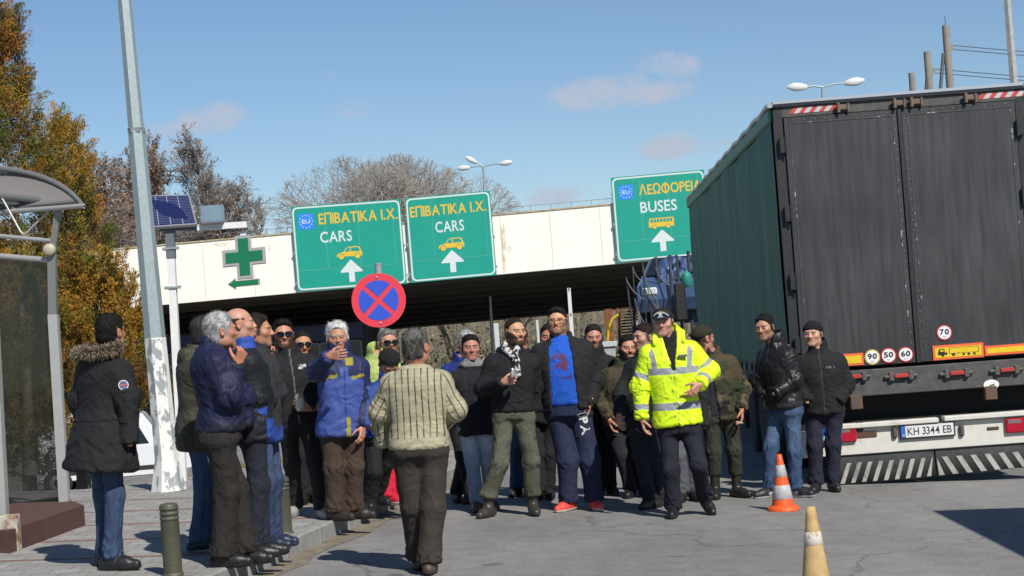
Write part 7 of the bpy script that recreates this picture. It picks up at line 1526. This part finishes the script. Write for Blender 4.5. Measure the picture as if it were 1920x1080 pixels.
people['cap'] = person('stooping person in a black knit cap and royal blue padded jacket', dict(group=G1, base=(700, 954), pave=True, psi=18, yaw=20, pitch=48, top=(729, 652), neck=(728, 714), hip=(716, 812), elR=(696, 760, -.03), wrR=(690, 786, -.18), footR=(695, 0), footL=(712, .35), knR=(702, 885, -.12), beanie=(.010, .010, .011), face=F_(), hands=dict(R=dict(relax, d=(.2, -.4, -.6))),
    trousers=dict(col=(.012, .012, .013), w=1.0), shoes=dict(col=(.012, .012, .012), shaft=.08), tops=[dict(paint=lambda I: plain((.018, .055, .27))(I) * (1 - .35 * (np.abs((I['h'] * 14) % 1 - .5) < .07))[:, None], mat='nylon', hem=.06, th=.035, sl=(.088, .076, .058), collar='stand', fold=1.2)]))
def redpaint(I):
    C = plain((.56, .018, .045))(I); C[np.abs(np.abs(I['ang']) - 1.55) < .22] = (.7, .68, .68); return C
people['red'] = person('person in red tracksuit trousers hidden behind the man in the striped jumper', dict(group=G1, base=(742, 944), pave=True, psi=25, top=(776, 640), neck=(772, 692), hip=(742, 800), footR=(730, -.1), footL=(752, .05), fdR=60, elL=(800, 745), wrL=(795, 790), hair=dict(haircol=(.012, .01, .009)), face=F_(), trousers=dict(paint=redpaint, fold=1.3, w=1.12), shoes=dict(col=(.5, .02, .04), solecol=(.6, .58, .58), sole=.03), tops=[dict(col=(.015, .015, .018), hem=.05)]))

# --- on the road
def striped(I):
    C = plain((.40, .365, .245))(I); R0 = I['reg'] == 0
    per = .046; u = np.where(R0, I['u'] * (1 + .25 * np.abs(I['v'])), I['ang'] * .070); st = np.abs(((u / per) + .5) % 1 - .5) * per < .0040; band = (I['t'] * I['len'] < .055) & R0; cuff = (I['reg'] > 0) & (I['s'] > 1.8); yoke = (I['t'] > .985) & R0
    C[st & ~band & ~cuff & ~yoke] = (.060, .056, .038); kn = .5 + .5 * np.sin(np.where(R0, I['u'], I['ang'] * .07) * 700); C = C * (.9 + .1 * kn)[:, None]
    rows = np.sin(I['h'] * 210); C = C * (.95 + .05 * rows)[:, None]; return C
people['stripe'] = person('man walking away in a beige jumper with thin dark vertical stripes', dict(base=(797, 1076), psi=180, yaw=152, top=(781, 613), neck=(778, 688), hip=(786, 834), build=1.13, sw=.20, elR=(855, 768, .02), wrR=(832, 796, .24), elL=(711, 772, .04), wrL=(718, 834, .16), footR=(806, -.05), footL=(786, .22), knR=(812, 950, -.02), knL=(775, 950, .06), fdR=176, fdL=182,
    hair=dict(haircol=(.045, .04, .036), haircol2=(.13, .125, .12), hairth=.012, hairamp=.005, nape=-.012), face=F_(), trousers=dict(col=(.040, .032, .027), fold=1.2, w=1.1, knee=.080, ankle=.074), shoes=dict(col=(.08, .05, .035)),
    tops=[dict(name='jumper', paint=striped, mat='knit', hem=.03, th=.040, sl=(.086, .076, .056), collar='crew', res=.0048, fold=.9)]))
people['hoodgrey'] = person('dark haired man in a black jacket with grey hood and pale washed jeans', dict(group=G2, base=(904, 958), psi=8, yaw=6, top=(883, 625), neck=(885, 684), hip=(893, 790), sw=.185, elR=(851, 738, 0), wrR=(866, 792, -.06), elL=(922, 735, .1), wrL=(918, 790, .1), footR=(896, 0), footL=(920, .12), fdR=-5, hair=dict(haircol=(.010, .009, .008), hairth=.009, hairtop=.016, hairamp=.007), face=F_(skin=(.42, .22, .14), stubble=.25),
    trousers=dict(paint=jeans((.13, .21, .33), (.44, .53, .62), .8), mat='denim', fold=1.4), shoes=dict(col=(.08, .05, .035), solecol=(.12, .09, .07)), tops=[dict(name='sweatshirt', col=(.011, .012, .018), hem=.12, th=.012, collar='hood', paint=lambda I: np.where((I['t'] > .97)[:, None], np.array([(.20, .20, .21)]), plain((.011, .012, .018))(I)), sleeves=False), dict(col=(.016, .016, .017), hem=.13, th=.028, collar='none', open=([0, .4, .9, 1.1], [.085, .075, .07, .09]))]))
people['bluecollar'] = person('grey haired man almost hidden behind the man with the grey hood', dict(group=G2, base=(872, 942), psi=-8, yaw=4, top=(876, 619), neck=(866, 674), hip=(870, 785), elR=(842, 735), wrR=(850, 790), footR=(884, -.05), footL=(858, .1), hair=dict(haircol=(.22, .22, .22), haircol2=(.4, .4, .4), hairth=.014, hairamp=.008), face=F_(), trousers=dict(col=(.012, .012, .013)), tops=[dict(paint=lambda I: np.where((I['t'] > .62)[:, None], np.array([(.012, .03, .17)]), np.array([(.012, .012, .014)])) * np.ones((len(I['t']), 1)), hem=.05, th=.02)]))
def cargo(I):
    C = plain((.075, .078, .055), .2)(I); C *= (.85 + .35 * sstep(.2, .7, fbm(I['P'] * 5, 31)))[:, None]; pk = (np.abs(I['s'] - .72) < .20) & (np.abs(np.abs(I['ang']) - 1.25) < .55) & ((I['ang'] > 0) == I['right']); ed = pk & ((np.abs(I['s'] - .56) < .018) | (np.abs(np.abs(I['s'] - .72) - .19) < .014)); C[ed] = (.035, .037, .026); C[np.abs(I['u']) > 9] = 0; return C
people['scarf'] = person('bearded man in a black hoodie, checked scarf and olive cargo trousers', dict(group=G2, base=(958, 968), psi=4, yaw=30, pitch=3, top=(966, 597), pad=.008, neck=(958, 657), hip=(962, 774), sw=.205, build=1.04, elR=(906, 728, -.05), wrR=(944, 716, -.28), elL=(1002, 724, .1), wrL=(1003, 772, .12), knR=(938, 866, -.06), knL=(996, 864, -.02), footR=(918, 0), footL=(1001, .05), fdR=-28, fdL=8,
    hair=dict(haircol=(.02, .014, .011), hairth=.003, recede=.6, hairamp=.002), face=F_(skin=(.50, .27, .18), beard=.9, beardcol=(.03, .019, .013), beardlen=1.2), hands=dict(R=dict(hold, d=(.75, -.45, .1), thumb=(.15, -.25, 1))), trousers=dict(paint=cargo, fold=1.6, w=1.08, cuff=.10, ankle=.076), shoes=dict(col=(.040, .034, .028), shaft=.13, sole=.03, solecol=(.02, .018, .016)),
    tops=[dict(name='hoodie', col=(.0105, .0105, .0115), hem=-.01, th=.024, sl=(.086, .074, .054), collar='hood', fold=1.2)]))
q = people['scarf']
def scarf(q):
    T = q['T']; P = lambda t, u, v: T['H'] + T['ax'] * t * T['len'] + T['A'] * u + T['F'] * v; pts = [P(1.10, .05, .02), P(1.02, .055, .085), P(.93, -.0, .125), P(.84, -.035, .145), P(.72, -.042, .158), P(.60, -.04, .163)]; pts2 = [P(1.10, -.05, .02), P(1.02, -.055, .085), P(.93, -.02, .13), P(.82, -.03, .15), P(.70, -.015, .16)]
    lo = np.min(pts + pts2, 0) - .07; hi = np.max(pts + pts2, 0) + .07; f = Field(lo, hi, .005)
    for L_ in (pts, pts2):
        for a, b in zip(L_[:-1], L_[1:]): f.cap(a, b, .024, .026, .012)
    V, Q = f.mesh(); N = vnormals(V, Q); V = V + N * ((ridge(fbm(V * 26, 3)) - .5) * .014)[:, None]; c = ((fbm(V * np.array([60, 60, 46]), 12, 2) > .5)); C = np.where(c[:, None], np.array([(.52, .52, .52)]), np.array([(.015, .015, .016)])); npobj('scarf', V, Q, M_CL['cloth'], q['t'], True, C)
scarf(q)
for lb, k in (('man in jeans hidden behind the man with the checked scarf', 0), ('dark haired man hidden between the scarfed man and the man in glasses', 1)):
    person(lb, dict(group=G2, base=((978, 930), (1018, 936))[k], psi=-5, top=((974, 613), (1030, 606))[k], neck=((980, 668), (1028, 664))[k], hip=((984, 782), (1018, 783))[k], footR=((970, 0), (1012, 0))[k], footL=((992, .05), (1030, .05))[k], hair=dict(haircol=(.012, .01, .009)), face=F_(), trousers=dict(paint=jeans((.03, .07, .15), (.12, .19, .3), .5), mat='denim') if k == 0 else dict(col=(.014, .014, .017)), shoes=dict(col=(.02, .018, .016)), tops=[dict(col=BLACK, hem=.06)]))
def tee(I):
    C = plain((.012, .085, .46))(I); m = (I['v'] > 0) & (I['reg'] == 0) & (((I['u'] - .035) / .075) ** 2 + ((I['t'] - .66) / .15) ** 2 < 1) & (fbm(I['P'] * 16, 41, 3) > .47); C[m] = (.10, .035, .085); flatlogo(I, C, -.06, .09, .44, .50, (.05, .03, .16), seed=8, dens=.5, fr=60); flatlogo(I, C, -.05, .05, .82, .85, (.03, .03, .2), seed=9, dens=.5, fr=60); return C
people['tee'] = person('big man in glasses with a bright blue T-shirt under an open black jacket', dict(group=G2, base=(1092, 957), psi=-2, yaw=-8, pitch=-2, top=(1045, 574), neck=(1052, 636), hip=(1065, 766), sw=.225, build=1.24, belly=.03, elR=(1001, 715, .02), wrR=(1013, 772, -.04), elL=(1116, 714, .02), wrL=(1106, 757, -.10), knR=(1064, 864, -.04), knL=(1106, 864, -.03), footR=(1067, 0), footL=(1116, .02), fdR=-38, fdL=12,
    hair=dict(haircol=(.012, .010, .009), hairth=.007, quiff=True, hairtop=.016), glasses='clear', face=F_(skin=(.50, .26, .175), fat=1.0, beard=.55, beardcol=(.07, .04, .03), beardlen=.5), hands=dict(L=dict(curl=(.4, .5, .3), d=(-.25, .25, -1))),
    trousers=dict(col=(.016, .021, .052), fold=1.2, w=1.02, knee=.088, ankle=.080), shoes=dict(col=(.68, .075, .055), solecol=(.62, .60, .56), sole=.024), tops=[dict(name='t_shirt', paint=tee, hem=-.04, th=.020, collar='crew', sleeves=False, fold=.9), dict(col=(.0135, .0135, .0145), mat='cloth', hem=.015, th=.040, sl=(.090, .078, .058), collar='stand', lapels2=[((1.08, .085, -.02), (.94, .10, .09), .017), ((1.08, -.085, -.02), (.94, -.10, .09), .017)], open=([0, .35, .8, 1.0, 1.1], [.125, .115, .105, .085, .08], .02), fold=1.2)]))
q = people['tee']
def legtext(q):
    T = q['T']; kn = T['H']; c0 = at(1096, 795, q['D'] - .165); ax_ = unit(at(1100, 815, q['D']) - at(1093, 780, q['D'])); ay_ = unit(np.cross(ax_, [0, 1., 0])) ; ay_ = ay_ if ay_[0] > 0 else -ay_;
    mb = textmb('PA', c0 + ax_ * .020, ax_, ay_, .082, .165, bold=.04); 
    oc = c0 - ax_ * .085 + ay_ * .0; rr = lambda a, b: [oc + ay_ * (math.copysign(abs(math.cos(t_)) ** .6, math.cos(t_)) * a) + ax_ * (math.sin(t_) * b) for t_ in np.linspace(0, 6.283, 29)[:-1]]
    mb.add(rr(.052, .017) + rr(.046, .0115), [(i, (i + 1) % 28, 28 + (i + 1) % 28, 28 + i) for i in range(28)]); return mb
q['ptx'] = legtext(q)
person('short haired bearded man in black behind the shoulder of the man in glasses', dict(group=G2, base=(1137, 928), psi=2, yaw=2, pitch=8, top=(1113, 606), neck=(1117, 662), hip=(1124, 772), elL=(1155, 720), wrL=(1146, 772), footR=(1126, 0), footL=(1146, .05), hair=dict(haircol=(.014, .012, .011), hairth=.006), face=F_(beard=.7, beardcol=(.03, .022, .017), beardlen=.6), trousers=dict(col=(.012, .012, .013), w=.95), shoes=dict(col=(.015, .015, .015), solecol=(.1, .09, .08)), tops=[dict(col=(.012, .012, .013), hem=.06, th=.02)]))
people['camo'] = person('man with a thick dark beard in a camouflage jacket left of the officer', dict(group=G2, base=(1192, 932), psi=-4, yaw=8, top=(1178, 627), neck=(1168, 684), hip=(1166, 790), sw=.19, build=1.05, elR=(1124, 748, 0), wrR=(1142, 786, -.10), elL=(1198, 740, .1), wrL=(1195, 790, .1), footR=(1184, 0), footL=(1206, .1), hair=dict(haircol=(.011, .009, .008), hairth=.011, hairtop=.014, hairamp=.009), face=F_(beard=.95, beardcol=(.014, .010, .008), beardlen=1.5), hands=dict(R=dict(relax, d=(.2, -.1, -1))),
    trousers=dict(col=(.015, .016, .021)), tops=[dict(paint=camo, hem=.05, th=.028, sl=(.088, .076, .058), collar='stand', fold=1.2)]))
people['profile'] = person('man in a dark jacket seen in profile facing left beside the officer', dict(group=G2, base=(1218, 953), psi=-32, yaw=-58, top=(1207, 605), neck=(1214, 666), hip=(1206, 778), sw=.185, elR=(1163, 740, -.02), wrR=(1161, 778, -.14), elL=(1240, 740, .05), wrL=(1235, 790, .1), footR=(1220, 0), footL=(1238, .15), fdR=-30, hair=dict(haircol=(.014, .011, .009), hairth=.006, hairtop=.020, hairamp=.006), face=F_(skin=(.50, .28, .2), stubble=.3), hands=dict(R=dict(relax, d=(0, -.2, -1))),
    trousers=dict(col=(.015, .017, .026), fold=1.2), tops=[dict(col=(.013, .014, .014), hem=.0, th=.026, sl=(.086, .074, .055), collar='stand', open=([.2, .5, 1.1], [.03, .05, .06]))]))
YL_ = (.66, .88, .02)
def hivis(I):
    C = np.tile(np.array(YL_), (len(I['P']), 1)); g = (.27, .285, .31); R0 = I['reg'] == 0; au = np.abs(I['u']); hb1 = .435 - .12 * 0; t_ = I['h']
    C[R0 & (np.abs(t_ - .475 - .10 * (I['u'] * -1) * 0 - .28 * np.clip(au - .05, 0, .2) * 0) < .030)] = g; C[R0 & (np.abs(t_ - .165) < .032)] = g; C[R0 & (np.abs(au - .150 - .03 * sstep(.5, .75, t_)) < .023) & (t_ > .475)] = g
    for i in (1, 2): C[(I['reg'] == i) & ((np.abs(I['s'] - .70) < .085) | (np.abs(I['s'] - 1.66) < .085))] = g
    fr = R0 & (I['v'] > 0) & (np.abs(I['u'] + .005) < .004) & (I['t'] < .75); C[fr] = (.42, .60, .02); d = np.where(fr, -.002, 0.)
    sn_ = R0 & (I['v'] > 0) & (np.abs(I['u'] - .018) < .007) & (np.abs(((t_ - .03) / .11) % 1 - .5) < .07) & (I['t'] < .8); C[sn_] = (.10, .11, .08); pk = R0 & (I['v'] > 0) & (np.abs(t_ - .262 - .45 * (np.abs(I['u']) - .12)) < .006) & (np.abs(au - .12) < .06); C[pk] = (.36, .52, .02); ins = (I['t'] > .9) & ((I['N'] @ np.array([0, 0, 1.])) < -.9); return C, d
people['officer'] = person('policeman in a fluorescent yellow jacket and navy cap striding forward', dict(base=(1264, 970), psi=-4, yaw=-14, pitch=2, top=(1243, 575), neck=(1254, 637), hip=(1272, 796), sw=.21, build=1.06, elR=(1201, 724, 0), wrR=(1204, 786, -.06), elL=(1330, 696, .0), wrL=(1312, 722, -.24), knR=(1258, 880, -.08), knL=(1310, 872, -.12), footR=(1264, 0), footL=(1323, .22, .055), fdR=-12, fdL=14, fpL=20,
    cap=True, hair=dict(haircol=(.02, .017, .014), hairth=.002, recede=0), face=F_(skin=(.50, .27, .185), stubble=.22), hands=dict(R=dict(relax, d=(.12, -.15, -1)), L=dict(curl=(.25, .35, .25), d=(-.75, -.35, -.62), thumb=(-.35, -.4, .75))),
    trousers=dict(col=(.012, .013, .023), fold=1.3, w=1.02), shoes=dict(col=(.011, .011, .012), shaft=.11, sole=.028), tops=[dict(name='jumper', col=(.011, .011, .012), hem=.0, th=.008, collar='stand', sleeves=False), dict(paint=hivis, mat='hivis', hem=.005, th=.036, flare=.04, sl=(.092, .080, .062), collar='big', lapels2=[((1.13, q * .075, -.075), (1.07, q * .125, .01), .026) for q in (1, -1)] + [((1.07, q * .125, .01), (.97, q * .125, .085), .022) for q in (1, -1)] + [((1.06, q * .10, .03), (.84, q * .066, .13), .016) for q in (1, -1)], open=([.60, .66, 1.0, 1.12], [-.02, .012, .062, .060], -.01), fold=1.3, res=.0065)]))
q = people['officer']; T = q['T']; pc = T['H'] + T['ax'] * (.80 * T['len']) - T['A'] * .10 + T['F'] * .180; mb = MB(); mb.prism([(-.038, -.012), (.038, -.012), (.038, .012), (-.038, .012)], pc, -T['A'], T['ax'], -T['F'] * .02)
bd = obj('chest_badge', mb, mat('badge_dark', (.05, .055, .06), .7), q['t']); obj('lettering', textmb('POLICE', pc + T['F'] * .003, -T['A'], T['ax'], .009, .064), mat('badge_text', (.4, .42, .42), .6), bd)
people['camo2'] = person('man in an olive knit cap and camouflage jacket half hidden behind the officer', dict(group=G2, base=(1364, 934), psi=8, yaw=118, top=(1319, 608), neck=(1334, 664), hip=(1350, 778), sw=.20, build=1.06, elR=(1305, 730), wrR=(1320, 780), elL=(1394, 728, 0), wrL=(1390, 768, -.12), footR=(1343, 0), footL=(1383, .06), fdR=-8, fdL=32, beanie=(.028, .026, .014), face=F_(), hands=dict(L=dict(relax, d=(-.1, -.2, -1))),
    trousers=dict(col=(.030, .031, .022), fold=1.4, cuff=.14, ankle=.07), shoes=dict(col=(.018, .016, .014), shaft=.2, sole=.028), tops=[dict(name='waistcoat', col=(.02, .022, .03), hem=.0, th=.01, sleeves=False), dict(paint=camo, hem=.06, th=.034, sl=(.092, .078, .06), collar='stand', open=([-.2, .5, 1.1], [.05, .03, .03], .08), fold=1.2)]))
person('person in grey jeans hidden behind the legs of the officer', dict(group=G2, base=(1290, 940), psi=0, top=(1268, 626), neck=(1272, 682), hip=(1282, 782), footR=(1280, 0), footL=(1302, .05), hair=dict(haircol=(.012, .01, .009)), face=F_(), trousers=dict(paint=jeans((.06, .065, .075), (.16, .17, .19), .5), mat='denim'), shoes=dict(col=(.02, .018, .016)), tops=[dict(col=BLACK, hem=.04)]))
people['leather'] = person('man in a black leather jacket and blue jeans turning his face to the camera', dict(group=G2, base=(1480, 932), psi=-52, yaw=-34, pitch=2, tilt=-5, top=(1434, 588), neck=(1454, 647), hip=(1470, 764), sw=.185, build=1.05, elL=(1490, 712, -.14), wrL=(1452, 738, -.22), elR=(1422, 712, .1), wrR=(1430, 742, .02), footR=(1446, .05), footL=(1492, -.03), knL=(1490, 846, -.05), fdR=-60, fdL=48, hair=dict(haircol=(.010, .009, .008), hairth=.013, hairtop=.020, hairamp=.013, hairfreq=45), face=F_(skin=(.49, .26, .175), stubble=.4),
    trousers=dict(paint=jeans((.020, .044, .105), (.12, .19, .31), .6), mat='denim', fold=1.5), shoes=dict(col=(.02, .02, .022), solecol=(.6, .6, .6), sole=.02, paint=lambda C, h, al, sx: np.where(((h > .025) & (h < .06) & (np.abs(((al - h * .6) / .02) % 1 - .5) < .22) & (al > .0) & (al < .06))[:, None], np.array([(.6, .6, .6)]), C)),
    tops=[dict(paint=zipped((.011, .011, .012), (.06, .06, .06), .004, hemband=(.022, .022, .023)), mat='leather', hem=.0, th=.032, sl=(.088, .076, .056), collar='big', fold=1.7)]))
def winter(I, C): flatlogo(I, C, -.135, -.055, .70, .725, (.16, .16, .16), seed=3, dens=.45, fr=80)
def worktr(I):
    C = plain((.016, .016, .033))(I); m = (np.abs(I['s'] - .68) < .15) & (np.abs(np.abs(I['ang']) - 1.15) < .13); C[m] = (.02, .10, .38); return C
people['navycap'] = person('man in a navy knit cap and black zip jacket, hands in pockets by the lorry', dict(group=G2, base=(1546, 922), psi=-6, yaw=-26, top=(1524, 600), neck=(1534, 658), hip=(1545, 768), sw=.205, build=1.1, elL=(1589, 722, 0), wrL=(1571, 754, -.12), elR=(1502, 722, 0), wrR=(1513, 754, -.12), footR=(1531, 0), footL=(1562, .04), beanie=(.008, .008, .013), beanie_low=.012, face=F_(skin=(.52, .29, .205), stubble=.1),
    trousers=dict(paint=worktr, fold=1.3, w=1.05), shoes=dict(col=(.02, .018, .016)), tops=[dict(paint=zipped(BLACK, (.05, .05, .05), .004, extra=winter), hem=.045, th=.038, sl=(.094, .084, .064), collar='big', fold=1.1)]))

# --- lettering on the track trousers follows the cloth: press it onto the leg surface
def press(mbx, target, off=.004):
    dg = bpy.context.evaluated_depsgraph_get(); dg.update(); inv = np.array(target.matrix_world.inverted()); 
    from mathutils.bvhtree import BVHTree
    bv = BVHTree.FromObject(target, dg); loc = Vector(target.parent.location)
    for i, v in enumerate(mbx.v):
        o = Vector(v) - loc; h = bv.ray_cast(o + Vector((0, -.5, 0)), Vector((0, 1, 0)))
        if h[0] is not None: q_ = h[0] + loc; mbx.v[i] = (v[0], q_[1] - off, v[2])
    return mbx
tr_ = [c for c in people['tee']['t'].children if c.name.startswith('trousers')][0]
lt_ = obj('leg_lettering', press(people['tee']['ptx'], tr_), mat('lettering_white', (.6, .6, .6), .8), tr_)
# --- things held in hands
q = people['cup']; c = at(562, 757, q['D'] - .30); t = thing('paper_cup', 'clear plastic cup of iced coffee held by the man in black with sunglasses', 'cup', c - [0, 0, .06])
mb = MB(); mb.lathe([(.028, -.055), (.031, -.05), (.040, .045), (.041, .047)], c, 20); obj('cup', mb, mat('cup_white', (.50, .47, .40), .4, col2=(.36, .30, .22), vscale=22, thr=(.45, .65)), t); mb = MB(); mb.lathe([(.039, .047), (.039, .058), (.0, .060)], c, 20); obj('coffee', mb, mat('coffee_foam', (.32, .17, .08), .6), t); mb = MB(); mb.lathe([(.0425, .047), (.0425, .053), (.036, .075), (.018, .085), (.001, .086)], c, 20); obj('lid', mb, mat('clear_lid', (.5, .45, .4), .1, alpha=.35), t)
q = people['scarf']; c = at(961, 700, q['D'] - .365); t = thing('drink_can', 'small silver can in the hand of the man with the checked scarf', 'can', c - [0, 0, .05]); mb = MB(); mb.lathe([(.017, -.055), (.021, -.05), (.021, .035), (.017, .042)], c, 18); obj('can_body', mb, mat('can_silver', (.5, .5, .5), .35, metal=.5, col2=(.08, .08, .09), vscale=26, thr=(.5, .54)), t); mb = MB(); mb.lathe([(.017, .042), (.018, .046), (.016, .045), (.001, .044)], c, 18); obj('rim', mb, M_sil, t)
q = people['camo2']; w_ = q['WR']['L']; d_ = np.array([-.06, -.05, -.11]); p = w_ + d_; t = thing('cigarette', 'white cigarette between the fingers of the man in the olive cap', 'cigarette', p); mb = MB(); mb.tube([p, p + [.055, -.03, -.015]], .004, 8); obj('paper', mb, M_wht, t); mb = MB(); mb.tube([p + [-.02, .011, .0055], p], .0041, 8); obj('filter', mb, mat('filter_tan', (.5, .3, .12), .8), t)
